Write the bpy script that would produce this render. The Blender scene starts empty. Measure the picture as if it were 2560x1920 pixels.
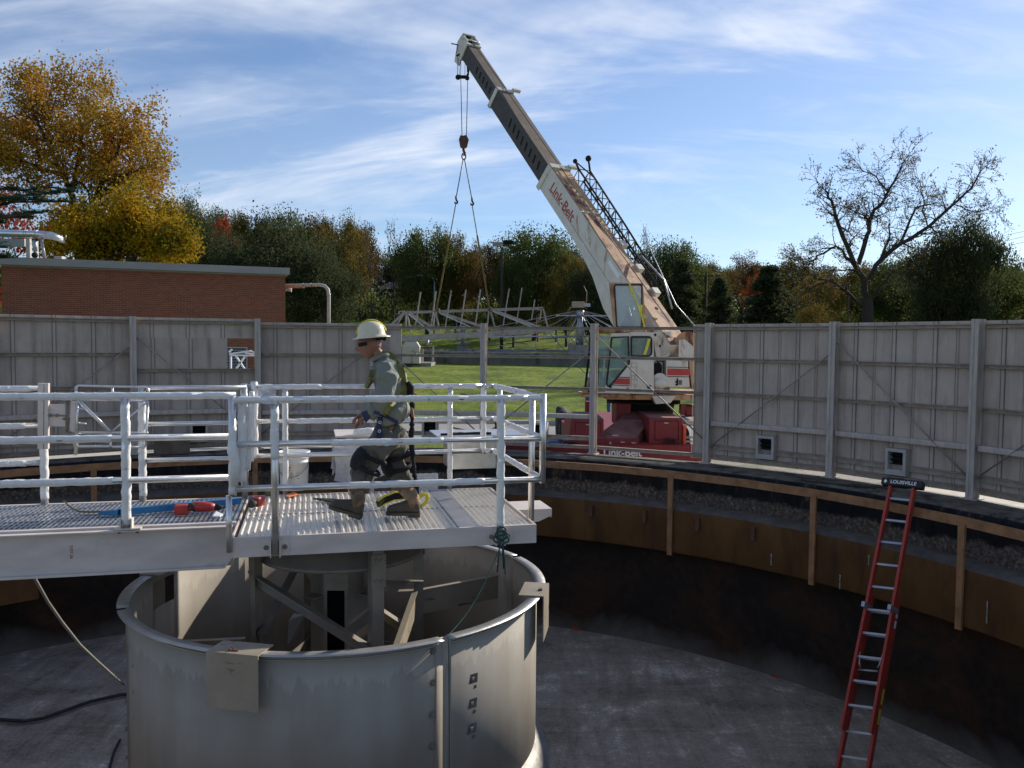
import bpy, bmesh, math, random
import numpy as np
from mathutils import Vector, Matrix, Quaternion
R_ = math.radians
sc = bpy.context.scene
col = sc.collection
random.seed(7); rng = np.random.default_rng(7)
# ------------------------------------------------------------------ camera
PITCH, ROLL, FPX = 0.0495, 0.0085, 2064.0
EYE = Vector((0, 0, 2.25))
_F = Vector((0, math.cos(PITCH), -math.sin(PITCH))); _U = Vector((0, math.sin(PITCH), math.cos(PITCH))); _X = Vector((1, 0, 0))
_c, _s = math.cos(ROLL), math.sin(ROLL)
_R2 = _c*_X + _s*_U; _U2 = -_s*_X + _c*_U
cam_d = bpy.data.cameras.new("Camera"); cam = bpy.data.objects.new("Camera", cam_d); col.objects.link(cam)
m = Matrix.Identity(4)
for i in range(3):
    m[i][0] = _R2[i]; m[i][1] = _U2[i]; m[i][2] = -_F[i]; m[i][3] = EYE[i]
cam.matrix_world = m
cam_d.sensor_width = 36; cam_d.lens = 36*FPX/2560; cam_d.clip_start = .05; cam_d.clip_end = 3000
sc.camera = cam
# ------------------------------------------------------------------ world and sun
SUN_AZ, SUN_EL = R_(43), R_(24.5)          # azimuth measured from +x towards +y
SUNV = Vector((math.cos(SUN_EL)*math.cos(SUN_AZ), math.cos(SUN_EL)*math.sin(SUN_AZ), math.sin(SUN_EL)))
w = bpy.data.worlds.new("World"); sc.world = w; w.use_nodes = True
N = w.node_tree.nodes; Lk = w.node_tree.links; N.clear()
out = N.new('ShaderNodeOutputWorld'); bg = N.new('ShaderNodeBackground'); sky = N.new('ShaderNodeTexSky')
sky.sky_type = 'NISHITA'; sky.sun_disc = False; sky.sun_elevation = SUN_EL; sky.sun_rotation = math.pi/2 - SUN_AZ
sky.air_density = 1.0; sky.dust_density = .2; sky.ozone_density = 3.0
bg.inputs['Strength'].default_value = .094
tc = N.new('ShaderNodeTexCoord'); sep = N.new('ShaderNodeSeparateXYZ'); Lk.new(tc.outputs['Generated'], sep.inputs[0])
def wm(op, a, b=None):
    n = N.new('ShaderNodeMath'); n.operation = op
    for i, v in enumerate((a, b)):
        if v is None: continue
        if isinstance(v, (int, float)): n.inputs[i].default_value = v
        else: Lk.new(v, n.inputs[i])
    return n.outputs[0]
zz = wm('ADD', wm('MAXIMUM', sep.outputs[2], 0.0), .38)
cx = wm('DIVIDE', sep.outputs[0], zz); cy = wm('DIVIDE', sep.outputs[1], zz)
cmb = N.new('ShaderNodeCombineXYZ'); Lk.new(cx, cmb.inputs[0]); Lk.new(cy, cmb.inputs[1])
def cloud(rot, scl, nscale, detail, lo, hi, dist=1.2, loc=(0, 0, 0), rough=.55):
    mp = N.new('ShaderNodeMapping'); mp.inputs['Rotation'].default_value = (0, 0, rot); mp.inputs['Scale'].default_value = scl; mp.inputs['Location'].default_value = loc
    Lk.new(cmb.outputs[0], mp.inputs[0])
    n = N.new('ShaderNodeTexNoise'); n.inputs['Scale'].default_value = nscale; n.inputs['Detail'].default_value = detail
    n.inputs['Roughness'].default_value = rough; n.inputs['Distortion'].default_value = dist
    Lk.new(mp.outputs[0], n.inputs['Vector'])
    mr = N.new('ShaderNodeMapRange'); mr.interpolation_type = 'SMOOTHSTEP'
    mr.inputs[1].default_value = lo; mr.inputs[2].default_value = hi; Lk.new(n.outputs['Fac'], mr.inputs[0])
    return mr.outputs[0]
c1 = cloud(R_(95), (.26, 1, 1), 2.6, 11, .47, .76, 1.7, (7.4, .3, 0), .56)
c2 = cloud(R_(0), (.6, 1, 1), 1.5, 5, .34, .60, .8, (.1, 8.7, 0))
c3 = cloud(R_(30), (.35, 1.0, 1), 4.5, 11, .44, .78, 2.0, (0, 5, 0), .65)
cf = wm('MINIMUM', wm('ADD', wm('MULTIPLY', wm('ADD', wm('MULTIPLY', c1, .66), wm('MULTIPLY', c3, .30)), wm('ADD', wm('MULTIPLY', c2, .8), .22)), wm('MULTIPLY', c2, .10)), .9)
tint = N.new('ShaderNodeMix'); tint.data_type = 'RGBA'; tint.blend_type = 'MULTIPLY'; tint.inputs[0].default_value = 1; Lk.new(sky.outputs[0], tint.inputs[6]); tint.inputs[7].default_value = (1.0, 1.05, 1.19, 1)
mix = N.new('ShaderNodeMix'); mix.data_type = 'RGBA'
Lk.new(cf, mix.inputs[0]); Lk.new(tint.outputs[2], mix.inputs[6])
mix.inputs[7].default_value = (8.2, 8.7, 9.6, 1)
Lk.new(mix.outputs[2], bg.inputs[0]); Lk.new(bg.outputs[0], out.inputs[0])
sd = bpy.data.lights.new("Sun", 'SUN'); sd.energy = 5.0; sd.angle = R_(.53); sd.color = (1, .93, .82)
sun = bpy.data.objects.new("Sun", sd); col.objects.link(sun); sun.rotation_euler = SUNV.to_track_quat('Z', 'Y').to_euler()
sun.location = (20, 20, 30)
vs = sc.view_settings; vs.view_transform = 'Standard'; vs.look = 'None'; vs.gamma = 1; vs.exposure = 0.25; vs.use_curve_mapping = False
sc.cycles.max_bounces = 6; sc.cycles.transparent_max_bounces = 8
# ------------------------------------------------------------------ picture to place
def _ray(u, v):
    return _F + ((u-1280)/FPX)*_R2 + (-(v-960)/FPX)*_U2
def P(u, v, Y):                      # point seen at (u, v) of the photo at forward distance Y
    d = _ray(u, v); return EYE + d*(Y/d.y)
def G(u, v, z):                      # the same, on the level z
    d = _ray(u, v); return EYE + d*((z-EYE.z)/d.z)
CIN = Vector((-2.6, 7.0, 0))         # tank centre
def circ_ang(u, v, Rr, C=CIN):       # angle on the circle Rr round C where the sight line through u lands
    d = _ray(u, v); a = d.x**2+d.y**2; b = -2*(d.x*C.x+d.y*C.y); c = C.x**2+C.y**2-Rr*Rr
    t = (-b+math.sqrt(b*b-4*a*c))/2/a; return math.atan2(t*d.y-C.y, t*d.x-C.x)
def pol(C, Rr, a, z=0): return Vector((C.x+Rr*math.cos(a), C.y+Rr*math.sin(a), z))
# ------------------------------------------------------------------ materials
def nd(nt, t, **k):
    n = nt.nodes.new(t)
    for a, b in k.items():
        if a in n.inputs: n.inputs[a].default_value = b
        else: setattr(n, a, b)
    return n
def c4(c): return (c[0], c[1], c[2], 1)
def ramp(nt, fac, stops):
    r = nt.nodes.new('ShaderNodeValToRGB'); e = r.color_ramp.elements
    while len(e) > 1: e.remove(e[-1])
    e[0].position = stops[0][0]; e[0].color = c4(stops[0][1])
    for p, c in stops[1:]:
        x = e.new(p); x.color = c4(c)
    nt.links.new(fac, r.inputs[0]); return r.outputs[0]
def base_mat(name):
    mt = bpy.data.materials.new(name); mt.use_nodes = True; nt = mt.node_tree
    return mt, nt, nt.nodes['Principled BSDF']
def coords(nt, stretch=(1, 1, 1), rot=(0, 0, 0), kind='Object'):
    t = nt.nodes.new('ShaderNodeTexCoord'); mp = nt.nodes.new('ShaderNodeMapping')
    mp.inputs['Scale'].default_value = stretch; mp.inputs['Rotation'].default_value = rot
    nt.links.new(t.outputs[kind], mp.inputs[0]); return mp.outputs[0]
def noise(nt, vec, scale, detail=5, rough=.55, dist=0):
    n = nd(nt, 'ShaderNodeTexNoise'); n.inputs['Scale'].default_value = scale; n.inputs['Detail'].default_value = detail
    n.inputs['Roughness'].default_value = rough; n.inputs['Distortion'].default_value = dist
    nt.links.new(vec, n.inputs['Vector']); return n.outputs['Fac']
def mixc(nt, fac, a, b, mode='MIX'):
    x = nt.nodes.new('ShaderNodeMix'); x.data_type = 'RGBA'; x.blend_type = mode
    for v, i in ((fac, 0), (a, 6), (b, 7)):
        if isinstance(v, (int, float)): x.inputs[i].default_value = v
        elif isinstance(v, tuple): x.inputs[i].default_value = c4(v)
        else: nt.links.new(v, x.inputs[i])
    return x.outputs[2]
def mth(nt, op, a, b=None):
    n = nt.nodes.new('ShaderNodeMath'); n.operation = op
    for i, v in enumerate((a, b)):
        if v is None: continue
        if isinstance(v, (int, float)): n.inputs[i].default_value = v
        else: nt.links.new(v, n.inputs[i])
    return n.outputs[0]
def bumpn(nt, bs, h, st, dist=.02):
    b = nt.nodes.new('ShaderNodeBump'); b.inputs['Strength'].default_value = st; b.inputs['Distance'].default_value = dist
    nt.links.new(h, b.inputs['Height']); nt.links.new(b.outputs[0], bs.inputs['Normal'])
def dull(mt, sp=.12):
    mt.node_tree.nodes['Principled BSDF'].inputs['Specular IOR Level'].default_value = sp; return mt
def mat(name, ca, cb=None, rough=.6, metal=0, scale=6, lo=.35, hi=.65, bump=.15, bscale=60, stretch=(1, 1, 1),
        cc=None, cscale=3, clo=.55, chi=.7, cstretch=(1, 1, 1), spec=None, rvar=.12, bdist=.01):
    mt, nt, bs = base_mat(name)
    v = coords(nt, stretch)
    f = noise(nt, v, scale, 7, .6)
    cb = cb or tuple(x*.8 for x in ca)
    c = ramp(nt, f, [(lo, ca), (hi, cb)])
    if cc:
        f2 = noise(nt, coords(nt, cstretch), cscale, 8, .65, .3)
        mr = nd(nt, 'ShaderNodeMapRange'); mr.inputs[1].default_value = clo; mr.inputs[2].default_value = chi
        nt.links.new(f2, mr.inputs[0]); c = mixc(nt, mr.outputs[0], c, cc)
    nt.links.new(c, bs.inputs['Base Color'])
    bs.inputs['Metallic'].default_value = metal
    fr = noise(nt, v, scale*2.3, 4)
    rr = nd(nt, 'ShaderNodeMapRange'); rr.inputs[3].default_value = max(.02, rough-rvar); rr.inputs[4].default_value = min(1, rough+rvar)
    nt.links.new(fr, rr.inputs[0]); nt.links.new(rr.outputs[0], bs.inputs['Roughness'])
    if spec is not None: bs.inputs['Specular IOR Level'].default_value = spec
    if bump: bumpn(nt, bs, noise(nt, v, bscale, 5), bump, bdist)
    return mt
M = {}
M['alum'] = mat('brushed aluminium pipe', (.78, .76, .74), (.64, .62, .60), .32, .8, 9, bump=.05, bscale=90)
M['film'] = mat('white protective film', (.84, .82, .79), (.74, .72, .70), .40, .05, 12, bump=.3, bscale=38, bdist=.02)
M['alplate'] = mat('mill finish aluminium plate', (.68, .60, .54), (.57, .49, .44), .5, .08, 3, bump=.04, cc=(.36, .33, .31), cscale=2.2, clo=.6, chi=.85, stretch=(1, 1, 3))
M['deck'] = mat('ridged aluminium decking', (.86, .79, .67), (.74, .66, .55), .34, .2, 14, bump=.3, bscale=120)
M['deckdark'] = mat('dark deck plate', (.33, .33, .34), (.24, .24, .25), .45, .6, 8)
M['grate'] = mat('aluminium grating', (.66, .67, .69), (.50, .51, .53), .35, .8, 18)
M['seamdark'] = mat('dark panel seam', (.235, .20, .175), (.18, .15, .13), .8)
M['panel'] = mat('weathered wall sheet', (.54, .445, .365), (.45, .37, .30), .8, .0, 2.2, bump=.25, bscale=140, cc=(.38, .31, .25), cscale=1.6, clo=.50, chi=.72, cstretch=(1, 1, .35))
def panel_vary(mt):
    nt = mt.node_tree; bs = nt.nodes['Principled BSDF']; src = bs.inputs['Base Color'].links[0].from_socket
    oi = nt.nodes.new('ShaderNodeObjectInfo'); mr = nd(nt, 'ShaderNodeMapRange'); mr.inputs[3].default_value = .92; mr.inputs[4].default_value = 1.04; nt.links.new(oi.outputs['Random'], mr.inputs[0])
    st = noise(nt, coords(nt, (1, 1, .06)), 7, 6, .7); m2 = nd(nt, 'ShaderNodeMapRange'); m2.inputs[1].default_value = .5; m2.inputs[2].default_value = .75; m2.inputs[3].default_value = 1; m2.inputs[4].default_value = .72; nt.links.new(st, m2.inputs[0])
    hs = nt.nodes.new('ShaderNodeHueSaturation'); nt.links.new(mth(nt, 'MULTIPLY', mr.outputs[0], m2.outputs[0]), hs.inputs['Value']); nt.links.new(src, hs.inputs['Color']); nt.links.new(hs.outputs[0], bs.inputs['Base Color'])
    old = bs.inputs['Normal'].links[0].from_node; b = nt.nodes.new('ShaderNodeBump'); b.inputs['Strength'].default_value = .5; b.inputs['Distance'].default_value = .05; nt.links.new(noise(nt, coords(nt), 2.6, 3), b.inputs['Height']); nt.links.new(b.outputs[0], old.inputs['Normal'])
panel_vary(M['panel'])
M['girt'] = mat('galvanised girt', (.42, .345, .285), (.29, .235, .19), .6, .3, 8, cc=(.13, .10, .08), cscale=9, clo=.58, chi=.75)
M['post'] = mat('galvanised post', (.54, .465, .40), (.40, .34, .295), .6, .05, 5, stretch=(3, 3, .6))
M['wood'] = mat('weathered lumber', (.40, .20, .085), (.24, .115, .05), .75, 0, 5, stretch=(1, 1, 1), bump=.4, bscale=50, cc=(.12, .06, .03), cscale=6, clo=.58, chi=.8)
M['conc'] = mat('pale concrete', (.52, .47, .39), (.42, .38, .31), .85, 0, 2.2, bump=.4, bscale=45, cc=(.2, .18, .15), cscale=1.7, clo=.56, chi=.72)  # pale concrete with darker blotches
M['red'] = mat('red carrier paint', (.24, .016, .022), (.16, .012, .018), .55, 0, 5, cc=(.16, .05, .035), cscale=5, clo=.6, chi=.72)
M['redtop'] = mat('dusty red deck plate', (.27, .13, .115), (.20, .09, .08), .7, 0, 3, cc=(.12, .07, .055), cscale=3, clo=.5, chi=.75)
M['cwhite'] = mat('aged white crane paint', (.70, .66, .58), (.60, .56, .48), .45, 0, 3, cc=(.34, .18, .09), cscale=4.5, clo=.585, chi=.68, cstretch=(1, 1, .35))
M['crust'] = mat('rusted top plate', (.58, .35, .19), (.48, .26, .13), .65, 0, 2, cc=(.17, .055, .03), cscale=2.6, clo=.49, chi=.60, cstretch=(1, 1, .45))
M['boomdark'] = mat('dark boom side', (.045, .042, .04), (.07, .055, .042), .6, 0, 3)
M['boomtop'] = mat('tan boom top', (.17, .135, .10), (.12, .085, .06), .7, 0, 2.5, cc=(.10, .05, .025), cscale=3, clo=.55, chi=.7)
M['black'] = mat('black painted steel', (.014, .014, .016), (.022, .022, .024), .8, spec=.2)
M['blackrub'] = mat('black rubber', (.02, .02, .02), (.035, .033, .03), .8)
M['rustdark'] = mat('rusty brown steel', (.14, .06, .035), (.09, .035, .022), .7)
M['rope'] = mat('steel wire rope', (.06, .06, .06), (.1, .1, .1), .5, .4)
M['yellow'] = mat('dirty yellow webbing', (.22, .165, .045), (.14, .10, .035), .85)
M['redladder'] = mat('red fibreglass rail', (.46, .05, .028), (.36, .04, .026), .55, 0, 6, cc=(.16, .03, .025), cscale=8, clo=.62, chi=.8)
M['galv'] = mat('galvanised steel', (.42, .43, .45), (.33, .34, .36), .4, .6, 6)
M['trussm'] = mat('dull galvanised truss', (.36, .335, .315), (.26, .24, .225), .55, .3, 6, cc=(.2, .13, .09), cscale=3)
M['bluep'] = mat('blue painted bar', (.02, .17, .38), (.015, .13, .30), .4)
M['redtool'] = mat('red tool casing', (.42, .03, .025), (.3, .025, .02), .45)
M['orange'] = mat('orange scrap', (.8, .22, .07), (.7, .2, .07), .6)
M['white'] = mat('white plastic', (.86, .86, .84), (.82, .82, .80), .4, bump=.02)
M['greenrope'] = mat('green rope', (.012, .055, .055), (.02, .08, .075), .9)
M['steelw'] = mat('grey painted steel', (.47, .44, .40), (.37, .34, .31), .55)
M['beige'] = mat('beige cabinet', (.58, .52, .40), (.52, .46, .36), .5)
M['bark'] = mat('tree bark', (.09, .065, .05), (.05, .036, .028), .9, 0, 12, bump=.5, bscale=30)
M['darkbark'] = mat('dark bark', (.05, .038, .032), (.03, .022, .018), .9, 0, 12, bump=.5, bscale=30)
M['tape'] = mat('yellow tape', (.75, .68, .05), (.6, .55, .04), .5)
M['pole'] = mat('dark wood pole', (.06, .04, .028), (.04, .028, .02), .9)
M['oconc'] = mat('old grey concrete', (.26, .25, .235), (.17, .165, .155), .9, 0, 1.2, bump=.3, bscale=30, cc=(.06, .055, .05), cscale=1.2, clo=.55, chi=.7, cstretch=(1, 1, .5))
def glass_mat(name, tint, rough=.05):
    mt, nt, bs = base_mat(name)
    bs.inputs['Base Color'].default_value = c4(tint); bs.inputs['Roughness'].default_value = rough
    bs.inputs['Transmission Weight'].default_value = .75; bs.inputs['IOR'].default_value = 1.1
    bs.inputs['Specular IOR Level'].default_value = .8
    return mt
M['glass'] = glass_mat('tinted cab glass', (.55, .72, .66))
def film_mat():
    mt, nt, bs = base_mat('translucent plastic sheet')
    bs.inputs['Base Color'].default_value = (.82, .82, .84, 1); bs.inputs['Roughness'].default_value = .25
    bs.inputs['Alpha'].default_value = .72
    bumpn(nt, bs, noise(nt, coords(nt), 14, 6, .6, 1.0), .8, .04)
    return mt
M['sheet'] = film_mat()
def leafm(name, stops, scale=.35, transl=.35):
    mt, nt, bs = base_mat(name)
    v = coords(nt); f = noise(nt, v, scale, 3, .6); f2 = noise(nt, v, scale*9, 2, .5)
    s = mth(nt, 'ADD', mth(nt, 'MULTIPLY', f, .6), mth(nt, 'MULTIPLY', f2, .4))
    oi = nt.nodes.new('ShaderNodeObjectInfo')
    s = mth(nt, 'ADD', s, mth(nt, 'MULTIPLY', mth(nt, 'SUBTRACT', oi.outputs['Random'], .5), .10))
    c = ramp(nt, s, stops)
    nt.links.new(c, bs.inputs['Base Color']); bs.inputs['Roughness'].default_value = .8; bs.inputs['Specular IOR Level'].default_value = .08
    tr = nt.nodes.new('ShaderNodeBsdfTranslucent'); nt.links.new(c, tr.inputs[0])
    ms = nt.nodes.new('ShaderNodeMixShader'); ms.inputs[0].default_value = transl
    nt.links.new(bs.outputs[0], ms.inputs[1]); nt.links.new(tr.outputs[0], ms.inputs[2])
    nt.links.new(ms.outputs[0], nt.nodes['Material Output'].inputs[0]); return mt
M['gold'] = leafm('gold autumn leaves', [(.34, (.18, .15, .022)), (.44, (.36, .23, .028)), (.54, (.46, .25, .035)), (.62, (.40, .16, .035)), (.70, (.26, .09, .035))])
M['golden2'] = leafm('yellow green leaves', [(.36, (.12, .115, .012)), (.45, (.30, .21, .015)), (.55, (.50, .29, .018)), (.68, (.46, .20, .02))])
M['green'] = leafm('green oak leaves', [(.38, (.045, .07, .022)), (.52, (.08, .105, .03)), (.66, (.15, .145, .04))], transl=.45)
M['dgreen'] = leafm('dark evergreen leaves', [(.38, (.045, .058, .027)), (.52, (.068, .082, .036)), (.66, (.11, .112, .046))], transl=.4)
M['muted'] = leafm('muted yellow leaves', [(.38, (.08, .08, .02)), (.5, (.15, .12, .03)), (.6, (.24, .16, .035)), (.7, (.20, .10, .03))])
M['olive'] = leafm('olive autumn leaves', [(.38, (.045, .05, .014)), (.5, (.085, .075, .018)), (.6, (.14, .09, .02)), (.7, (.14, .06, .02))])
M['brown'] = leafm('brown autumn leaves', [(.38, (.06, .045, .02)), (.5, (.11, .065, .025)), (.6, (.16, .075, .03)), (.7, (.10, .05, .03))])
M['redleaf'] = leafm('red autumn leaves', [(.4, (.22, .04, .015)), (.55, (.38, .07, .02)), (.68, (.30, .10, .02))])
M['pine'] = leafm('pine needles', [(.38, (.012, .035, .02)), (.52, (.022, .055, .03)), (.66, (.045, .08, .04))], transl=.1)
# ------------------------------------------------------------------ mesh builder
class MB:
    def __init__(s, M=None): s.v = []; s.f = []; s.mi = []; s.sm = []; s.M = M or Matrix.Identity(4); s.cur = 0; s.smooth = False
    def _add(s, vs, fs, smooth=None):
        o = len(s.v); Mx = s.M
        s.v += [tuple(Mx @ Vector(p)) for p in vs]
        for f in fs: s.f.append(tuple(o+i for i in f)); s.mi.append(s.cur); s.sm.append(s.smooth if smooth is None else smooth)
        return s
    def mat(s, i): s.cur = i; return s
    def hexa(s, q):     # 8 corners: bottom 4 (ccw), top 4
        return s._add(q, [(3, 2, 1, 0), (4, 5, 6, 7), (0, 1, 5, 4), (1, 2, 6, 5), (2, 3, 7, 6), (3, 0, 4, 7)])
    def box(s, x0, x1, y0, y1, z0, z1):
        return s.hexa([(x0, y0, z0), (x1, y0, z0), (x1, y1, z0), (x0, y1, z0), (x0, y0, z1), (x1, y0, z1), (x1, y1, z1), (x0, y1, z1)])
    def bbox(s, x0, x1, y0, y1, z0, z1, b=.01):      # box with bevelled vertical and top edges
        bm = bmesh.new(); bmesh.ops.create_cube(bm, size=1)
        for q in bm.verts: q.co = Vector(((x0+x1)/2+q.co.x*(x1-x0), (y0+y1)/2+q.co.y*(y1-y0), (z0+z1)/2+q.co.z*(z1-z0)))
        bmesh.ops.bevel(bm, geom=list(bm.edges), offset=b, segments=2, affect='EDGES', profile=.5)
        bm.verts.ensure_lookup_table()
        s._add([q.co.copy() for q in bm.verts], [[q.index for q in f.verts] for f in bm.faces]); bm.free(); return s
    def bar(s, a, b, w, h, up=(0, 0, 1)):      # box from a to b, w across, h along up
        a = Vector(a); b = Vector(b); d = (b-a).normalized(); up = Vector(up)
        if abs(d.dot(up)) > .98: up = Vector((0, 1, 0))
        x = d.cross(up).normalized(); y = x.cross(d)
        q = []
        for p in (a, b):
            q += [p-x*w/2-y*h/2, p+x*w/2-y*h/2, p+x*w/2+y*h/2, p-x*w/2+y*h/2]
        return s._add(q, [(0, 1, 2, 3), (7, 6, 5, 4), (1, 0, 4, 5), (2, 1, 5, 6), (3, 2, 6, 7), (0, 3, 7, 4)])
    def prism(s, poly, ext, inv=False):        # poly of 3-D points, extruded by vector ext
        n = len(poly); ext = Vector(ext); p = [Vector(q) for q in poly]
        return s._add(p+[q+ext for q in p], [tuple(range(n))[::-1], tuple(range(n, 2*n))]+[(i, (i+1) % n, n+(i+1) % n, n+i) for i in range(n)])
    def tube(s, pts, r, n=8, cap=True, ovalz=1):
        pts = [Vector(p) for p in pts]; k = len(pts)
        rr = r if isinstance(r, (list, tuple)) else [r]*k
        vs = []; fs = []; pu = None
        for i, p in enumerate(pts):
            d = (pts[min(i+1, k-1)]-pts[max(i-1, 0)])
            d = d.normalized() if d.length > 1e-9 else Vector((0, 0, 1))
            if pu is None:
                pu = d.cross(Vector((0, 0, 1)))
                if pu.length < .05: pu = d.cross(Vector((1, 0, 0)))
            pu = (pu-d*pu.dot(d)).normalized(); w_ = d.cross(pu)
            for j in range(n):
                a = 2*math.pi*j/n; vs.append(p+(pu*math.cos(a)+w_*math.sin(a)*ovalz)*rr[i])
        for i in range(k-1):
            for j in range(n):
                fs.append((i*n+j, i*n+(j+1) % n, (i+1)*n+(j+1) % n, (i+1)*n+j))
        s._add(vs, fs, True)
        if cap: s._add(vs[:n], [tuple(range(n))[::-1]], False); s._add(vs[-n:], [tuple(range(n))], False)
        return s
    def lathe(s, prof, n=32, C=(0, 0), a0=0, a1=2*math.pi, smooth=True, close=False):
        full = abs(a1-a0-2*math.pi) < 1e-6; m_ = n if full else n+1; k = len(prof); vs = []; fs = []
        for i in range(m_):
            a = a0+(a1-a0)*i/n
            for r, z in prof: vs.append((C[0]+r*math.cos(a), C[1]+r*math.sin(a), z))
        kk = k if close else k-1
        for i in range(n):
            i2 = (i+1) % m_
            for j in range(kk):
                j2 = (j+1) % k; fs.append((i*k+j, i2*k+j, i2*k+j2, i*k+j2))
        if close and not full:
            fs.append(tuple(range(k))); fs.append(tuple((m_-1)*k+j for j in range(k))[::-1])
        return s._add(vs, fs, smooth)
    def ball(s, c, r, n=10, sc_=(1, 1, 1)):
        c = Vector(c); prof = [(math.sin(math.pi*i/n)*r, -math.cos(math.pi*i/n)*r) for i in range(n+1)]
        vs = []; fs = []; m_ = n*2
        for i in range(m_):
            a = 2*math.pi*i/m_
            for rr, z in prof: vs.append(c+Vector((rr*math.cos(a)*sc_[0], rr*math.sin(a)*sc_[1], z*sc_[2])))
        k = n+1
        for i in range(m_):
            for j in range(n): fs.append((i*k+j, ((i+1) % m_)*k+j, ((i+1) % m_)*k+j+1, i*k+j+1))
        return s._add(vs, fs, True)
    def build(s, name, mats, parent=None, fix=False):
        me = bpy.data.meshes.new(name); off = wloc(parent)
        me.from_pydata([(x-off.x, y-off.y, z-off.z) for x, y, z in s.v], [], s.f)
        for x in (mats if isinstance(mats, (list, tuple)) else [mats]): me.materials.append(M[x] if isinstance(x, str) else x)
        me.polygons.foreach_set('material_index', s.mi); me.polygons.foreach_set('use_smooth', s.sm)
        bm = bmesh.new(); bm.from_mesh(me); bmesh.ops.remove_doubles(bm, verts=bm.verts, dist=1e-5)
        bmesh.ops.recalc_face_normals(bm, faces=bm.faces); bm.to_mesh(me); bm.free(); me.update()
        return link(name, me, parent)
def wloc(p):
    v = Vector((0, 0, 0))
    while p: v += p.location; p = p.parent
    return v
def link(name, data, parent=None):
    o = bpy.data.objects.new(name, data); col.objects.link(o)
    if parent: o.parent = parent
    return o
def tag(o, label=None, cat=None, group=None, kind=None):
    for k, v in (('label', label), ('category', cat), ('group', group), ('kind', kind)):
        if v: o[k] = v
    return o
def thing(name, label, cat, loc=(0, 0, 0), group=None):
    o = link(name, None); o.location = Vector(loc); o.empty_display_size = .2
    return tag(o, label, cat, group)
def solo(o, label, cat, group=None): return tag(o, label, cat, group)
def copy_tree(o, parent=None):
    c = o.copy(); col.objects.link(c); c.parent = parent
    for ch in [x for x in col.objects if x.parent == o]: copy_tree(ch, c)
    return c
def text(name, body, size, m4, mt, parent, ext=.002, font_shear=0, bold=0):
    cu = bpy.data.curves.new(name, 'FONT'); cu.body = body; cu.size = size; cu.extrude = ext; cu.shear = font_shear; cu.offset = bold
    cu.align_x = 'CENTER'; cu.align_y = 'CENTER'; cu.materials.append(M[mt] if isinstance(mt, str) else mt)
    o = link(name, cu, None); dg = bpy.context.evaluated_depsgraph_get(); dg.update(); me = bpy.data.meshes.new_from_object(o.evaluated_get(dg)); bpy.data.objects.remove(o)
    o = link(name, me, parent); mm = m4.copy(); mm.translation = mm.translation-wloc(parent); me.transform(mm); me.update(); return o
def frame(o, x, z=(0, 0, 1)):       # matrix with columns x, y=z cross x, z at o
    x = Vector(x).normalized(); z = Vector(z); z = (z-x*z.dot(x)).normalized(); y = z.cross(x)
    mm = Matrix.Identity(4)
    for i in range(3): mm[i][0] = x[i]; mm[i][1] = y[i]; mm[i][2] = z[i]; mm[i][3] = Vector(o)[i]
    return mm
def lumpy(a, b, r, step=.05, amp=.25, seed=0):      # points and radii of a wrapped pipe
    amp *= .42; rn = random.Random(seed); a = Vector(a); b = Vector(b); n = max(3, int((b-a).length/step)); pts = []; rr = []
    ph = rn.random()*9
    for i in range(n+1):
        t = i/n; pts.append(a.lerp(b, t)+Vector((rn.uniform(-1, 1), rn.uniform(-1, 1), rn.uniform(-1.3, .4)))*r*.10)
        rr.append(r*(1+amp*(.35*math.sin(i*.9+ph)+.65*rn.uniform(-.5, 1))*.5))
    return pts, rr
# ================================================================== SETTING: ground, road, tank
def sstep(a, b, x):
    t = min(1, max(0, (x-a)/(b-a))); return t*t*(3-2*t)
def hgt(x, y):
    h = -.8 + .35*sstep(31.5, 35, y) + max(0, min(y, 58)-35)*.045
    if y > 58: h += sstep(84, 128, y)*5.0 + .012*max(0, min(y, 90)-58)
    if y > 128: h += min(y-128, 80)*.09 + .02*min(max(0, y-208), 200)
    h += .06*math.sin(x*.31+1)*math.sin(y*.23)*sstep(33, 40, y)
    if x < -10: h += sstep(70, 150, y)*min(8, (-10-x)*.10)
    return h
def grass_mat():
    mt, nt, bs = base_mat('mown autumn grass'); v = coords(nt)
    f1 = noise(nt, v, .35, 5, .6); f2 = noise(nt, coords(nt, (1, .45, 1)), 2.6, 8, .75); f3 = noise(nt, v, 14, 3, .6)
    s = mth(nt, 'ADD', mth(nt, 'ADD', mth(nt, 'MULTIPLY', f1, .35), mth(nt, 'MULTIPLY', f2, .4)), mth(nt, 'MULTIPLY', f3, .25))
    c = ramp(nt, s, [(.36, (.03, .052, .008)), (.46, (.085, .13, .012)), (.54, (.17, .215, .02)), (.64, (.30, .29, .06))])
    nt.links.new(c, bs.inputs['Base Color']); bs.inputs['Roughness'].default_value = .9; bs.inputs['Specular IOR Level'].default_value = .15
    bumpn(nt, bs, mth(nt, 'ADD', f2, f3), .6, .05); return mt
M['grass'] = grass_mat()
vs = []; fs = []; nr = 90; na = 220
GC = Vector((-2.29, 7.11, 0)); rads = [10.49]+[10.49+(i/nr)**2.4*640+i*.55 for i in range(1, nr+1)]
for r in rads:
    for j in range(na):
        a = 2*math.pi*j/na; x = GC.x+r*math.cos(a); y = GC.y+r*math.sin(a); vs.append((x, y, hgt(x, y)))
for i in range(nr):
    for j in range(na): fs.append((i*na+j, i*na+(j+1) % na, (i+1)*na+(j+1) % na, (i+1)*na+j))
g = MB(); g._add(vs, fs, True); o = g.build('ground', 'grass'); tag(o, kind='structure')
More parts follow.
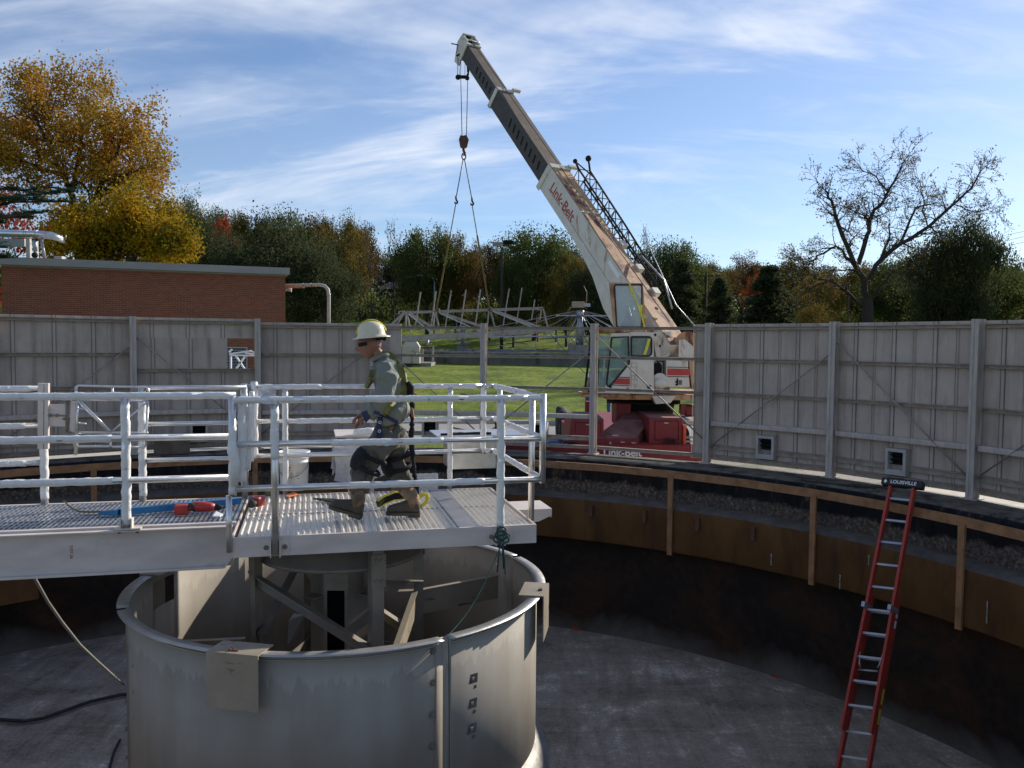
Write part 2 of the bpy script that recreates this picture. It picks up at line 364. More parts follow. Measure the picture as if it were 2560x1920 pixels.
def sheet(name, x0, x1, y0, y1, mt, lift, nx=40, ny=8, thing_=None):
    q = MB(); vv = []; ff = []
    for i in range(nx+1):
        for j in range(ny+1):
            x = x0+(x1-x0)*i/nx; y = y0+(y1-y0)*j/ny; vv.append((x, y, hgt(x, y)+lift))
    for i in range(nx):
        for j in range(ny): k = i*(ny+1)+j; ff.append((k, k+ny+1, k+ny+2, k+1))
    q._add(vv, ff); o = q.build(name, mt); tag(o, kind='structure'); return o
M['road'] = mat('pale asphalt road', (.30, .285, .265), (.24, .23, .215), .9, 0, 3, bump=.3, bscale=80, cc=(.16, .15, .14), cscale=.7, clo=.55, chi=.75)
M['gravel'] = mat('dusty gravel yard', (.33, .30, .25), (.22, .2, .165), .95, 0, 9, bump=.7, bscale=60, cc=(.12, .13, .05), cscale=.6, clo=.5, chi=.65)
sheet('road', -70, 90, 25.2, 31.0, 'road', .012)
q = MB()
q.box(-70, 90, 31.0, 31.25, -.82, -.66); tag(q.build('kerb', 'conc'), kind='structure')
sheet('yard', 1.5, 30, 18.2, 25.1, 'gravel', .018)
# ---- tank
def wall_mat():
    mt, nt, bs = base_mat('coated basin wall'); v = coords(nt, kind='Object')
    sp = nt.nodes.new('ShaderNodeSeparateXYZ'); nt.links.new(v, sp.inputs[0])
    n1 = noise(nt, v, 1.3, 8, .7); n2 = noise(nt, v, 19, 6, .75); n3 = noise(nt, coords(nt, (1, 1, .25)), 5, 6, .75)
    z = mth(nt, 'ADD', sp.outputs[2], mth(nt, 'MULTIPLY', mth(nt, 'SUBTRACT', n1, .5), .55))
    agg = ramp(nt, n2, [(.36, (.045, .034, .026)), (.5, (.10, .078, .058)), (.62, (.20, .16, .135)), (.70, (.36, .31, .28))])
    blk = ramp(nt, n3, [(.40, (.010, .010, .011)), (.58, (.02, .02, .02)), (.66, (.09, .068, .045)), (.76, (.14, .105, .065))])
    fac = nd(nt, 'ShaderNodeMapRange'); fac.inputs[1].default_value = -.46; fac.inputs[2].default_value = -.40; nt.links.new(z, fac.inputs[0])
    c = mixc(nt, fac.outputs[0], agg, blk)
    top = nd(nt, 'ShaderNodeMapRange'); top.inputs[1].default_value = -.035; top.inputs[2].default_value = -.02; nt.links.new(sp.outputs[2], top.inputs[0])
    cc = ramp(nt, noise(nt, v, 3, 7, .65), [(.4, (.17, .15, .12)), (.55, (.10, .09, .075)), (.62, (.03, .028, .026))])
    c = mixc(nt, top.outputs[0], c, cc)
    nt.links.new(c, bs.inputs['Base Color']); bs.inputs['Roughness'].default_value = .7
    bumpn(nt, bs, n2, .6, .02); return mt
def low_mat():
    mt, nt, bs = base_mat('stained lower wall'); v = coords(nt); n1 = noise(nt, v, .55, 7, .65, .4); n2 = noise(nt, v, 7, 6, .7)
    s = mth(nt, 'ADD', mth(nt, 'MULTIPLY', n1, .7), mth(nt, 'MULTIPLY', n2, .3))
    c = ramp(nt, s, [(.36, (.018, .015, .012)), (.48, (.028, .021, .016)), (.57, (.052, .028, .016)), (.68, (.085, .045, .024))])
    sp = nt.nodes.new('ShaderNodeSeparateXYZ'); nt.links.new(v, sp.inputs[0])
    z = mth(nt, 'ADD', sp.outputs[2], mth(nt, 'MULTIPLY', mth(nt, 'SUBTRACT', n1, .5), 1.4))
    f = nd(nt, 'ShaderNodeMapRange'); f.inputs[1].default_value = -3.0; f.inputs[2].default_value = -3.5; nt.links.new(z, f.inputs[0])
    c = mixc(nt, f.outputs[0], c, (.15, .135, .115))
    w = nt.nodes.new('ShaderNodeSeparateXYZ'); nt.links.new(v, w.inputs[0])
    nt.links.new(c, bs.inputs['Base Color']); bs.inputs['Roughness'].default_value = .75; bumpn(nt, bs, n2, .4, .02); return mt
def floor_mat():
    mt, nt, bs = base_mat('swept basin floor'); v = coords(nt); vs_ = coords(nt, (1, .18, 1), (0, 0, .9)); v3 = coords(nt, (.3, 1, 1), (0, 0, .5))
    n1 = noise(nt, v, .8, 7, .65, .5); n2 = noise(nt, vs_, 2.2, 8, .7, 1.6); n3 = noise(nt, v3, 1.7, 8, .7, 2.2); n4 = noise(nt, v, 22, 4, .6)
    s = mth(nt, 'ADD', mth(nt, 'ADD', mth(nt, 'MULTIPLY', n1, .35), mth(nt, 'MULTIPLY', n2, .25)), mth(nt, 'ADD', mth(nt, 'MULTIPLY', n3, .22), mth(nt, 'MULTIPLY', n4, .18)))
    c = ramp(nt, s, [(.39, (.13, .108, .084)), (.47, (.25, .212, .168)), (.54, (.35, .30, .243)), (.60, (.62, .55, .46))])
    nt.links.new(c, bs.inputs['Base Color']); bs.inputs['Roughness'].default_value = .85; bumpn(nt, bs, n4, .5, .02); return mt
M['wall'] = dull(wall_mat()); M['lowwall'] = dull(low_mat()); M['floorm'] = dull(floor_mat())
M['ochre'] = mat('ochre stained plate', (.165, .082, .03), (.115, .055, .022), .85, 0, 1.6, lo=.4, hi=.6, bump=.5, bscale=12, stretch=(1, 1, .5), spec=.12, cc=(.05, .03, .018), cscale=2.4, clo=.52, chi=.80, cstretch=(1, 1, .22))
M['ledge'] = mat('grey grout ledge', (.12, .10, .085), (.07, .06, .05), .95, 0, 5, bump=.6, bscale=40)
q = MB(); q.lathe([(9.93, -4.2), (6, -3.52), (2, -3.66), (.01, -3.72)], 120, CIN); q2 = MB()
q2.lathe([(9.93, -3.42), (7.5, -3.52), (4, -3.64), (.01, -3.75)], 140, CIN); tag(q2.build('floor', 'floorm'), kind='structure')
tank = thing('settling_tank', 'round concrete settling tank with dark coated wall sunk below the metal fence', 'tank', (CIN.x, CIN.y, 0))
q = MB(); rg = []
for r_, z_, c_ in ((10.5, -1.2, GC), (10.5, -.015, GC), (10.48, 0, GC), (9.96, 0, CIN), (9.93, -.03, CIN), (9.9, -.10, CIN), (9.9, -.70, CIN)): rg.append([(c_.x+r_*math.cos(2*math.pi*i/220), c_.y+r_*math.sin(2*math.pi*i/220), z_) for i in range(220)])
q._add([p for k in rg for p in k], [(k*220+i, k*220+(i+1) % 220, (k+1)*220+(i+1) % 220, (k+1)*220+i) for k in range(6) for i in range(220)], True); q.build('rim_wall', 'wall', tank)
q = MB(); q.lathe([(9.9, -.66), (9.66, -.67), (9.58, -.74)], 200, CIN); q.build('ledge', 'ledge', tank)
q = MB(); q.lathe([(9.58, -.74), (9.57, -1.5), (9.60, -1.53), (9.92, -1.53)], 200, CIN); q.build('launder_plate', 'ochre', tank)
q = MB(); q.lathe([(9.9, -1.53), (9.93, -3.6)], 200, CIN); q.build('lower_wall', 'lowwall', tank)
# pale apron outside the rim on the right
q = MB(); q.lathe([(10.52, -.788), (18.5, -.788)], 120, GC, R_(-45), R_(62)); q.lathe([(10.52, -.788), (18.5, -.788)], 120, GC, R_(97), R_(215)); tag(q.build('apron', 'conc'), kind='structure')
q = MB(); q.lathe([(9.40, -3.438), (9.415, -3.430), (9.44, -3.430), (9.455, -3.436)], 200, CIN); q.build('joint_line', 'floorm', tank)
# effluent box at the left
a = circ_ang(-60, 1480, 9.2); c = pol(CIN, 9.1, a)
fm = frame((c.x, c.y, 0), (-math.sin(a), math.cos(a), 0))
q = MB(fm); q.box(-.8, 1.25, -.45, .45, -2.15, -.9); q.build('outlet_box', 'ochre', tank)
# orange paint marks and lifting hooks
M['mark'] = mat('orange survey paint', (.42, .06, .02), (.25, .04, .02), .8)
for (u, v, s_) in ((1440, 1572, .12), (1936, 1694, .10), (163, 1658, .12)):
    a = circ_ang(u, v, 9.86); d = _ray(u, v); t = pol(CIN, 9.86, a); z = EYE.z+d.z*(t.y/d.y)
    fm2 = frame((t.x, t.y, z), (-math.sin(a), math.cos(a), 0)); q = MB(fm2)
    q._add([(-s_, -.03, -.02), (-s_*.3, -.03, .03), (0, -.03, .02), (s_*.6, -.03, .04), (s_, -.03, -.01), (s_*.3, -.03, -.05), (-s_*.4, -.03, -.04)], [(0, 1, 2, 3, 4, 5, 6)]); q.build('paint_mark', 'mark', tank)
M['chalk'] = mat('white drip', (.42, .40, .36), (.2, .18, .15), .9, scale=30)
for (u, v, h_) in ((2100, 1455, .22), (2468, 1530, .3), (1928, 1398, .2), (2172, 1400, .15)):
    a = circ_ang(u, v, 9.56); d = _ray(u, v); t = pol(CIN, 9.555, a); z = EYE.z+d.z*(t.y/d.y)
    q = MB(frame((t.x, t.y, z), (-math.sin(a), math.cos(a), 0)))
    rn = random.Random(u); w0 = .011
    L_ = [(-w0*rn.uniform(.5, 1.5), .0, h_/2-h_*i/6) for i in range(7)]; R2 = [(w0*rn.uniform(.2, 1.3), 0, h_/2-h_*i/6) for i in range(7)]
    q._add(L_+R2[::-1], [tuple(range(14))]); q.build('lime_drip', 'chalk', tank)
for u in (1478, 1611, 1745, 1885):
    a = circ_ang(u, 1300, 9.56); t = pol(CIN, 9.54, a, -.92); q = MB(); q.M = frame(t, (-math.sin(a), math.cos(a), 0))
    q.box(-.035, .035, -.02, .02, -.12, .10); q.tube([(-.02, -.03, .08), (0, -.05, .13), (.03, -.05, .08), (.02, -.04, 0)], .008, 5); q.build('anchor_clip', 'rustdark', tank)
# ================================================================== METAL FENCE
FC = Vector((-2.29, 7.11, 0)); FR = 10.35
th = lambda k: R_(28.9+12.95*k)
fence = thing('metal_fence', 'tall grey sheet metal fence on posts round the tank rim, open in the middle', 'fence', (FC.x, FC.y, 0))
DOWN = {9: 0, 8: 1, 7: 0, 6: 1, 5: 0, 4: 1, 3: 0, 2: 1, 1: 0, 0: 1, -1: 0}
# bay k runs from post k (right) to post k+1 (left)
def post(k):
    a = th(k); c = pol(FC, FR, a); top = 2.66+(.05 if k >= 6 else 0)
    q = MB(frame(c, (-math.sin(a), math.cos(a), 0)))     # local x tangential(left), y = inward? z cross x
    # local y points inward (towards the tank centre)
    q.box(-.058, -.014, -.008, .006, .012, top); q.box(.014, .058, -.008, .006, .012, top); q.box(-.016, .016, -.02, -.004, .012, top)
    q.box(-.014, -.005, -.15, -.018, .012, top); q.box(.005, .014, -.15, -.018, .012, top)
    q.box(-.058, .058, -.162, -.150, .012, top)
    q.box(-.11, .11, -.2, .06, 0.001, .012)
    for zz_ in (.9, 1.5, 2.1): q.box(.030, .040, .006, .012, zz_, zz_+.01)
    q.build('post', 'post', fence)
for k in range(-2, 11): post(k)
def bay(k):
    a0, a1 = th(k), th(k+1); top = 2.64+(.06 if k >= 6 else 0)
    p0 = pol(FC, FR, a0); p1 = pol(FC, FR, a1); L = (p1-p0).length
    fm = frame(p0, p1-p0)             # x: leftwards along bay, y = z cross x : inward
    openb = k in (2, 3, 4)
    def sheetpanel(x0, x1, z0, z1, nm='panel'):
        q = MB(fm); q.box(x0, x1, -.20, -.185, z0, z1)
        n = int(round((x1-x0)/.335)); n = max(n, 1)
        for i in range(0 if x0 < .1 else 1, n+1):
            x = x0+i*(x1-x0)/n
            w_ = .03 if i % 2 == 0 else .02
            q.cur = 1 if i % 2 == 0 else 0; t_ = .005 if i % 2 == 0 else .003; q.box(x-w_-t_, x-w_+t_, -.1855, -.168, z0+.002, z1-.002); q.box(x+w_-t_, x+w_+t_, -.1855, -.168, z0+.002, z1-.002); q.cur = 0
            if i % 2 == 0: q.box(x-w_+.006, x+w_-.006, -.1855, -.172, z0+.003, z1-.003)
        q.build(nm, ['panel', 'seamdark'], fence)
    if k == 2: sheetpanel(0, .30, .06, top)
    elif k == 4: sheetpanel(L-.58, L, .06, top)
    elif k == 3: pass
    elif k == 6:                # window opening beside post G
        sheetpanel(0, L, .06, 1.66); sheetpanel(0, L, 2.30, top); sheetpanel(.58, L, 1.66, 2.30); sheetpanel(0, .03, 1.66, 2.30)
    else: sheetpanel(0, L, .06, top)
    lv = [2.56, 1.97, 1.33] if k not in (6,) else [2.60, 1.65]
    if k >= 6: lv[0] = 2.62
    for z in lv:
        q = MB(fm); q.box(.06, L-.06, -.168, -.150, z-.03, z+.03); q.box(.06, L-.06, -.150, -.10, z+.02, z+.03); q.box(.06, L-.06, -.150, -.11, z-.03, z-.022)
        q.build('girt', 'girt', fence)
    if k != 2:
        z = .76+(.05 if k >= 6 else 0)
        q = MB(fm); q.box(.06, L-.06, -.165, -.09, z-.045, z+.045); q.bbox(.06, L-.06, -.09, -.05, z-.045, z+.045, .015)
        q.build('rail', 'post', fence)
        q = MB(fm); q.box(.06, L-.06, -.165, -.12, .27, .36); q.box(.06, L-.06, -.12, -.09, .35, .36); q.build('girt', 'girt', fence)
    q = MB(fm); q.box(.06, L-.06, -.165, -.12, .10, .17); q.box(.06, L-.06, -.12, -.08, .16, .17); q.build('girt', 'girt', fence)
    if k in DOWN:
        # 1: falls to the right in the picture; 0: rises to the right (right end = x 0)
        hi_, lo_ = (2.3, .32)
        if DOWN[k]: A, B = Vector((L-.06, -.06, hi_)), Vector((.06, -.06, lo_))
        else: A, B = Vector((L-.06, -.06, lo_)), Vector((.06, -.06, hi_-.2))
        if k == 2: A = Vector((L-.06, -.06, 2.4)); B = Vector((.06, -.06, .45))
        q = MB(fm); q.tube([A, B], .014, 6); q.build('brace', 'girt', fence)
    if k in (0, 1, 3, 4, 6, 8, -1):
        xm = {1: .5, 0: .5, 3: .48, 4: .48, 6: .49}.get(k, .5)*L
        q = MB(fm); x0, x1, z0, z1 = xm-.17, xm+.17, .20, .62
        q.box(x0, x0+.045, -.20, -.02, z0, z1); q.box(x1-.045, x1, -.20, -.02, z0, z1); q.box(x0+.045, x1-.045, -.20, -.02, z0, z0+.085); q.box(x0+.045, x1-.045, -.20, -.02, z1-.05, z1)
        vb = q.build('vent_box', 'steelw', fence)
        q = MB(fm)
        for i in range(4): zc = z0+.12+i*.075; q.hexa([(x0+.046, -.16, zc), (x1-.046, -.16, zc), (x1-.046, -.08, zc+.05), (x0+.046, -.08, zc+.05), (x0+.046, -.16, zc+.006), (x1-.046, -.16, zc+.006), (x1-.046, -.08, zc+.056), (x0+.046, -.08, zc+.056)])
        q.box(x0+.046, x1-.046, -.19, -.17, z0+.09, z1-.06)
        q.build('louvre', 'black', vb)
for k in range(-2, 10): bay(k)
# ================================================================== TIMBER RAIL
timb = thing('timber_rail', 'brown lumber rail on short uprights following the inside of the tank rim', 'rail', (CIN.x, CIN.y, 0))
ups = [circ_ang(u, 1200, 9.55) for u in (2412, 2037, 1678, 1331, 985, 638, 234)]
d1 = ups[1]-ups[0]
ups = [ups[0]-2*d1, ups[0]-d1]+ups+[ups[-1]+d1, ups[-1]+2*d1]
for i, a in enumerate(ups):
    c = pol(CIN, 9.53, a); q = MB(frame(c, (-math.sin(a), math.cos(a), 0)))
    q.hexa([(-.045, -.02, -1.56), (.045, -.02, -1.56), (.045, .02, -1.56), (-.045, .02, -1.56), (-.05, -.02, -.12), (.05, -.02, -.12), (.05, .02, -.12), (-.05, .02, -.12)])
    q.build('upright', 'wood', timb)
zr = -.03
for i in range(len(ups)-1):
    a0, a1 = ups[i], ups[i+1]; sub = 2
    for s_ in range(sub):
        b0 = a0+(a1-a0)*s_/sub; b1 = a0+(a1-a0)*(s_+1)/sub
        q = MB(); p0 = pol(CIN, 9.56, b0, zr-.065); p1 = pol(CIN, 9.56, b1, zr-.065)
        q.bar(p0, p1, .04, .13); q.build('rail_board', 'wood', timb)
# things lying on the rim
q = MB(); a = circ_ang(2170, 1188, 10.2); c = pol(CIN, 10.15, a, .02)
q.tube([c+Vector((.35, -.25, 0)), c+Vector((.15, -.05, .02)), c, c+Vector((-.3, .25, .0)), c+Vector((-.8, .62, 0))], .012, 6)
q.ball(c, .03, 5); q.ball(c+Vector((.1, -.06, 0)), .028, 5)
solo(q.build('cable', 'blackrub'), 'thin black cable lying on the rim at the foot of the fence near the ladder', 'cable')
q = MB(); p = G(430, 1115, .0); p2 = G(430, 1135, 0)
a = circ_ang(430, 1140, 10.05); c = pol(CIN, 10.0, a); q = MB(frame(c, (-math.sin(a), math.cos(a), 0)))
q.box(-.33, .33, -.05, -.03, .012, .42)
solo(q.build('plywood_board', mat('dirty plywood', (.17, .13, .09), (.10, .075, .05), .85, scale=4)), 'brown plywood board leaning against the fence behind the walkway rail', 'board')
# ================================================================== LADDER
lad = thing('extension_ladder', 'red fibreglass extension ladder standing in the tank and leaning above the rim', 'ladder', G(2130, 1990, -3.4))
_a = circ_ang(2229, 1290, 9.50); _Y = pol(CIN, 9.50, _a).y-.06
tl, tr_ = P(2228, 1213, _Y+.10), P(2286, 1219, _Y-.14)
bl, br = P(2085, 1925, _Y-1.20), P(2160, 1937, _Y-1.46)
def ext_(a, b, t): return a+(b-a)*t
bl2, br2 = ext_(tl, bl, 1.01), ext_(tr_, br, 1.01)
nrm = (tr_-tl).cross(bl-tl).normalized()
if nrm.y > 0: nrm = -nrm
ax = (tr_-tl).normalized()
def stile(a, b, off, w_=.036, dpt=.10, nm='side_rail'):
    q = MB(); o_ = nrm*off
    q.bar(a+o_, b+o_, w_, dpt, up=nrm)
    return q.build(nm, 'redladder', lad)
stile(tl, ext_(tl, bl2, .86), .0); stile(tr_, ext_(tr_, br2, .86), .0)
stile(ext_(tl, bl2, .40), bl2, -.11); stile(ext_(tr_, br2, .40), br2, -.11)
for i in range(13):
    t = .05+i*.081
    if t < .86:
        q = MB(); a = ext_(tl, bl2, t)+ax*.016; b = ext_(tr_, br2, t)-ax*.016; q.bar(a, b, .03, .032, up=nrm); q.build('rung', 'galv', lad)
for i in range(8):
    t = .05+(i+5)*.081
    q = MB(); a = ext_(tl, bl2, t)+ax*.016-nrm*.11; b = ext_(tr_, br2, t)-ax*.016-nrm*.11; q.bar(a, b, .03, .032, up=nrm); q.build('rung', 'galv', lad)
for (A, B) in ((tl, bl2), (tr_, br2)):
    q = MB(); c = ext_(A, B, .445); q.bar(c+(A-B).normalized()*.035, c-(A-B).normalized()*.035, .045, .27, up=nrm); q.build('guide_bracket', 'galv', lad)
q = MB()
for A, B in ((tl, bl2), (tr_, br2)):
    s_ = 1 if A is tl else -1
    c = ext_(A, B, .60)+ax*.03*s_; q.tube([c, c+ax*.02*s_+(B-A).normalized()*.15, c+(B-A).normalized()*.2+ax*.04*s_], .012, 6)
q.tube([ext_(tl, bl2, .66)+ax*.05, ext_(tr_, br2, .66)-ax*.05], .014, 6); q.build('rung_lock', 'galv', lad)
# top pad
dn = (bl-tl).normalized(); mid = (tl+tr_)/2
fm = frame(mid-dn*.03, ax, nrm); yv = Vector((fm[0][1], fm[1][1], fm[2][1]))
q = MB(fm); q.bbox(-.29, .29, -.05, .06, -.055, .075, .018); q.bbox(-.22, .02, .055, .075, -.04, .05, .008)
tp = q.build('top_pad', 'blackrub', lad)
# ladder lettering on the camera side of the pad
fx = frame(mid-dn*.03+nrm*.078, ax, nrm)
if (fx.to_3x3() @ Vector((0, 1, 0))).z < 0: fx = fx @ Matrix.Rotation(math.pi, 4, 'Z')
text('lettering', 'LOUISVILLE', .072, fx @ Matrix.Translation((.03, 0, 0)), 'white', tp, .001, bold=.001)
q = MB(fx); q.prism([(-.245, 0, 0), (-.225, .03, 0), (-.195, 0, 0), (-.225, -.03, 0)], (0, 0, .001)); q.build('emblem', 'white', tp)
# stickers on the right stile
for t, c_ in ((.49, 'white'), (.735, 'tape'), (.80, 'tape'), (.455, 'white')):
    q = MB(); c = ext_(tr_, br2, t)+ax*.0165-nrm*(.11 if t > .47 else .11); d = (br2-tr_).normalized()
    hl = .10 if c_ == 'tape' else .05
    x = c+ax*.002; q._add([x-d*hl-nrm*.03, x+d*hl-nrm*.03, x+d*hl+nrm*.03, x-d*hl+nrm*.03], [(0, 1, 2, 3)]); q.build('sticker', c_, lad)
# ================================================================== FEEDWELL (open steel drum in the tank)
def streak_mat():
    mt, nt, bs = base_mat('stained stainless shell'); v = coords(nt)
    n1 = noise(nt, v, 1.1, 6, .6, .3); n2 = noise(nt, coords(nt, (1, 1, .12)), 3.2, 5, .6); n3 = noise(nt, v, 60, 3)
    s = mth(nt, 'ADD', mth(nt, 'MULTIPLY', n1, .55), mth(nt, 'MULTIPLY', n2, .45))
    c = ramp(nt, s, [(.34, (.25, .212, .165)), (.45, (.295, .258, .205)), (.55, (.33, .295, .243)), (.68, (.41, .375, .32))])
    sp = nt.nodes.new('ShaderNodeSeparateXYZ'); nt.links.new(v, sp.inputs[0])
    n4 = noise(nt, coords(nt, (1, 1, .03)), 12, 6, .75)
    z = mth(nt, 'ADD', sp.outputs[2], mth(nt, 'MULTIPLY', mth(nt, 'SUBTRACT', n4, .5), -.55))
    f = nd(nt, 'ShaderNodeMapRange'); f.inputs[1].default_value = -.085; f.inputs[2].default_value = -.06; nt.links.new(z, f.inputs[0])
    c = mixc(nt, mth(nt, 'MULTIPLY', f.outputs[0], .33), c, (.50, .45, .37))
    nt.links.new(c, bs.inputs['Base Color']); bs.inputs['Metallic'].default_value = 0.0; bs.inputs['Specular IOR Level'].default_value = .3
    r = nd(nt, 'ShaderNodeMapRange'); r.inputs[3].default_value = .6; r.inputs[4].default_value = .8; nt.links.new(n1, r.inputs[0]); nt.links.new(r.outputs[0], bs.inputs['Roughness'])
    bumpn(nt, bs, n3, .06, .01); return mt
M['shell'] = streak_mat()
M['flange'] = mat('bright flange', (.46, .44, .41), (.37, .355, .33), .4, .6, 6)
M['plate'] = mat('stained hanger plate', (.37, .315, .235), (.29, .245, .18), .5, .2, 3, cc=(.08, .05, .03), cscale=5, clo=.6, chi=.68, cstretch=(.6, .6, 2.5))
M['cage'] = mat('dull mill steel', (.26, .225, .18), (.18, .155, .125), .55, .3, 4, cc=(.08, .06, .045), cscale=4, clo=.6, chi=.75)
WC = Vector((-1.487, 7.19, 0)); WR = 1.72; WT = .15
well = thing('feedwell', 'open round stainless steel drum with flanged rim under the work platform', 'steel drum', (WC.x, WC.y, 0))
well_l = well
WBOT = -1.20
def wang(u, v, r=WR):      # near side of the drum
    d = _ray(u, v); a = d.x**2+d.y**2; b = -2*(d.x*WC.x+d.y*WC.y); c = WC.x**2+WC.y**2-r*r; t = (-b-math.sqrt(b*b-4*a*c))/2/a; return math.atan2(t*d.y-WC.y, t*d.x-WC.x)
def front_ang(u, v, z=WT):
    p = G(u, v, z); return math.atan2(p.y-WC.y, p.x-WC.x)
seams = [front_ang(1117, 1598), front_ang(1285, 1392), front_ang(283, 1525)]
seams = [(-49)*math.pi/180 if False else seams[0], seams[1], seams[2]]
hole_a = front_ang(402, 1425)
plates = [front_ang(585, 1636), front_ang(1362, 1478), hole_a, front_ang(585, 1636)+math.pi*1.0-.9+.9]
sa = sorted(a % (2*math.pi) for a in seams)
sects = [(sa[0], sa[1]), (sa[1], sa[2]), (sa[2], sa[0]+2*math.pi)]
hw = .10
for i, (a0, a1) in enumerate(sects):
    ha = hole_a % (2*math.pi); inside = a0+.1 < ha < a1-.1
    q = MB(); segs = [(a0, a1, [(WR, WBOT), (WR, WT)])]
    if not inside and a0+.1 < ha+2*math.pi < a1-.1: ha += 2*math.pi; inside = True
    if inside: segs = [(a0, ha-hw, [(WR, WBOT), (WR, WT)]), (ha+hw, a1, [(WR, WBOT), (WR, WT)]), (ha-hw, ha+hw, [(WR, WBOT), (WR, -.17)]), (ha-hw, ha+hw, [(WR, .07), (WR, WT)])]
    for b0, b1, pr in segs:
        z0, z1 = pr[0][1], pr[1][1]
        q.lathe([(WR, z0), (WR, z1), (WR-.006, z1), (WR-.006, z0)], max(4, int((b1-b0)*26)), WC, b0, b1, True, True)
    sh = q.build('shell_segment', 'shell', well)
    q = MB(); q.lathe([(WR-.02, WT-.004), (WR-.02, WT+.004), (WR+.075, WT+.004), (WR+.075, WT-.004)], 60, WC, a0+.018, a1-.018, True, True)
    q.build('rim_flange', 'flange', well)
    q = MB(); q.lathe([(WR+.001, WT-.055), (WR+.012, WT-.055), (WR+.012, WT-.045), (WR+.001, WT-.045)], 60, WC, a0+.03, a1-.03, True, True); q.build('stiffener_rib', 'shell', well)
q = MB()
for a in sa:
    for s_ in (-1, 1):
        c = pol(WC, WR+.004, a+s_*.035); q.M = frame((c.x, c.y, 0), (-math.sin(a), math.cos(a), 0)); q.box(-.004, .004, -.006, .010, WBOT, WT-.01)
q.build('seam_strip', 'shell', well)
for a in sa:
    for zc in (.07, -.16, -.39, -.62, -.85, -1.08):
        c = pol(WC, WR+.006, a-.05, zc); d = Vector((math.cos(a-.05), math.sin(a-.05), 0))
        q = MB(); q.tube([c, c+d*.018], .016, 6); q.tube([c, c+d*.005], .026, 10); q.build('bolt', 'cage', well)
# white dots of daylight: row of small drilled holes made as pale discs in place of the light
for zc in (-.22, -.42, -.62):
    for a in (front_ang(322, 1545),):
        d = Vector((math.cos(a), math.sin(a), 0)); c = pol(WC, WR, a, zc); q = MB(); q.tube([c, c+d*.008], .013, 8); q.build('stud_or_daylight', 'flange', well)
for zc in (.02, -.14, -.30):
    a = R_(38); d = Vector((-math.cos(a), -math.sin(a), 0)); c = pol(WC, WR-.006, a, zc); q = MB(); q.tube([c, c+d*.006], .011, 8); q.build('stud_or_daylight', 'white', well)
# skirt
q = MB(); q.lathe([(WR-.005, WBOT+.02), (WR+.03, WBOT-.03), (WR+.09, WBOT-.10), (WR+.125, WBOT-.22), (WR+.14, WBOT-.40), (WR+.14, -2.0), (WR+.12, -2.0), (WR+.12, WBOT-.40), (WR, WBOT-.02)], 120, WC); q.build('skirt', 'flange', well)
for i, a in enumerate(plates[:3]+[plates[0]+math.pi]):
    c = pol(WC, WR+.085, a); fm = frame((c.x, c.y, 0), (-math.sin(a), math.cos(a), 0)); q = MB(fm); w_ = .19     # y inward
    q.box(-w_, w_, -.012, -.004, -.22, WT+.016); q.box(-w_, w_, -.004, .20, WT+.008, WT+.016)
    pl = q.build('hanger_plate', 'plate', well)
    q = MB(fm); q.box(-.04, .02, .03, .045, WT+.017, WT+.024); q.box(-.045, -.03, .02, .055, WT+.017, WT+.03); q.build('clip', 'rustdark', pl)
q = MB()
for u, v in ((1183, 1697), (1181, 1759), (1180, 1822)):
    a = wang(u, v, WR+.004); d = _ray(u, v); t = pol(WC, WR+.004, a); z = EYE.z+d.z*(t.y/d.y); q.M = frame((t.x, t.y, z), (-math.sin(a), math.cos(a), 0))
    q._add([(-.045, -.002, -.03), (.04, -.002, -.035), (.045, -.002, .035), (-.03, -.002, .04)], [(0, 1, 2, 3)])
    q._add([(0.0, -.002, -.08), (.035, -.002, -.075), (.03, -.002, -.05), (.005, -.002, -.05)], [(0, 1, 2, 3)])
M['smudge'] = mat('dark smudge', (.075, .07, .06), (.12, .11, .095), .6, scale=30); q.build('dirt_patch', 'smudge', well)
for u, v in ((1183, 1697), (1181, 1759), (1180, 1822)):
    q = MB(); a = wang(u, v, WR+.008); d = _ray(u, v); t = pol(WC, WR+.008, a); z = EYE.z+d.z*(t.y/d.y); q.M = frame((t.x, t.y, z), (-math.sin(a), math.cos(a), 0))
    q.bbox(-.012, .012, -.003, .003, -.010, .012, .002); q.build('stud_or_daylight', 'flange', well)
# ================================================================== CENTRE CAGE
cage = thing('centre_cage', 'dull steel ring and braced cage round the centre column inside the steel drum', 'machinery', (WC.x, WC.y, 0))
q = MB(); q.lathe([(.68, .40), (.70, .40), (.70, .43), (.685, .43), (.685, .62), (.60, .62)], 64, WC); q.lathe([(.685, .40), (.60, .38), (.3, .36)], 64, WC); q.build('drive_ring', 'cage', cage)
ca = [R_(215), R_(303), R_(35), R_(125)]
cp = []
for a in ca:
    c = pol(WC, .74, a); cp.append(c); q = MB(frame(c, (-math.sin(a), math.cos(a), 0)))
    q.box(-.05, .05, -.05, -.042, -2, .60); q.box(-.05, -.042, -.042, .05, -2, .60); q.box(-.062, .062, -.06, -.051, .28, .55)
    for zc in (.33, .50): q.box(-.035, -.015, -.075, -.06, zc, zc+.02); q.box(.015, .035, -.075, -.06, zc, zc+.02)
    q.build('cage_post', 'cage', cage)
def br(i, j, z0, z1):
    q = MB(); A = cp[i]+Vector((0, 0, z0)); B = cp[j]+Vector((0, 0, z1)); q.bar(A, B, .012, .095); dd = (B-A).normalized()
    up = Vector((0, 0, 1)); n_ = dd.cross(up).normalized(); up2 = n_.cross(dd)
    q.bar(A+up2*.047+n_*.035, B+up2*.047+n_*.035, .07, .01); q.build('cage_brace', 'cage', cage)
br(0, 1, .26, -.28); br(0, 3, -.22, .36); br(1, 2, .28, -.02); br(3, 2, .1, -.5)
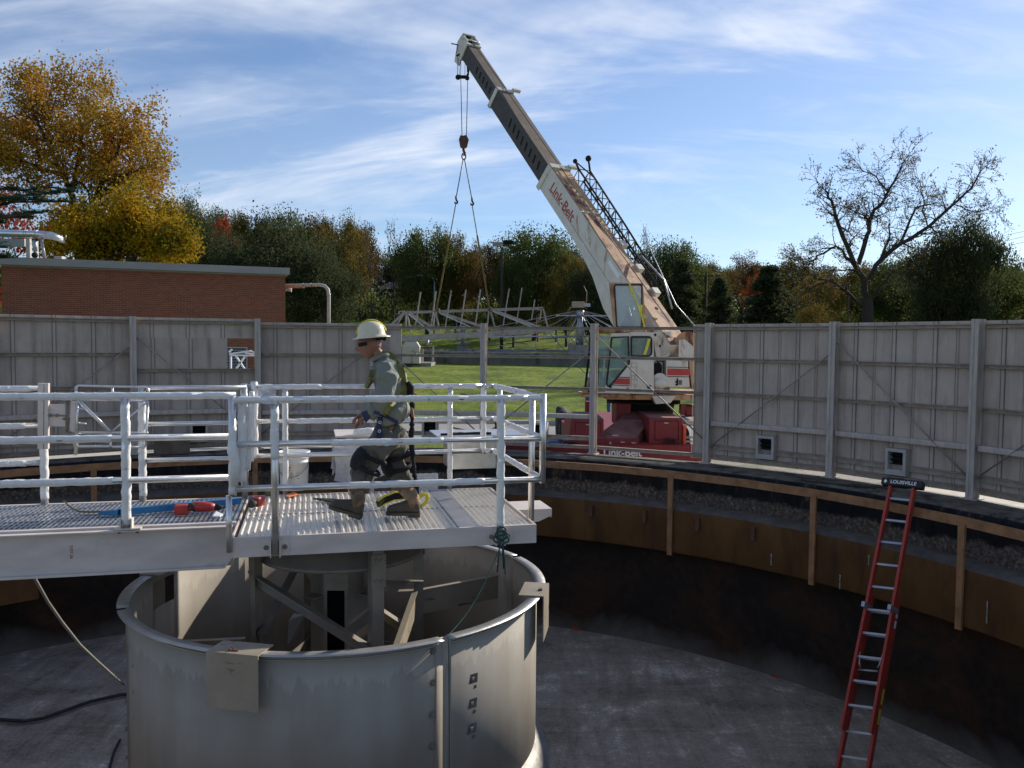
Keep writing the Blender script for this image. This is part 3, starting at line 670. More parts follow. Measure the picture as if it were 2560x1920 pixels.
for i in range(4):
    j = (i+1) % 4
    for z in (-.62,):
        q = MB(); q.bar(cp[i]+Vector((0, 0, z)), cp[j]+Vector((0, 0, z)), .012, .09); q.build('cage_brace', 'cage', cage)
# column with slot
q = MB(); n = 8; r = .27
co = [(r*math.cos(R_(22.5-90-45+45*i)), r*math.sin(R_(22.5-90-45+45*i))) for i in range(n)]
zs = [-2.2, -.42, .12, .42]
for i in range(n):
    x0, y0 = co[i]; x1, y1 = co[(i+1) % n]; A = Vector((WC.x+x0, WC.y+y0, 0)); B = Vector((WC.x+x1, WC.y+y1, 0))
    front = (y0+y1)/2 < -.24 and abs((x0+x1)/2) < .05
    if front:
        for f0, f1, z0, z1 in ((0, .14, -2.2, .42), (.86, 1, -2.2, .42), (.14, .86, -2.2, -.44), (.14, .86, .13, .42)):
            a_, b_ = A.lerp(B, f0), A.lerp(B, f1); q._add([(a_.x, a_.y, z0), (b_.x, b_.y, z0), (b_.x, b_.y, z1), (a_.x, a_.y, z1)], [(0, 1, 2, 3)])
    else: q._add([(A.x, A.y, -2.2), (B.x, B.y, -2.2), (B.x, B.y, .42), (A.x, A.y, .42)], [(0, 1, 2, 3)])
q.build('column', 'cage', cage)
q = MB(); q.M = Matrix.Translation((WC.x, WC.y, 0)); q.box(-.14, .14, .05, .07, -1.5, .3); q.build('column_core', 'black', cage)
for i in range(4):
    a = R_(45+90*i+10); c = pol(WC, .27, a); q = MB(frame(c, (math.cos(a), math.sin(a), 0)))
    q.prism([(0, 0, .40), (.22, 0, .40), (0, 0, .12)], (0, .012, 0)); q.box(0, .12, -.06, .07, .08, .09); q.build('gusset', 'cage', cage)
# radial arms to the shell
for a0, r0, r1, z in ((R_(35), .78, 1.66, -.07), (R_(-8), .85, 1.66, -.33), (R_(190), .82, 1.66, -.33), (R_(100), .82, 1.66, -.33)):
    A = pol(WC, r0, a0, z); B = pol(WC, r1, a0, z); q = MB(); q.bar(A, B, .05, .012); q.bar(A-Vector((0, 0, .12)), B-Vector((0, 0, .12)), .01, .22); q.build('radial_arm', 'flange' if False else 'plate', cage)
A = Vector((cp[2].x, cp[2].y, -.05)); B = Vector((-.95, 6.35, -.30)); q = MB(); q.bar(A, B, .05, .012); q.bar(A-Vector((0, 0, .12)), B-Vector((0, 0, .12)), .01, .22); q.build('radial_arm', 'plate', cage)
# small bent baffle in the sun at the left
c = P(745, 1545, 6.85); q = MB()
q.prism([P(722, 1552, 6.8), P(760, 1539, 6.95), P(748, 1578, 6.95), P(718, 1614, 6.8)], (.0, .012, .0)); q.prism([P(722, 1552, 6.8), P(760, 1539, 6.95), P(735, 1535, 7.05)], (0, 0, .006)); q.build('baffle', 'flange', cage)
# ================================================================== WORK PLATFORM
ZD = .78
U3 = Vector((.9717, .2365, 0)); V3 = Vector((-.2365, .9717, 0)); PO = Vector((-2.07, 6.11, 0))
PM = frame(PO, U3)           # local x along the front edge, y away from the camera
W_, D_ = 2.32, 1.72
plat = thing('work_platform', 'square aluminium work platform with film wrapped guard rails above the steel drum', 'platform', PO+Vector((0, 0, ZD-.15)))
q = MB(PM); q.box(.02, W_-.02, .02, D_-.02, ZD-.045, ZD-.012)
for r0, r1 in ((.01, .835), (.845, D_-.01)):
    for c0, c1 in ((.01, .76), (.775, 1.16), (1.18, 1.70), (1.86, W_-.01)):
        n = int((c1-c0)/.046)
        for i in range(n):
            x = c0+(i+.5)*(c1-c0)/n; w_ = .013
            k = int((r1-r0)/.034)
            # raised rib with beads
            q.hexa([(x-w_, r0, ZD-.013), (x+w_, r0, ZD-.013), (x+w_, r1, ZD-.013), (x-w_, r1, ZD-.013), (x-w_*.5, r0, ZD-.002), (x+w_*.5, r0, ZD-.002), (x+w_*.5, r1, ZD-.002), (x-w_*.5, r1, ZD-.002)])
            for j in range(k):
                y = r0+(j+.5)*(r1-r0)/k
                q._add([(x-.010, y-.009, ZD-.002), (x+.010, y-.009, ZD-.002), (x+.010, y+.009, ZD-.002), (x-.010, y+.009, ZD-.002), (x, y, ZD+.006)], [(0, 1, 4), (1, 2, 4), (2, 3, 4), (3, 0, 4)])
q.build('deck_board', 'deck', plat)
q = MB(PM); q.box(1.705, 1.855, .01, D_-.01, ZD-.012, ZD-.003); q.box(.76, .775, .01, D_-.01, ZD-.012, ZD-.004); q.box(1.16, 1.18, .01, D_-.01, ZD-.012, ZD-.004)  # smooth strips between the boards, darker than the ribs
q.box(.01, W_-.01, .835, .845, ZD-.012, ZD-.006); q.build('deck_strip', 'deckdark', plat)
for nm, b in (('side_beam', (-.008, W_+.008, -.02, -.008, ZD-.15, ZD)), ('side_beam', (-.008, W_+.008, D_+.0, D_+.012, ZD-.15, ZD)), ('side_beam', (-.02, -.008, -.008, D_, ZD-.15, ZD)), ('side_beam', (W_+.008, W_+.02, -.02, D_, ZD-.15, ZD))):
    q = MB(PM); q.box(*b); q.build(nm, 'alplate', plat)
q = MB(PM); q.box(-.008, W_+.008, -.008, .06, ZD-.15, ZD-.142); q.box(-.008, W_, -.010, .01, ZD-.008, ZD-.001); q.build('beam_flange', 'alplate', plat)
q = MB(PM)
for x in (.55, 1.1, 1.65): q.box(x-.03, x+.03, .0, D_, ZD-.14, ZD-.05)
q.build('joist', 'alplate', plat)
# bracket arm beyond the right corner
q = MB(PM); q.prism([(W_+.02, .62, ZD-.02), (W_+.34, .62, ZD-.02), (W_+.34, .62, ZD-.07), (W_+.22, .62, ZD-.12), (W_+.02, .62, ZD-.15)], (0, .01, 0))
q.box(W_+.02, W_+.34, .62, 1.02, ZD-.02, ZD-.01); q.box(W_+.33, W_+.34, .63, 1.02, ZD-.09, ZD-.02); q.prism([(W_+.02, 1.01, ZD-.02), (W_+.34, 1.01, ZD-.02), (W_+.34, 1.01, ZD-.07), (W_+.02, 1.01, ZD-.15)], (0, .01, 0))
q.build('bracket_arm', 'alplate', plat)
RZ = (1.035, .705, .375)
def rail(parent, a, b, r=.024, wrap=None, seed=0, nm='rail_pipe', M4=PM):
    q = MB(M4)
    q.tube([a, b], r, 12)
    o_ = q.build(nm, 'alum', parent)
    for w0, w1 in (wrap or []):
        A = Vector(a).lerp(Vector(b), w0); B = Vector(a).lerp(Vector(b), w1); pts, rr = lumpy(A, B, r*1.10, .035, .34, seed)
        seed += 1; f = MB(M4); f.tube(pts, rr, 10); f.build('film_wrap', 'film', o_)
    return o_
def ppost(x, y, z0, z1, wraps=None, r=.026, seed=1, parent=plat, M4=PM): return rail(parent, (x, y, z0), (x, y, z1), r, wraps, seed, 'rail_post', M4)
yF, yB, xR = -.055, D_+.03, W_+.055
for i, z in enumerate(RZ):
    rail(plat, (.0, yF, ZD+z), (xR, yF, ZD+z), .024, [[(.0, 1)], [(.30, .66)], [(.35, .8)]][i], 10+i)
    rail(plat, (-.03, yB, ZD+z), (2.26, yB, ZD+z), .024, [[(.06, .30), (.6, .97)], [(.2, .9)], [(.5, .66)]][i], 20+i)
    rail(plat, (xR, yF, ZD+z), (xR, D_+.03 if i else D_+.03, ZD+z), .024, [[(.3, .97)], [(.25, .98)], [(.25, .98)]][i], 30+i)
    rail(plat, (2.26, yB, ZD+z), (xR, yB, ZD+z), .024, None, 33)
ppost(.30, yF, ZD-.13, ZD+RZ[0], [(.62, .94)], .029, 40); ppost(2.03, yF, ZD-.13, ZD+RZ[0], [(.12, .97)], .029, 41)
ppost(xR, yF, ZD+RZ[2]-.03, ZD+RZ[0]+.03, None, .027, 42)
ppost(xR, .28, ZD-.03, ZD+RZ[0], None, .027, 43); ppost(xR, 1.52, ZD-.13, ZD+RZ[0], [(.45, .95)], .025, 44)
ppost(.32, yB, ZD-.03, ZD+RZ[0], [(.1, .95)], .025, 45); ppost(1.92, yB, ZD-.03, ZD+RZ[0], [(.1, .95)], .024, 46)
ppost(2.26, yB, ZD+RZ[2]-.03, ZD+RZ[0]+.02, [(.03, .97)], .026, 47)
ppost(-.0, yF, ZD+RZ[2]-.05, ZD+RZ[0]+.03, [(.02, .70)], .027, 48); ppost(-.03, yF+.02, ZD-.1, ZD+RZ[2]-.05, None, .022, 49)
ppost(-.05, yB-.03, ZD+.05, ZD+RZ[0]+.03, [(.02, .99)], .030, 50)
ppost(.04, yB+.0, ZD+RZ[2]-.03, ZD+RZ[0]+.05, [(.02, .99)], .030, 52); ppost(-.05, yB-.03, ZD-.1, ZD+.25, None, .024, 53)
for x in (.30, 2.03):
    q = MB(PM); q.box(x-.10, x+.10, yF+.022, yF+.034, ZD-.145, ZD-.015); q.box(x-.038, x-.030, yF-.03, yF+.022, ZD-.148, ZD-.02); q.box(x+.030, x+.038, yF-.03, yF+.022, ZD-.148, ZD-.02); o_ = q.build('post_bracket', 'alplate', plat)
    for s_ in (-.068, .068):
        q = MB(PM); q.tube([(x+s_, yF+.022, ZD-.08), (x+s_, yF+.016, ZD-.08)], .019, 12); q.tube([(x+s_, yF+.018, ZD-.08), (x+s_, yF+.004, ZD-.08)], .011, 6); q.build('bolt', 'cage', o_)
# loose film rags at the left gate posts and on the rails
for i, (x, y, z0, z1, r) in enumerate(((.055, yF+.05, ZD+.42, ZD+1.03, .026), (.10, yF+.10, ZD+.5, ZD+.98, .022), (.02, yB-.14, ZD+.35, ZD+1.0, .024))):
    pts, rr = lumpy((x, y, z0), (x+.01, y, z1), r, .04, .9, 60+i); q = MB(PM); q.tube(pts, rr, 8); q.build('film_rag', 'film', plat)
q = MB(PM); q.tube([(.0, yF-.02, ZD+.72), (.0, yF-.02, ZD+.66), (.02, yF-.02, ZD+.58), (.01, yF-.02, ZD+.4)], [.03, .038, .034, .028], 8)
q.build('film_rag', 'film', plat)
rn = random.Random(3)
for cxp in ((.15, yB-.02, ZD+RZ[0]-.04, .07), (.27, yF, ZD+RZ[0]-.0, .04), (1.15, yF-.01, ZD+RZ[1], .035)):
    x, y, z, s_ = cxp; vs = []; q = MB(PM)
    for i in range(6):
        for j in range(4): vs.append((x+(i-2.5)*s_*.5+rn.uniform(-.4, .4)*s_*.3, y-.03+rn.uniform(-1, 1)*s_*.3, z+(j-2)*s_*.4+rn.uniform(-.4, .4)*s_*.3))
    q._add(vs, [(i*4+j, i*4+4+j, i*4+5+j, i*4+j+1) for i in range(5) for j in range(3)], True); q.build('film_rag', 'sheet', plat)
# ================================================================== WALKWAY BRIDGE
walk = thing('walkway_bridge', 'aluminium walkway of open grating with film wrapped rails running off to the left', 'walkway', PO+Vector((-2, -.4, ZD)))
wx0, wx1, wy0, wy1 = -4.6, -.03, .50, 1.66
q = MB(PM); nb = 118
for i in range(nb):
    x = wx0+(i+.5)*(wx1-wx0)/nb; q.box(x-.0035, x+.0035, wy0+.06, wy1-.04, ZD-.035, ZD-.004)
    if i % 1 == 0: q.box(x-.009, x+.009, wy0+.06, wy1-.04, ZD-.004, ZD+.001)
for j in range(11):
    y = wy0+.10+j*.1; q.box(wx0, wx1, y-.003, y+.003, ZD-.012, ZD+.003)
q.build('grating', 'grate', walk)
q = MB(PM); q.box(wx0, wx1, wy0+.02, wy0+.06, ZD-.04, ZD+.006); q.box(wx0, wx1, wy1-.04, wy1, ZD-.04, ZD+.004); q.build('edge_angle', 'alplate', walk)
q = MB(PM)
wz0 = ZD-.34; y0 = wy0
q.box(wx0, wx1-.02, y0, y0+.008, wz0, ZD-.01); q.box(wx0, wx1-.02, y0-.06, y0+.03, ZD-.02, ZD-.01); q.box(wx0, wx1-.08, y0-.06, y0+.03, wz0-.008, wz0)
q.prism([(wx1-.08, y0-.06, wz0-.008), (wx1-.08, y0-.06, wz0+.012), (wx1-.02, y0-.06, wz0+.08)], (0, .06, 0))
q.box(wx0, wx1-.08, y0-.06, y0-.055, wz0, wz0+.012)
wb = q.build('near_beam', 'alplate', walk)
q = MB(PM); q.box(wx0, wx1-.02, wy1-.008, wy1, ZD-.34, ZD-.01); q.box(wx0, wx1-.02, wy1, wy1+.06, ZD-.348, ZD-.34); q.build('far_beam', 'alplate', walk)
q = MB(PM)
for i in range(7): x = wx0+.3+i*.65; q.box(x-.03, x+.03, wy0+.03, wy1-.03, ZD-.12, ZD-.045)
q.build('joist', 'alplate', walk)
M['pen'] = mat('red marker', (.30, .02, .03), (.3, .02, .03), .7)
c = P(168, 1362, 6.2); loc = PM.inverted() @ c
fm = PM @ Matrix.Translation((loc.x, y0-.0015, ZD-.17)) @ Matrix.Rotation(math.pi/2, 4, 'X') @ Matrix.Rotation(-math.pi/2, 4, 'Z')
text('lettering', '3107-26', .032, fm, 'pen', wb, .0004)
yN, yFw = wy0-.0, wy1-.03
for i, z in enumerate(RZ):
    rail(walk, (wx0, yN, ZD+z), (-.02, yN, ZD+z), .027, [[(.0, .99)], [(0, .80)], [(0, .80)]][i], 70+i)
    x_end = -1.74
    rail(walk, (wx0, yFw, ZD+z), (x_end, yFw, ZD+z), .025, [[(0, .97)], [(0, .95)], [(0, .95)]][i], 80+i)
    rail(walk, (-.93, yFw, ZD+z), (-.02, yFw, ZD+z), .022, None, 84)
ppost(-.84, yN, ZD+.0, ZD+RZ[0], [(.03, .94)], .031, 90, walk); ppost(-2.9, yN, ZD, ZD+RZ[0], [(.03, .94)], .031, 91, walk)
ppost(-.93, yFw, ZD, ZD+RZ[0]+.02, [(.05, .95)], .031, 92, walk); ppost(-1.74, yFw, ZD, ZD+RZ[0]+.02, [(.05, .62), (.78, .95)], .031, 93, walk)
ppost(-.04, yFw, ZD, ZD+RZ[0], [(.3, .95)], .026, 94, walk); ppost(-3.6, yFw, ZD, ZD+RZ[0], [(.05, .95)], .028, 95, walk)
for x, y in ((-.84, yN), (-2.9, yN)):
    q = MB(PM); q.box(x-.09, x+.11, y-.06, y+.03, ZD-.006, ZD+.006); q.box(x-.045, x-.035, y-.05, y+.03, ZD+.0, ZD+.07); q.box(x+.035, x+.045, y-.05, y+.03, ZD, ZD+.08); o_ = q.build('post_foot', 'alplate', walk)
    for s_ in (-.05, .08):
        q = MB(PM); q.tube([(x+s_, y-.03, ZD-.035), (x+s_, y-.03, ZD-.02)], .012, 6); q.build('bolt', 'rustdark', o_)
for (u, v) in ((62, 1072), (185, 1068)):   # tape bits
    loc = PM.inverted() @ P(u, v, 7.05)
# ---- gate with a hinge plate on the far rail
gate = thing('swing_gate', 'small welded gate frame with a flat latch plate clamped to the far walkway rail', 'gate', PO+U3*-1.8+V3*1.5+Vector((0, 0, ZD+.3)))
gy = 1.50
def gp(u, v): 
    d = _ray(u, v); n_ = V3; k = ((PO+V3*gy)-EYE).dot(n_)/d.dot(n_); return EYE+d*k
q = MB()
for off in (0, 14):
    q.bar(gp(104+off*1.0, 958), gp(103+off, 1122), .045 if not off else .03, .05, up=V3)
q.build('clamp_channel', 'alplate', gate)
q = MB(); q.prism([gp(113, 1011), gp(168, 1010), gp(168, 1066), gp(113, 1066)], V3*.008); pl = q.build('latch_plate', 'alplate', gate)
q = MB(); q.prism([gp(177, 1003), gp(194, 1003), gp(190, 1081), gp(174, 1080)], V3*.02-U3*.0); q.build('hinge_leaf', 'alplate', gate)
q = MB(); q.tube([gp(168, 1001), gp(167, 1080)], .014, 8); q.tube([gp(164, 1080), gp(178, 1081)], .012, 6); q.tube([gp(164, 1003), gp(178, 1001)], .012, 6)
q.tube([gp(120, 1038)-V3*.02, gp(168, 1039)-V3*.02], .006, 6)
for u in (127, 144): q.ball(gp(u, 1038)-V3*.02, .015, 5)
q.ball(gp(161, 1047)-V3*.02, .012, 5); q.build('hinge_pin', 'cage', gate)
q = MB()
def gt(pts, r=.011): q.tube([gp(*p) for p in pts], r, 6)
gt([(191, 978), (190, 968), (196, 964), (365, 968), (371, 973), (371, 1000)]); gt([(190, 966), (190, 1000)]); gt([(281, 966), (281, 1000)])
gt([(191, 1000), (282, 1000), (371, 1003)]); gt([(194, 1000), (190, 1081)]); gt([(190, 1081), (371, 1082)]); gt([(370, 1003), (366, 1082), (364, 1116)])
gt([(197, 1003), (276, 1080)], .016); gt([(276, 1082), (371, 1003)], .009); gt([(190, 1081), (192, 1114), (196, 1116), (276, 1116)]); gt([(276, 1082), (276, 1113), (281, 1117), (364, 1118)])
gt([(195, 1021), (211, 1022)], .009); gt([(195, 1057), (216, 1060)], .009); q.build('gate_frame', 'alum', gate)
def strip(pts, w, name, mt, label, cat, axis=None, group=None, parent=None):
    q = MB(); axis = Vector(axis or (0, 0, 1)); vs = []
    for p in pts: p = Vector(p); vs += [p-axis*w/2, p+axis*w/2]
    n = len(pts); q._add(vs, [(2*i, 2*i+2, 2*i+3, 2*i+1) for i in range(n-1)], True)
    q._add([Vector(v)+Vector((.001, .003, 0)) for v in vs], [(2*i, 2*i+1, 2*i+3, 2*i+2) for i in range(n-1)], True)
    o = q.build(name, mt, parent)
    if label: tag(o, label, cat, group)
    return o
M['mtape'] = mat('masking tape', (.62, .56, .36), (.5, .45, .3), .7)
strip([gp(184, 1090), gp(185, 1105), gp(190, 1120), gp(188, 1138)], .028, 'tape_strip', 'mtape', 'short strip of masking tape dangling below the gate frame', 'tape', U3)
# ================================================================== LOOSE THINGS ON THE DECKS
def deckp(u, v, z=ZD+.01): return G(u, v, z)
# pail
bk = deckp(726, 1229); bk.y += .14
pail = thing('pail', 'white plastic pail with a wire handle and small black print on the platform', 'bucket', bk)
q = MB(Matrix.Translation(bk)); q.lathe([(.001, 0), (.125, 0), (.130, .01), (.142, .27), (.150, .272), (.150, .285), (.144, .287), (.1455, .315), (.153, .317), (.153, .33), (.147, .332), (.148, .355), (.156, .358), (.156, .378), (.146, .378), (.140, .36), (.121, .012), (.001, .01)], 40)
q.build('body', 'white', pail)
q = MB(Matrix.Translation(bk)); hp = []
for i in range(13):
    t = i/12; a = math.pi*t; hp.append((-.153*math.cos(a), -.155*math.sin(a)**.8, .29-.15*math.sin(a)))
q.tube(hp, .0025, 5); q.tube([hp[0], (-.16, 0, .30), (-.152, 0, .32)], .006, 5); q.tube([hp[-1], (.16, 0, .30), (.152, 0, .32)], .006, 5); q.build('handle', 'rope', pail)
q = MB(Matrix.Translation(bk)); rn = random.Random(5)
def dash(z, a, w, h): 
    r = .1265+.0165*z/.27+.0011; vs = []
    for k in range(4): 
        aa = a+w*k/3; vs += [(r*math.sin(aa), -r*math.cos(aa), z), (r*math.sin(aa), -r*math.cos(aa), z+h)]
    q._add(vs, [(0, 2, 3, 1), (2, 4, 5, 3), (4, 6, 7, 5)])
dash(.235, -.30, .32, .006); dash(.225, -.30, .32, .003); dash(.205, -.18, .18, .005)
for row in range(5):
    for cc_ in range(4):
        a = -.85+cc_*.42+rn.uniform(-.03, .03); z = .18-row*.026
        for k in range(2): dash(z-k*.006, a, .22*rn.uniform(.6, 1), .0022)
q.build('print', 'black', pail)
# drive box behind the rail: low motor housing on a pedestal
hb = PM @ Vector((.90, D_+.46, 0))
fmh = frame((hb.x, hb.y, 0), U3)
hous = thing('drive_housing', 'low grey drive housing wrapped in clear plastic behind the back rail', 'motor housing', (hb.x, hb.y, .2))
q = MB(fmh); q.bbox(.0, .30, .0, .5, 1.02, 1.27, .01); q.bbox(-.10, .42, -.05, .6, 1.27, 1.29, .006); q.box(.05, .30, .05, .5, .3, 1.02); q.build('casing', 'alplate', hous)
q = MB(fmh); q.bbox(.95, 1.95, -.02, .6, 1.245, 1.265, .008); q.box(1.1, 1.6, .05, .5, .9, 1.245); q.build('cover_plate', 'alum', hous)
q = MB(fmh)
for a, b, s_ in (((1.0, .05, 1.27), (1.5, .12, 1.275), 1), ((1.1, .15, 1.27), (1.55, .05, 1.275), 2)):
    pts, rr = lumpy(a, b, .018, .04, .9, s_); q.tube(pts, rr, 5)
q.build('harness_strap', 'black', hous)
def clothsheet(P0, P1, drop, name, mt, parent, sway=.05, seed=0, nx=14, ny=10, bulge=None):
    rn = random.Random(seed); P0 = Vector(P0); P1 = Vector(P1); vs = []; d = (P1-P0).normalized(); nrm_ = d.cross(Vector((0, 0, 1)))
    ph = [rn.random()*6 for _ in range(4)]
    for i in range(nx+1):
        for j in range(ny+1):
            s_ = i/nx; t = j/ny; off = sway*(math.sin(s_*7+ph[0]+t*2)*.6+math.sin(s_*15+ph[1]-t*3)*.3)*(t*.8+.2)
            dr = drop(s_) if callable(drop) else drop
            vs.append(P0.lerp(P1, s_+.04*math.sin(t*5+ph[2])*t)+nrm_*off+Vector((0, 0, -dr*t+rn.uniform(-.004, .004))))
    q = MB(); q._add(vs, [(i*(ny+1)+j, (i+1)*(ny+1)+j, (i+1)*(ny+1)+j+1, i*(ny+1)+j+1) for i in range(nx) for j in range(ny)], True); return q.build(name, mt, parent)
w2 = lambda x, y, z: fmh @ Vector((x, y, z))
clothsheet(w2(-.11, -.06, 1.24), w2(.50, -.07, 1.24), lambda s_: .40+.05*math.sin(s_*5), 'plastic_wrap', 'sheet', hous, .05, 1)
clothsheet(w2(-.11, .45, 1.24), w2(-.11, -.06, 1.24), .36, 'plastic_wrap', 'sheet', hous, .03, 2)
q = MB(); pts, rr = lumpy(w2(.10, .02, 1.31), w2(.30, .05, 1.31), .05, .03, .8, 9); q.tube(pts, rr, 8); q.build('plastic_bundle', 'sheet', hous)
clothsheet(w2(.62, -.28, .92), w2(.92, -.30, .92), lambda s_: .42+.25*s_, 'plastic_wrap', 'sheet', hous, .05, 4)
# lanyard pack of straps on the deck
lp = deckp(1010, 1245)
q = MB(); 
def flat(pts, w, h): 
    for a, b in zip(pts, pts[1:]): q.bar(a, b, w, h)
base = [deckp(944, 1262, ZD+.02), deckp(960, 1250, ZD+.05), deckp(985, 1240, ZD+.07), deckp(1010, 1238, ZD+.07)]
arc = [b_+Vector((0, 0, .0)) for b_ in base]
for k in range(len(arc)-1): q.bar(arc[k], arc[k+1], .02, .075)
pack = thing('shock_lanyard', 'black and yellow safety lanyard pack lying on the deck behind the boots', 'lanyard', lp)
q.build('pad', 'black', pack)
q = MB()
for s_ in (-1, 1):
    for k in range(len(arc)-1): q.bar(arc[k]+Vector((0, -.012, .036*s_)), arc[k+1]+Vector((0, -.012, .036*s_)), .02, .012)
cc_ = deckp(1056, 1250, ZD+.05); lo_ = []
for i in range(13): a = i/12*2*math.pi; lo_.append(cc_+Vector((.048*math.cos(a)+.0, .03*math.sin(a), .05*math.sin(a+.4))))
q3 = MB()
for k in range(12): q3.bar(lo_[k], lo_[k+1], .035, .008, up=(.3, 1, .2))
M['hiviz'] = mat('bright yellow webbing', (.68, .55, .03), (.5, .42, .04), .7); q.build('webbing', 'hiviz', pack); q3.build('webbing', 'hiviz', pack)
# black scraper
q = MB(); q.prism([deckp(782, 1248), deckp(830, 1249), deckp(870, 1253), deckp(868, 1257), deckp(830, 1257)], (0, 0, .012)); q.tube([deckp(840, 1253, ZD+.02), deckp(885, 1256, ZD+.02)], .014, 6)
solo(q.build('trowel', 'black'), 'dark pointed trowel lying on the deck in front of the boot', 'trowel')
q = MB(); q.prism([deckp(712, 1238), deckp(735, 1232), deckp(746, 1237), deckp(722, 1243)], (0, 0, .006)); solo(q.build('rag', 'orange'), 'small orange scrap beside the white pail', 'scrap')
M['olive2'] = mat('olive tin', (.10, .09, .04), (.07, .06, .03), .6)
q = MB(Matrix.Translation(deckp(672, 1240))); q.bbox(-.04, .04, 0, .05, 0, .05, .01); solo(q.build('small_box', 'olive2'), 'small dark olive box on the deck left of the white pail', 'box')
# blue bar, pry bar and cordless tools on the grating
A = G(300, 1280, ZD+.04); B = G(600, 1252, ZD+.04)
q = MB(); q.bar(A, B, .05, .055); q.prism([A+Vector((-.01, -.025, -.03)), A+Vector((-.01, -.025, .02)), A+Vector((-.17, -.02, .0)), A+Vector((-.17, -.02, -.02))], (0, .05, 0))
solo(q.build('blue_bar', 'bluep'), 'long blue straight bar lying across the walkway grating', 'bar')
q = MB(); pb = [G(158, 1251, ZD+.12), G(170, 1261, ZD+.08), G(182, 1272, ZD+.04), G(200, 1279, ZD+.02), G(225, 1280, ZD+.02), G(255, 1279, ZD+.02)]
q.tube(pb, [.008, .012, .013, .013, .012, .010], 6, ovalz=.6); M['pry'] = mat('worn pry bar', (.22, .17, .11), (.14, .11, .08), .5, .4); solo(q.build('pry_bar', 'pry'), 'curved bare metal pry bar at the left end of the blue bar', 'pry bar')
def drill(c, d, label, small=False):
    t = thing('cordless_tool', label, 'power tool', c); d = Vector(d).normalized(); fm = frame(c, d)
    q = MB(fm); q.bbox(-.16, -.05, -.04, .04, -.03, .055, .012); q.build('battery', 'redtool', t)
    q = MB(fm)
    if not small:
        q.tube([(-.03, 0, .03), (0, 0, .032), (.06, 0, .03), (.12, 0, .025), (.16, 0, .02)], [.03, .042, .045, .04, .03], 10); q.tube([(-.06, 0, .02), (-.02, 0, .03)], [.028, .03], 8); q.build('motor_body', 'redtool', t)
        q = MB(fm); q.tube([(.16, 0, .02), (.20, 0, .018), (.22, 0, .018)], [.03, .024, .016], 10); q.tube([(.22, 0, .018), (.27, 0, .016)], .006, 6); q.build('chuck', 'black', t)
        q = MB(fm); q.tube([(-.06, 0, .03), (.0, 0, .033)], [.02, .046], 10); q.build('grip', 'blackrub', t)
    else:
        q.tube([(-.05, 0, .01), (.02, .01, .0)], [.034, .028], 8); q.build('grip', 'blackrub', t)
    return t
drill(G(487, 1276, ZD+.03), U3*1+V3*.02, 'red cordless drill lying on the grating by the blue bar')
drill(G(628, 1262, ZD+.05), (-.3, -1, 0), 'red tool battery at the gap between walkway and platform', True)
q = MB(); q.prism([G(532, 1293, ZD+.01), G(541, 1281, ZD+.02), G(557, 1288, ZD+.015), G(550, 1293, ZD+.01)], (0, 0, .012)); solo(q.build('paper_scrap', 'white'), 'crumpled white scrap on the grating in front of the drill', 'scrap')
q = MB(); q.prism([G(428, 1256, ZD+.03), G(436, 1250, ZD+.05), G(443, 1254, ZD+.04)], (.0, .02, .01)); solo(q.build('paper_scrap', 'white'), 'tiny white scrap behind the middle of the blue bar', 'scrap')
q = MB(); q.tube([G(566, 1276, ZD+.01), G(574, 1272, ZD+.01), G(585, 1274, ZD+.01)], .008, 5); solo(q.build('orange_scrap', 'orange'), 'orange sliver on the grating between the two red tools', 'scrap')
# green rope
rp = thing('green_rope', 'thin dark green rope tied to the platform post and hanging over the steel drum', 'rope', P(1258, 1340, 6.5))
q = MB(); k0 = PM @ Vector((2.03, yF-.045, ZD-.02)); k1 = G(1117, 1592, WT+.01); 
pts = [k0, k0+Vector((.02, -.03, -.05))]
for i in range(1, 9):
    t = i/8; pp = pts[1].lerp(k1, t); pp.z -= .10*math.sin(math.pi*t); pts.append(pp)
ov = pol(WC, WR+.082, front_ang(1117, 1598), WT+.008); pts.append(ov); pts += [Vector((ov.x, ov.y-.01, WT-.05)), Vector((ov.x+.005, ov.y, -.4)), Vector((ov.x+.01, ov.y, -.9)), Vector((ov.x, ov.y-.01, -1.5))]
q.tube(pts, .0042, 6); q.build('line', 'greenrope', rp)
q = MB()
for i in range(3):
    kk = []
    for j in range(11): a = j/10*2*math.pi; kk.append(k0+Vector((.035*math.cos(a)*(1+.4*i), -.012-.01*i, -.03*i+.035*math.sin(a))))
    q.tube(kk, .008, 6)
for dx in (-.03, .02, .035): q.tube([k0+Vector((0, -.02, -.05)), k0+Vector((dx*.5, -.03, -.14)), k0+Vector((dx, -.02, -.24-abs(dx)*3))], .006, 5)
q.build('knot', 'greenrope', rp)
# cables in the tank
M['palecable'] = mat('pale cable', (.22, .21, .18), (.17, .16, .14), .7)
q = MB(); q.tube([P(72, 1421, 7.0), P(92, 1455, 7.3), P(120, 1505, 7.6), P(155, 1555, 8.0), P(200, 1612, 8.5), P(240, 1650, 9.0), P(282, 1688, 9.5), G(310, 1712, -3.45)], .014, 8)
solo(q.build('pale_cable', 'palecable'), 'pale cable hanging from the walkway down behind the steel drum', 'cable')
def onfloor(u, v, dz=.03):
    p = G(u, v, -3.55); r = math.hypot(p.x-CIN.x, p.y-CIN.y); z = -3.75+.33*(r/9.93)
    return G(u, v, z+dz)
q = MB(); q.tube([onfloor(*p) for p in ((-60, 1775), (0, 1799), (60, 1803), (110, 1795), (165, 1775), (225, 1754), (300, 1737), (380, 1730))], .028, 8)
solo(q.build('black_hose', 'blackrub'), 'thick black hose curving over the tank floor to the left of the steel drum', 'hose')
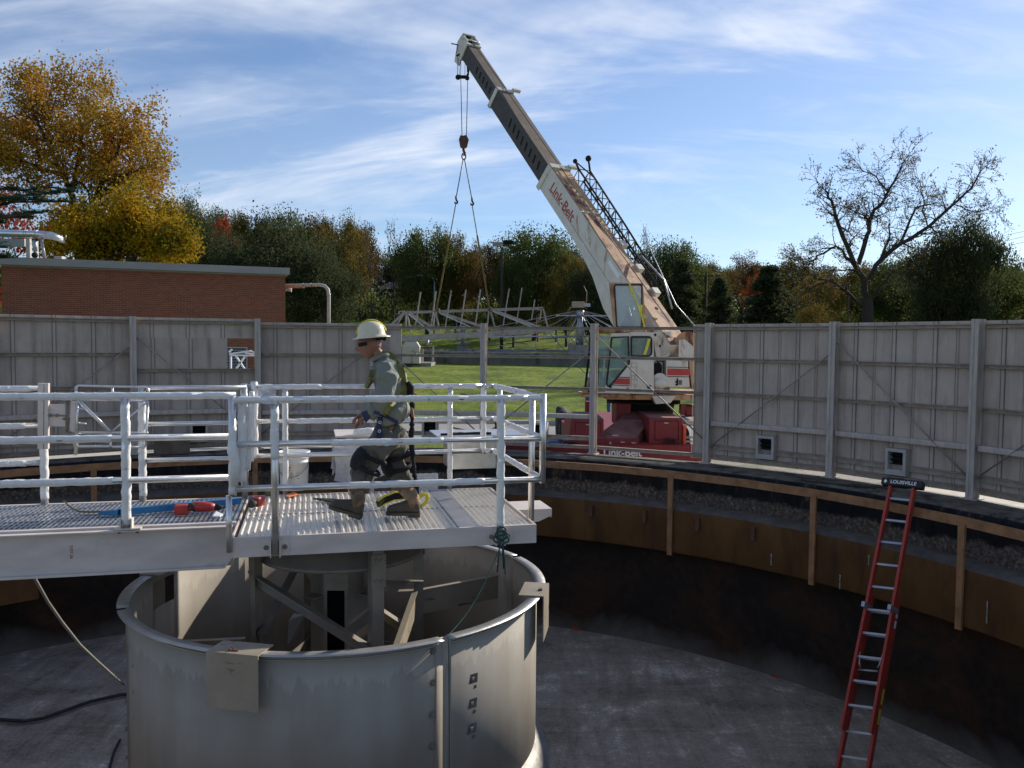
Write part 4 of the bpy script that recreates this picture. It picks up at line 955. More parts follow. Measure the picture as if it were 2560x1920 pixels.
q = MB(); q.tube([onfloor(*p) for p in ((300, 1850), (285, 1880), (275, 1915), (272, 1950))], .02, 8)
solo(q.build('black_cable', 'blackrub'), 'dark cable on the tank floor touching the lower left of the steel drum', 'cable')
# ================================================================== PEOPLE
from mathutils.bvhtree import BVHTree
def skin(nodes, edges, sub=2, root=0):
    names = list(nodes); me = bpy.data.meshes.new('tmp'); me.from_pydata([tuple(nodes[n][0]) for n in names], [(names.index(a), names.index(b)) for a, b in edges], [])
    o = bpy.data.objects.new('tmp', me); col.objects.link(o)
    md = o.modifiers.new('s', 'SKIN'); md.use_smooth_shade = True; md.branch_smoothing = .6
    sv = me.skin_vertices[0].data
    for i, n in enumerate(names):
        r = nodes[n][1]; sv[i].radius = r if isinstance(r, tuple) else (r, r); sv[i].use_root = (i == root)
    m2 = o.modifiers.new('u', 'SUBSURF'); m2.levels = sub; m2.render_levels = sub
    dg = bpy.context.evaluated_depsgraph_get(); dg.update(); r = bpy.data.meshes.new_from_object(o.evaluated_get(dg))
    vs = [tuple(v.co) for v in r.vertices]; fs = [tuple(p.vertices) for p in r.polygons]
    bpy.data.objects.remove(o); return vs, fs
def chain(*e): return list(zip(e, e[1:]))
def head_verts(c, fwd, scale=1.0):
    f = Vector(fwd).normalized(); up = Vector((0, 0, 1)); up = (up-f*up.dot(f)).normalized(); sd_ = up.cross(f)
    n, m_ = 28, 36; vs = []
    ga = lambda x, s_: math.exp(-(x/s_)**2)
    for i in range(n+1):
        ph = math.pi*i/n
        for j in range(m_):
            a = 2*math.pi*j/m_; x = math.sin(ph)*math.cos(a); y = math.sin(ph)*math.sin(a); z = math.cos(ph)
            rx, ry, rz = .096, .074, .118
            X, Y, Z = x*rx, y*ry, z*rz
            if z < 0: Y *= 1-.32*(-z)**1.5; X = X*(1-.12*(-z))+.012*(-z)*(1 if x > 0 else .2); 
            if x < 0 and z < -.35: X *= .72
            if x > 0:
                X += .026*ga(Y, .013)*ga(Z+.012, .020)+.010*ga(Y, .010)*ga(Z-.012, .03)      # nose
                X += .005*ga(Y, .045)*ga(Z-.038, .012)                                        # brow
                X -= .008*(ga(Y-.032, .014)+ga(Y+.032, .014))*ga(Z-.018, .012)                # eye sockets
                X += .007*ga(Y, .022)*ga(Z+.052, .007)+.006*ga(Y, .022)*ga(Z+.066, .007)      # lips
                X += .009*ga(Y, .022)*ga(Z+.100, .016)                                        # chin
            ear = ga(X+.004, .016)*ga(Z-.0, .026); Y += math.copysign(.020*ear, Y) if abs(y) > .8 else 0
            vs.append(c+(f*X+sd_*Y+up*Z)*scale)
    fs = [(i*m_+j, i*m_+(j+1) % m_, (i+1)*m_+(j+1) % m_, (i+1)*m_+j) for i in range(n) for j in range(m_)]
    return vs, fs
M['skin'] = mat('tanned skin', (.30, .135, .085), (.25, .105, .065), .5, 0, 9, bump=.05)
M['shirt'] = mat('sage work shirt', (.225, .24, .20), (.17, .185, .155), .85, 0, 3.5, bump=.9, bscale=9, bdist=.03)
M['trouser'] = mat('olive grey work trousers', (.13, .125, .10), (.09, .088, .072), .88, 0, 9, bump=.9, bscale=11, bdist=.03, cc=(.045, .045, .038), cscale=7, clo=.55, chi=.66)
M['boot'] = mat('brown leather boot', (.29, .175, .095), (.20, .12, .07), .65, 0, 8, bump=.5, bscale=20, cc=(.06, .04, .03), cscale=6)
M['sole'] = mat('dark boot foot', (.09, .07, .052), (.05, .04, .032), .75, 0, 12, bump=.4)
M['helmet'] = mat('cream hard hat', (.72, .65, .46), (.64, .57, .40), .38, 0, 7, cc=(.3, .26, .18), cscale=14, clo=.66, chi=.75)
M['navy'] = mat('navy strap', (.02, .035, .10), (.015, .025, .07), .7)
M['straps'] = mat('olive yellow strap', (.24, .225, .05), (.10, .10, .04), .8, scale=18)
YB = 6.95
wk = thing('person', 'worker in white hard hat, sage shirt and safety harness walking across the platform', 'person', deckp(975, 1285, ZD))
nb_ = {
 'pel': (P(982, 1046, YB+.02), .055), 'sp': (P(980, 1005, YB+.02), .075), 'ch': (P(972, 950, YB+.02), .085), 'nb': (P(958, 903, YB+.02), .062), 'nk': (P(947, 890, YB), .052), 'hd': (P(935, 868, YB), .05),
 'ls': (P(966, 925, YB-.15), .04), 'le': (P(963, 1000, YB-.24), .034), 'lw': (P(921, 1040, YB-.22), .028), 'lh': (P(906, 1049, YB-.20), (.020, .036)),
 'rs': (P(962, 925, YB+.17), .04), 're': (P(952, 996, YB+.27), .034), 'rw': (P(914, 1032, YB+.22), .028), 'rh': (P(899, 1040, YB+.18), (.020, .036)),
 'lp': (P(972, 1080, YB-.07), .055), 'lk': (P(918, 1148, YB-.11), .045), 'la': (P(894, 1236, YB-.12), .035),
 'rp': (P(988, 1080, YB+.10), .055), 'rk': (P(981, 1148, YB+.14), .045), 'ra': (P(1022, 1234, YB+.15), .035)}
ed = chain('pel', 'sp', 'ch', 'nb', 'nk', 'hd')+chain('ch', 'ls', 'le', 'lw', 'lh')+chain('ch', 'rs', 're', 'rw', 'rh')+chain('pel', 'lp', 'lk', 'la')+chain('pel', 'rp', 'rk', 'ra')
fl_ = [(0, -1.5, .074), (.3, -.5, .082), (.3, .5, .078), (0, 1.5, .064)]
for side, h in (('l', 'lh'), ('r', 'rh')):
    base = nb_[h][0]; d = (nb_[h][0]-nb_[side+'w'][0]).normalized(); yy = Vector((0, 1, 0))
    lat = (yy-d*yy.dot(d)).normalized(); palm = d.cross(lat)*(1 if side == 'l' else 1)
    if palm.z > 0: palm = -palm
    pv = h
    for i, (s0, off, ln) in enumerate(fl_):
        a = base+lat*off*.018+d*.03; nb_[f'{side}f{i}a'] = (a, .010)
        nb_[f'{side}f{i}b'] = (a+d*ln*.5+palm*ln*.12, .0092); nb_[f'{side}f{i}c'] = (a+d*ln*.72+palm*ln*.48, .0078)
        ed += chain(h, f'{side}f{i}a', f'{side}f{i}b', f'{side}f{i}c')
    tb = base+lat*(-.03 if side == 'r' else .03)-d*.005; nb_[side+'t1'] = (tb, .012); nb_[side+'t2'] = (tb+d*.035+palm*.018, .010); nb_[side+'t3'] = (tb+d*.055+palm*.035, .008)
    ed += chain(h, side+'t1', side+'t2', side+'t3')
vs, fs = skin(nb_, ed, 2)
q = MB(); q._add(vs, fs, True)
HC = P(925, 862, YB); hv, hf = head_verts(HC, (-1, -.12, -.22), 1.0); q._add(hv, hf, True)
body = q.build('body', 'skin', wk)
def dress(nodes, edges, name, mt, sub=2, wob=.0, seed=0, cut=None):
    vs, fs = skin(nodes, edges, sub)
    from mathutils import noise as mn
    o_ = []
    for v in vs:
        v = Vector(v)
        if wob: v += mn.noise_vector(v*9+Vector((seed, 0, 0)))*wob+mn.noise_vector(Vector((v.x*22, v.y*22, v.z*7)))*wob*.5
        o_.append(v)
    q = MB(); q._add(o_, fs, True); ob = q.build(name, mt, wk); return ob, BVHTree.FromPolygons([tuple(v) for v in o_], fs)
sh_n = {
 'w': (P(979, 1068, YB+.02), (.185, .15)), 'b1': (P(979, 1020, YB+.02), (.185, .165)), 'b2': (P(983, 975, YB+.02), (.205, .18)), 'b3': (P(973, 938, YB+.02), (.165, .18)), 'b4': (P(960, 908, YB+.02), (.095, .13)), 'nk': (P(950, 890, YB+.01), .072),
 'ls': (P(966, 925, YB-.16), .105), 'l1': (P(963, 962, YB-.22), .095), 'le': (P(961, 1000, YB-.24), .085), 'l2': (P(938, 1025, YB-.235), .07), 'lw': (P(915, 1043, YB-.225), .055),
 'rs': (P(962, 925, YB+.19), .09), 'r1': (P(956, 962, YB+.25), .078), 're': (P(952, 996, YB+.27), .068), 'r2': (P(930, 1018, YB+.25), .055), 'rw': (P(911, 1034, YB+.22), .045)}
sh_e = chain('b3', 'b2', 'b1', 'w')+chain('b3', 'b4', 'nk')+chain('b3', 'ls', 'l1', 'le', 'l2', 'lw')+chain('b3', 'rs', 'r1', 're', 'r2', 'rw')
shirt, bs_ = dress(sh_n, sh_e, 'shirt', 'shirt', 3, .050, 1)
tr_n = {'p': (P(980, 1035, YB+.02), (.165, .145)), 'p2': (P(981, 1068, YB+.02), (.185, .17)),
 'l0': (P(964, 1098, YB-.08), .13), 'l1': (P(938, 1125, YB-.10), .112), 'lk': (P(917, 1150, YB-.11), .098), 'l2': (P(906, 1185, YB-.115), .09), 'l3': (P(897, 1215, YB-.12), .092), 'l4': (P(893, 1240, YB-.12), .08),
 'r0': (P(990, 1098, YB+.11), .13), 'r1': (P(985, 1125, YB+.13), .112), 'rk': (P(983, 1150, YB+.14), .098), 'r2': (P(1000, 1185, YB+.145), .09), 'r3': (P(1014, 1213, YB+.15), .092), 'r4': (P(1022, 1238, YB+.15), .08)}
tr_e = chain('p2', 'p')+chain('p2', 'l0', 'l1', 'lk', 'l2', 'l3', 'l4')+chain('p2', 'r0', 'r1', 'rk', 'r2', 'r3', 'r4')
trs, bt_ = dress(tr_n, tr_e, 'trousers', 'trouser', 3, .042, 4)
def hit(bv, u, v, off=.006):
    d = _ray(u, v).normalized(); r = bv.ray_cast(EYE, d, 30)
    return (r[0]-d*off) if r[0] else None
def surfstrap(bvs, pts, w, name, mt, parent=wk, off=.008, n=4):
    pp = []
    for (u0, v0), (u1, v1) in zip(pts, pts[1:]):
        for k in range(n): t = k/n; pp.append((u0+(u1-u0)*t, v0+(v1-v0)*t))
    pp.append(pts[-1]); h = []
    for u, v in pp:
        c = [x for x in (hit(b, u, v, off) for b in bvs) if x]
        if c: h.append(min(c, key=lambda x: x.y))
    q = MB()
    if len(h) > 1:
        L_ = []; 
        for i, p in enumerate(h):
            d = (h[min(i+1, len(h)-1)]-h[max(0, i-1)]).normalized(); view = (EYE-p).normalized(); s_ = d.cross(view).normalized()*w/2; L_.append((p-s_, p+s_, view))
        vs = []
        for a, b, vw in L_: vs += [a, b, b+vw*.005, a+vw*.005]
        k = len(L_); fs = []
        for i in range(k-1):
            for j in range(4): fs.append((4*i+j, 4*i+(j+1) % 4, 4*i+4+(j+1) % 4, 4*i+4+j))
        fs += [(0, 1, 2, 3), (4*k-4, 4*k-3, 4*k-2, 4*k-1)]
        q._add(vs, fs)
    return q.build(name, mt, parent), h
surfstrap([bs_], [(950, 885), (968, 882), (985, 893), (996, 915), (1003, 945)], .045, 'shoulder_strap', 'straps')
surfstrap([bs_], [(996, 905), (1006, 935), (1010, 975), (1008, 1000)], .05, 'back_strap', 'straps')
surfstrap([bs_], [(932, 925), (927, 945), (926, 962)], .04, 'chest_strap', 'straps')
surfstrap([bs_], [(1005, 985), (975, 1012), (955, 1038)], .05, 'waist_strap', 'straps')
surfstrap([bs_, bt_], [(1000, 1060), (975, 1046), (955, 1036), (935, 1030)], .03, 'leg_strap', 'navy')
_, hh = surfstrap([bt_, bs_], [(951, 1042), (949, 1070), (947, 1100)], .045, 'thigh_strap', 'navy', off=.012)
for p in hh[2::3]:
    q = MB(); vw = (EYE-p).normalized(); ax_ = vw.cross(Vector((0, 0, 1))).normalized(); up_ = ax_.cross(vw)
    q.tube([p+vw*.012+(ax_*math.cos(a)+up_*math.sin(a))*.011 for a in [i*math.pi/5 for i in range(11)]], .003, 5); q.build('eyelet', 'white', wk)
q = MB(); q.prism([P(903, 1030, YB-.31), P(917, 1026, YB-.31), P(926, 1044, YB-.31), P(914, 1058, YB-.31)], (0, .03, 0)); q.build('harness_pad', 'navy', wk)
q = MB(); c = P(916, 968, YB-.12); q.bar(c, P(928, 950, YB-.15), .035, .03); q.build('chest_buckle', 'straps', wk)
# knee pads
for nm, K, u0, dx in (('l', nb_['lk'][0], 917, -1), ('r', nb_['rk'][0], 981, -1)):
    c = K+Vector((-.045, -.01, 0)); q = MB()
    t0 = tr_n['l1' if nm == 'l' else 'r1'][0]; t1 = tr_n['l2' if nm == 'l' else 'r2'][0]
    ax_ = (t1-t0).normalized(); f_ = Vector((-1, -.15, 0)); f_ = (f_-ax_*f_.dot(ax_)).normalized(); s2 = ax_.cross(f_); vs = []; na_, nz_ = 10, 8
    for i in range(nz_+1):
        t = i/nz_; cc_ = t0.lerp(t1, .12+t*.83); rr = .138*(.90+.16*math.sin(math.pi*t))
        for j in range(na_+1):
            a = R_(-75+150*j/na_); wv = .75+.25*math.sin(math.pi*t); vs.append(cc_+(f_*math.cos(a*wv)+s2*math.sin(a*wv))*rr)
    fs = [(i*(na_+1)+j, (i+1)*(na_+1)+j, (i+1)*(na_+1)+j+1, i*(na_+1)+j+1) for i in range(nz_) for j in range(na_)]
    q._add(vs, fs, True); q.build('knee_pad', 'black', wk)
    q = MB()
    for t in (.28, .75):
        cc_ = t0.lerp(t1, t); q.tube([cc_+(f_*math.cos(a)+s2*math.sin(a))*.120 for a in [i*2*math.pi/16 for i in range(17)]], .022, 6, ovalz=1.0)
    q.build('knee_strap', 'black', wk)
# boots
def boot(top, heel, toe, sgn):
    q = MB(); top = Vector(top); heel = Vector(heel); toe = Vector(toe); f = (toe-heel).normalized()
    up = Vector((0, 0, 1)); up = (up-f*up.dot(f)).normalized(); sd_ = f.cross(up)
    ank = heel+f*.055+up*.12; L = (toe-heel).length
    q.tube([top, top.lerp(ank, .35), top.lerp(ank, .7), ank, heel+f*.06+up*.06], [.068, .066, .06, .056, .045], 14)
    q.build('boot_shaft', 'boot', wk)
    q = MB(); pts = []; rr = []
    prof = [(0, .045, .036, .055), (.12, .052, .042, .062), (.35, .06, .040, .062), (.55, .048, .046, .052), (.8, .038, .048, .042), (.94, .032, .04, .034), (1.0, .028, .018, .018)]
    n = 14; vs = []
    for t, cz, ry, rz in prof:
        for j in range(n):
            a = 2*math.pi*j/n; z = cz+rz*math.sin(a); z = max(z, .008); vs.append(heel+f*L*t+up*z+sd_*ry*math.cos(a))
    k = len(prof); fs = [(i*n+j, i*n+(j+1) % n, (i+1)*n+(j+1) % n, (i+1)*n+j) for i in range(k-1) for j in range(n)]+[tuple(range(n)), tuple((k-1)*n+j for j in range(n))]
    q._add(vs, fs, True); b = q.build('boot_foot', 'sole' , wk)
    q = MB(); out_ = [(-.02, .036), (.12, .043), (.35, .040), (.6, .048), (.85, .048), (.98, .034), (1.03, .012)]
    poly = [heel+f*L*t+sd_*w for t, w in out_]+[heel+f*L*t-sd_*w for t, w in out_[::-1]]; q.prism([p-up*.012 for p in poly], up*.026)
    q.prism([p-up*.026 for p in [heel+f*L*t+sd_*w for t, w in out_[:3]]+[heel+f*L*t-sd_*w for t, w in out_[:3][::-1]]], up*.014); q.build('boot_sole', 'sole', wk)
hL = deckp(903, 1290, ZD+.028); tL = Vector((hL.x-.265, hL.y+.03, ZD+.10))
boot(P(893, 1222, YB-.12), hL, tL, 1)
hR = deckp(1049, 1284, ZD+.028); tR = Vector((hR.x-.275, hR.y-.01, ZD+.030))
boot(P(1018, 1222, YB+.15), hR, tR, 1)
# hard hat
hc = P(929, 842, YB); axu = Vector((-.10, 0, 1)).normalized(); fm = Matrix.Identity(4); fx_ = Vector((-1, -.12, 0)); fx_ = (fx_-axu*fx_.dot(axu)).normalized(); sy_ = axu.cross(fx_)
for i in range(3): fm[i][0] = fx_[i]; fm[i][1] = sy_[i]; fm[i][2] = axu[i]; fm[i][3] = hc[i]
hs = Matrix.Diagonal((1.06, .94, .94, 1))
q = MB(fm @ hs); pr = [(.150, -.012), (.148, -.005), (.120, .004), (.110, .02), (.108, .05), (.098, .09), (.072, .122), (.035, .137), (.001, .141), (.001, .133), (.1, .05), (.102, .01), (.12, -.003)]
q.lathe(pr, 36, smooth=True); hel = q.build('hard_hat', 'helmet', wk)
q = MB(fm @ hs); q.tube([(.112*math.cos(R_(a))*1.0, 0, .141*math.sin(R_(a))+.0) for a in range(12, 172, 8)], .017, 8, ovalz=1.0); q.build('crest', 'hiviz', hel)
q = MB(fm @ hs); q.bbox(-.03, .0, -.118, -.104, .008, .03, .004); q.build('clip', 'white', hel)
q = MB(fm @ hs); q.lathe([(.098, .0), (.10, -.02), (.097, -.035), (.09, -.02), (.09, 0)], 24, (0, 0), R_(110), R_(250)); q.ball((-.098, 0, -.025), .026, 6, (.7, 1, .9)); q.build('suspension', 'black', hel)
# glasses
q = MB(); hf_ = Vector((-1, -.12, -.22)).normalized(); hu_ = (Vector((0, 0, 1))-hf_*Vector((0, 0, 1)).dot(hf_)).normalized(); hs_ = hu_.cross(hf_)
vs = []
for i in range(17):
    a = R_(-80+i*10); c = HC+hf_*.094*math.cos(a)*1.04+hs_*.082*math.sin(a)+hu_*.018
    vs += [c-hu_*.017*(1 if abs(i-8) > 0 else .5), c+hu_*.015]
q._add(vs, [(2*i, 2*i+2, 2*i+3, 2*i+1) for i in range(16)], True); q.build('sunglasses', 'black', wk)
q = MB(); q.lathe([(.0, 0)], 3); q = MB()
col_n = P(948, 893, YB); q.tube([col_n+Vector((.065*math.cos(a)+.01, .07*math.sin(a), .02*math.cos(a))) for a in [i*2*math.pi/16 for i in range(17)]], .022, 8); q.build('collar', 'shirt', wk)
# black lanyard hanging from the back to the deck
q = MB(); lp_ = [P(1018, 975, YB-.03), P(1030, 1000, YB-.02), P(1031, 1050, YB), P(1028, 1090, YB), P(1031, 1135, YB+.02), P(1034, 1175, YB+.04), P(1041, 1215, YB+.08), P(1044, 1238, YB+.12)]
pts = []; rr = []; rn = random.Random(2)
for a, b in zip(lp_, lp_[1:]):
    n = max(2, int((b-a).length/.018))
    for i in range(n): pts.append(a.lerp(b, i/n)+Vector((rn.uniform(-.004, .004), 0, 0))); rr.append(rn.uniform(.013, .026))
q.tube(pts, rr, 7); q.build('lanyard', 'black', wk)
q = MB(); q.tube([P(1018, 955, YB-.05), P(1027, 968, YB-.05), P(1025, 990, YB-.05)], [.02, .032, .024], 8); q.build('lanyard_reel', 'black', wk)
M['tan'] = mat('tan leather pouch', (.35, .16, .07), (.28, .12, .05), .7); q = MB(); q.prism([P(1024, 1015, YB-.05), P(1032, 1022, YB-.05), P(1036, 1048, YB-.05), P(1029, 1040, YB-.05)], (0, .03, 0)); q.build('hip_pouch', 'tan', wk)
# two more people past the crane
M['jeans'] = mat('blue jeans', (.05, .10, .22), (.035, .07, .16), .85); M['dshirt'] = mat('grey plaid shirt', (.10, .11, .13), (.16, .15, .16), .85, scale=25)
def bystander(u, Y, label, arm=True):
    g0 = Vector((P(u, 900, Y).x, Y, hgt(0, Y))); t = thing('person', label, 'person', g0); o = lambda x, y, z: g0+Vector((x, y, z))
    n_ = {'p': (o(0, 0, .95), .11), 's': (o(0, 0, 1.15), .11), 'c': (o(0, 0, 1.35), .13), 'n': (o(0, 0, 1.52), .05), 'h': (o(-.01, 0, 1.62), .08), 'h2': (o(-.01, 0, 1.70), .075),
          'a1': (o(0, -.2, 1.40), .055), 'a2': (o(-.05, -.26, 1.12), .045), 'a3': (o(-.25, -.2, 1.15), .035), 'b1': (o(0, .2, 1.40), .055), 'b2': (o(0, .27, 1.12), .045), 'b3': (o(-.12, .25, .9), .035),
          'l1': (o(0, -.1, .88), .09), 'l2': (o(-.03, -.12, .5), .07), 'l3': (o(0, -.13, .1), .05), 'l4': (o(-.13, -.13, .04), .04), 'r1': (o(0, .1, .88), .09), 'r2': (o(0, .12, .5), .07), 'r3': (o(.05, .13, .1), .05), 'r4': (o(-.08, .13, .04), .04)}
    e_ = chain('p', 's', 'c', 'n', 'h', 'h2')+chain('c', 'a1', 'a2', 'a3')+chain('c', 'b1', 'b2', 'b3')+chain('p', 'l1', 'l2', 'l3', 'l4')+chain('p', 'r1', 'r2', 'r3', 'r4')
    v_, f_ = skin(n_, e_, 1); q = MB(); q._add(v_, f_, True); q.build('body', 'skin', t)
    up = {k: (n_[k][0], n_[k][1]*1.13) for k in ('s', 'c', 'a1', 'a2', 'b1', 'b2')}; v_, f_ = skin(up, chain('s', 'c')+chain('c', 'a1', 'a2')+chain('c', 'b1', 'b2'), 1); q = MB(); q._add(v_, f_, True); q.build('shirt', 'dshirt', t)
    lo = {k: (n_[k][0], n_[k][1]*1.15) for k in ('p', 'l1', 'l2', 'l3', 'r1', 'r2', 'r3')}; v_, f_ = skin(lo, chain('p', 'l1', 'l2', 'l3')+chain('p', 'r1', 'r2', 'r3'), 1); q = MB(); q._add(v_, f_, True); q.build('jeans', 'jeans', t)
    q = MB(Matrix.Translation(o(-.01, 0, 1.70))); q.lathe([(.15, 0), (.12, .01), (.10, .07), (.05, .11), (.001, .12)], 16); q.build('hard_hat', 'white', t)
bystander(1473, 32.3, 'person in dark shirt, jeans and white hat standing beyond the crane cab')
bystander(1524, 32.6, 'person in blue jeans hidden behind the crane cab except for the legs')
# ================================================================== CRANE
crane = thing('truck_crane', 'old white and rusty truck crane on a red carrier with its long boom raised', 'crane', (3, 21.5, -.8))
def slab(pts, Y, depth, name, mt, parent=crane, skew=0):
    q = MB(); q.prism([P(u, v, Y) for u, v in pts], (skew, depth, 0)); return q.build(name, mt, parent)
def X_(u, Y): return P(u, 900, Y).x
def Z_(u, v, Y): return P(u, v, Y).z
# carrier
q = MB(); YC = 18.5
q.box(X_(1380, YC), X_(1760, YC), YC, YC+.25, Z_(1500, 1152, YC), Z_(1500, 1112, YC)); q.box(X_(1236, YC), X_(1380, YC), YC+.04, YC+.22, Z_(1300, 1126, YC), Z_(1300, 1111, YC))
bp = q.build('outrigger_beam', 'red', crane)
fm = frame(P(1556, 1130, YC-.004), (1, 0, 0)) @ Matrix.Rotation(math.pi/2, 4, 'X')
text('lettering', 'Link-Belt', .24, fm @ Matrix.Translation((.0, -.02, 0)), 'white', bp, .002, bold=.006)
q = MB(); q.box(X_(1475, YC), X_(1500, YC), YC-.012, YC-.003, Z_(1500, 1139, YC), Z_(1500, 1129, YC)); q.build('number_plate', 'white', bp)
q = MB(); q.bbox(X_(1238, YC), X_(1250, YC), YC+.0, YC+.12, -.75, Z_(1244, 1043, YC), .015); q.box(X_(1228, YC), X_(1260, YC), YC-.1, YC+.25, -.8, -.75); q.build('outrigger_jack', 'red', crane)
XL, XR = X_(1415, YC+.3), X_(1716, YC+.3)
q = MB(); q.box(XL+.25, XR-.1, YC+.25, YC+9, -.42, -.02); q.build('chassis', 'red', crane)
def wedge(pts_front, pts_back, name, mt, parent=crane):       # loft between two picture quads at two distances
    q = MB(); f = [P(*p) for p in pts_front]; b = [P(*p) for p in pts_back]; n = len(f)
    q._add(f+b, [tuple(range(n))[::-1], tuple(range(n, 2*n))]+[(i, (i+1) % n, n+(i+1) % n, n+i) for i in range(n)]); return q.build(name, mt, parent)
# left engine box
def boxz(u0, u1, v0, v1, Y, dpt, name, mt, top=None, bev=.03):
    q = MB(); x0, x1, z0, z1 = X_(u0, Y), X_(u1, Y), Z_((u0+u1)/2, v1, Y), Z_((u0+u1)/2, v0, Y)
    q.bbox(x0, x1, Y, Y+dpt, z0, z1, bev); o = q.build(name, mt, crane)
    if top: q = MB(); q.box(x0+bev, x1-bev, Y+bev, Y+dpt-bev, z1+.001, z1+.012); q.build('top_plate', top, crane)
    return o
# left box with leaning side
z1 = Z_(1450, 1049, 18.8)
q = MB(); q.hexa([(X_(1419, 18.8), 18.8, -.35), (X_(1512, 18.8), 18.8, -.35), (X_(1512, 18.8), 20.9, -.35), (X_(1419, 18.8), 20.9, -.35), (X_(1430, 18.8), 18.85, z1), (X_(1512, 18.8), 18.85, z1), (X_(1512, 18.8), 20.9, z1), (X_(1430, 18.8), 20.9, z1)]); q.build('left_locker', 'red', crane)
q = MB(); q.box(X_(1431, 18.8), X_(1511, 18.8), 18.9, 20.85, z1+.001, z1+.015); q.build('top_plate', mat('grey tread plate', (.12, .11, .11), (.09, .085, .085), .7), crane)
# hood in the middle, sloping
f = [P(1485, 1094, 18.75), P(1588, 1097, 18.75), P(1620, 1058, 19.9), P(1545, 1050, 19.9)]
q = MB(); dz = Vector((0, 0, -.5)); q._add(f+[p+dz for p in f], [(0, 1, 2, 3), (7, 6, 5, 4), (0, 4, 5, 1), (1, 5, 6, 2), (2, 6, 7, 3), (3, 7, 4, 0)]); q.build('sloping_hood', 'redtop', crane)
f = [P(1545, 1049.5, 19.92), P(1622, 1052, 19.92), P(1672, 1012, 21.6), P(1582, 1010, 21.6)]
q = MB(); q._add(f+[p+dz*1.3 for p in f], [(0, 1, 2, 3), (7, 6, 5, 4), (0, 4, 5, 1), (1, 5, 6, 2), (2, 6, 7, 3), (3, 7, 4, 0)]); q.build('deck_plate', 'redtop', crane)
q = MB(); q.box(X_(1485, 18.7), X_(1600, 18.7), 18.7, 18.8, -.40, Z_(1540, 1096, 18.7)); q.build('front_panel', 'red', crane)
q = MB(); q.box(X_(1534, 18.68), X_(1549, 18.68), 18.68, 18.695, Z_(1540, 1090, 18.68), Z_(1540, 1087, 18.68)); 
q.prism([P(1523, 1116, 18.68), P(1524, 1103, 18.68), P(1529, 1108, 18.68), P(1536, 1117, 18.68)], (0, .01, 0)); q.build('worn_patch', 'steelw', crane)
boxz(1625, 1711, 1046, 1130, 18.9, 2.2, 'right_locker', 'red', 'redtop')
q = MB(); q.bbox(X_(1711.5, 18.85), X_(1719, 18.85), 18.85, 18.95, -.35, Z_(1715, 1063, 18.85), .01); M['orred'] = mat('bright orange red strip', (.75, .09, .02), (.65, .07, .02), .5); q.build('marker_strip', 'orred', crane)
q = MB(); rn = random.Random(4)
for k in range(4):
    u0 = 1659+k*8; q = MB(); q.tube([P(u0, 1122, 18.8), P(u0+2, 1100+rn.uniform(-4, 6), 18.75), P(u0+9, 1093+k*2, 18.72), P(u0+17, 1104+k*3, 18.75), P(u0+22, 1128, 18.8)], .014, 6); q.build('hydraulic_hose', 'blackrub', crane)
for k in range(3): q = MB(); q.tube([P(1398+k*9, 1112, 18.7), P(1405+k*10, 1102+k, 18.65), P(1420+k*9, 1105, 18.6), P(1436+k*8, 1112, 18.65)], .016, 6); q.build('hydraulic_hose', 'blackrub', crane)
q = MB(); q.box(X_(1719, 19.2), X_(1790, 19.2), 19.2, 19.3, Z_(1730, 1096, 19.2), Z_(1730, 1092, 19.2)); q.box(X_(1719, 19.2), X_(1790, 19.2), 19.2, 19.3, Z_(1730, 1106, 19.2), Z_(1730, 1102, 19.2)); q.bbox(X_(1716, 19.2), X_(1800, 19.2), 19.2, 20.6, Z_(1740, 1062, 19.2), Z_(1740, 1052, 19.2), .02); q.build('step_bracket', 'steelw', crane)
q = MB(); q.bbox(X_(1543, 20.6), X_(1580, 20.6), 20.6, 21.6, .2, Z_(1560, 1008, 20.6), .03); q.build('deck_locker', 'red', crane)
q = MB(); q.bbox(X_(1466, 24), X_(1482, 24), 24, 24.35, -.8, Z_(1474, 1004, 24), .02); q.build('rear_jack', 'red', crane)
q = MB(); q.hexa([P(1700, 1037, 20.2), P(1712, 1038, 20.2), P(1712, 1038, 20.5), P(1700, 1037, 20.5), P(1703, 1010, 20.2), P(1716, 1014, 20.2), P(1716, 1014, 20.5), P(1703, 1010, 20.5)]); q.bbox(X_(1716, 20.4), X_(1745, 20.4), 20.4, 21.2, Z_(1730, 1040, 20.4), Z_(1730, 1016, 20.4), .02); q.build('lamp_box', 'red', crane)
for yy, s_ in ((20.3, 1), (25.0, 1), (26.4, 1)):
    for x in (XL+.35, XR+.22):
        q = MB(Matrix.Translation((x, yy, -.28)) @ Matrix.Rotation(math.pi/2, 4, 'Y')); q.lathe([(.25, -.14), (.46, -.15), (.52, -.11), (.52, .11), (.46, .15), (.25, .14), (.25, -.14)], 28)
        t_ = q.build('tyre', 'blackrub', crane); q = MB(Matrix.Translation((x, yy, -.28)) @ Matrix.Rotation(math.pi/2, 4, 'Y')); q.lathe([(.25, -.12), (.2, -.05), (.1, -.04), (.08, .06), (.001, .06)], 20); q.build('rim', 'steelw', t_)
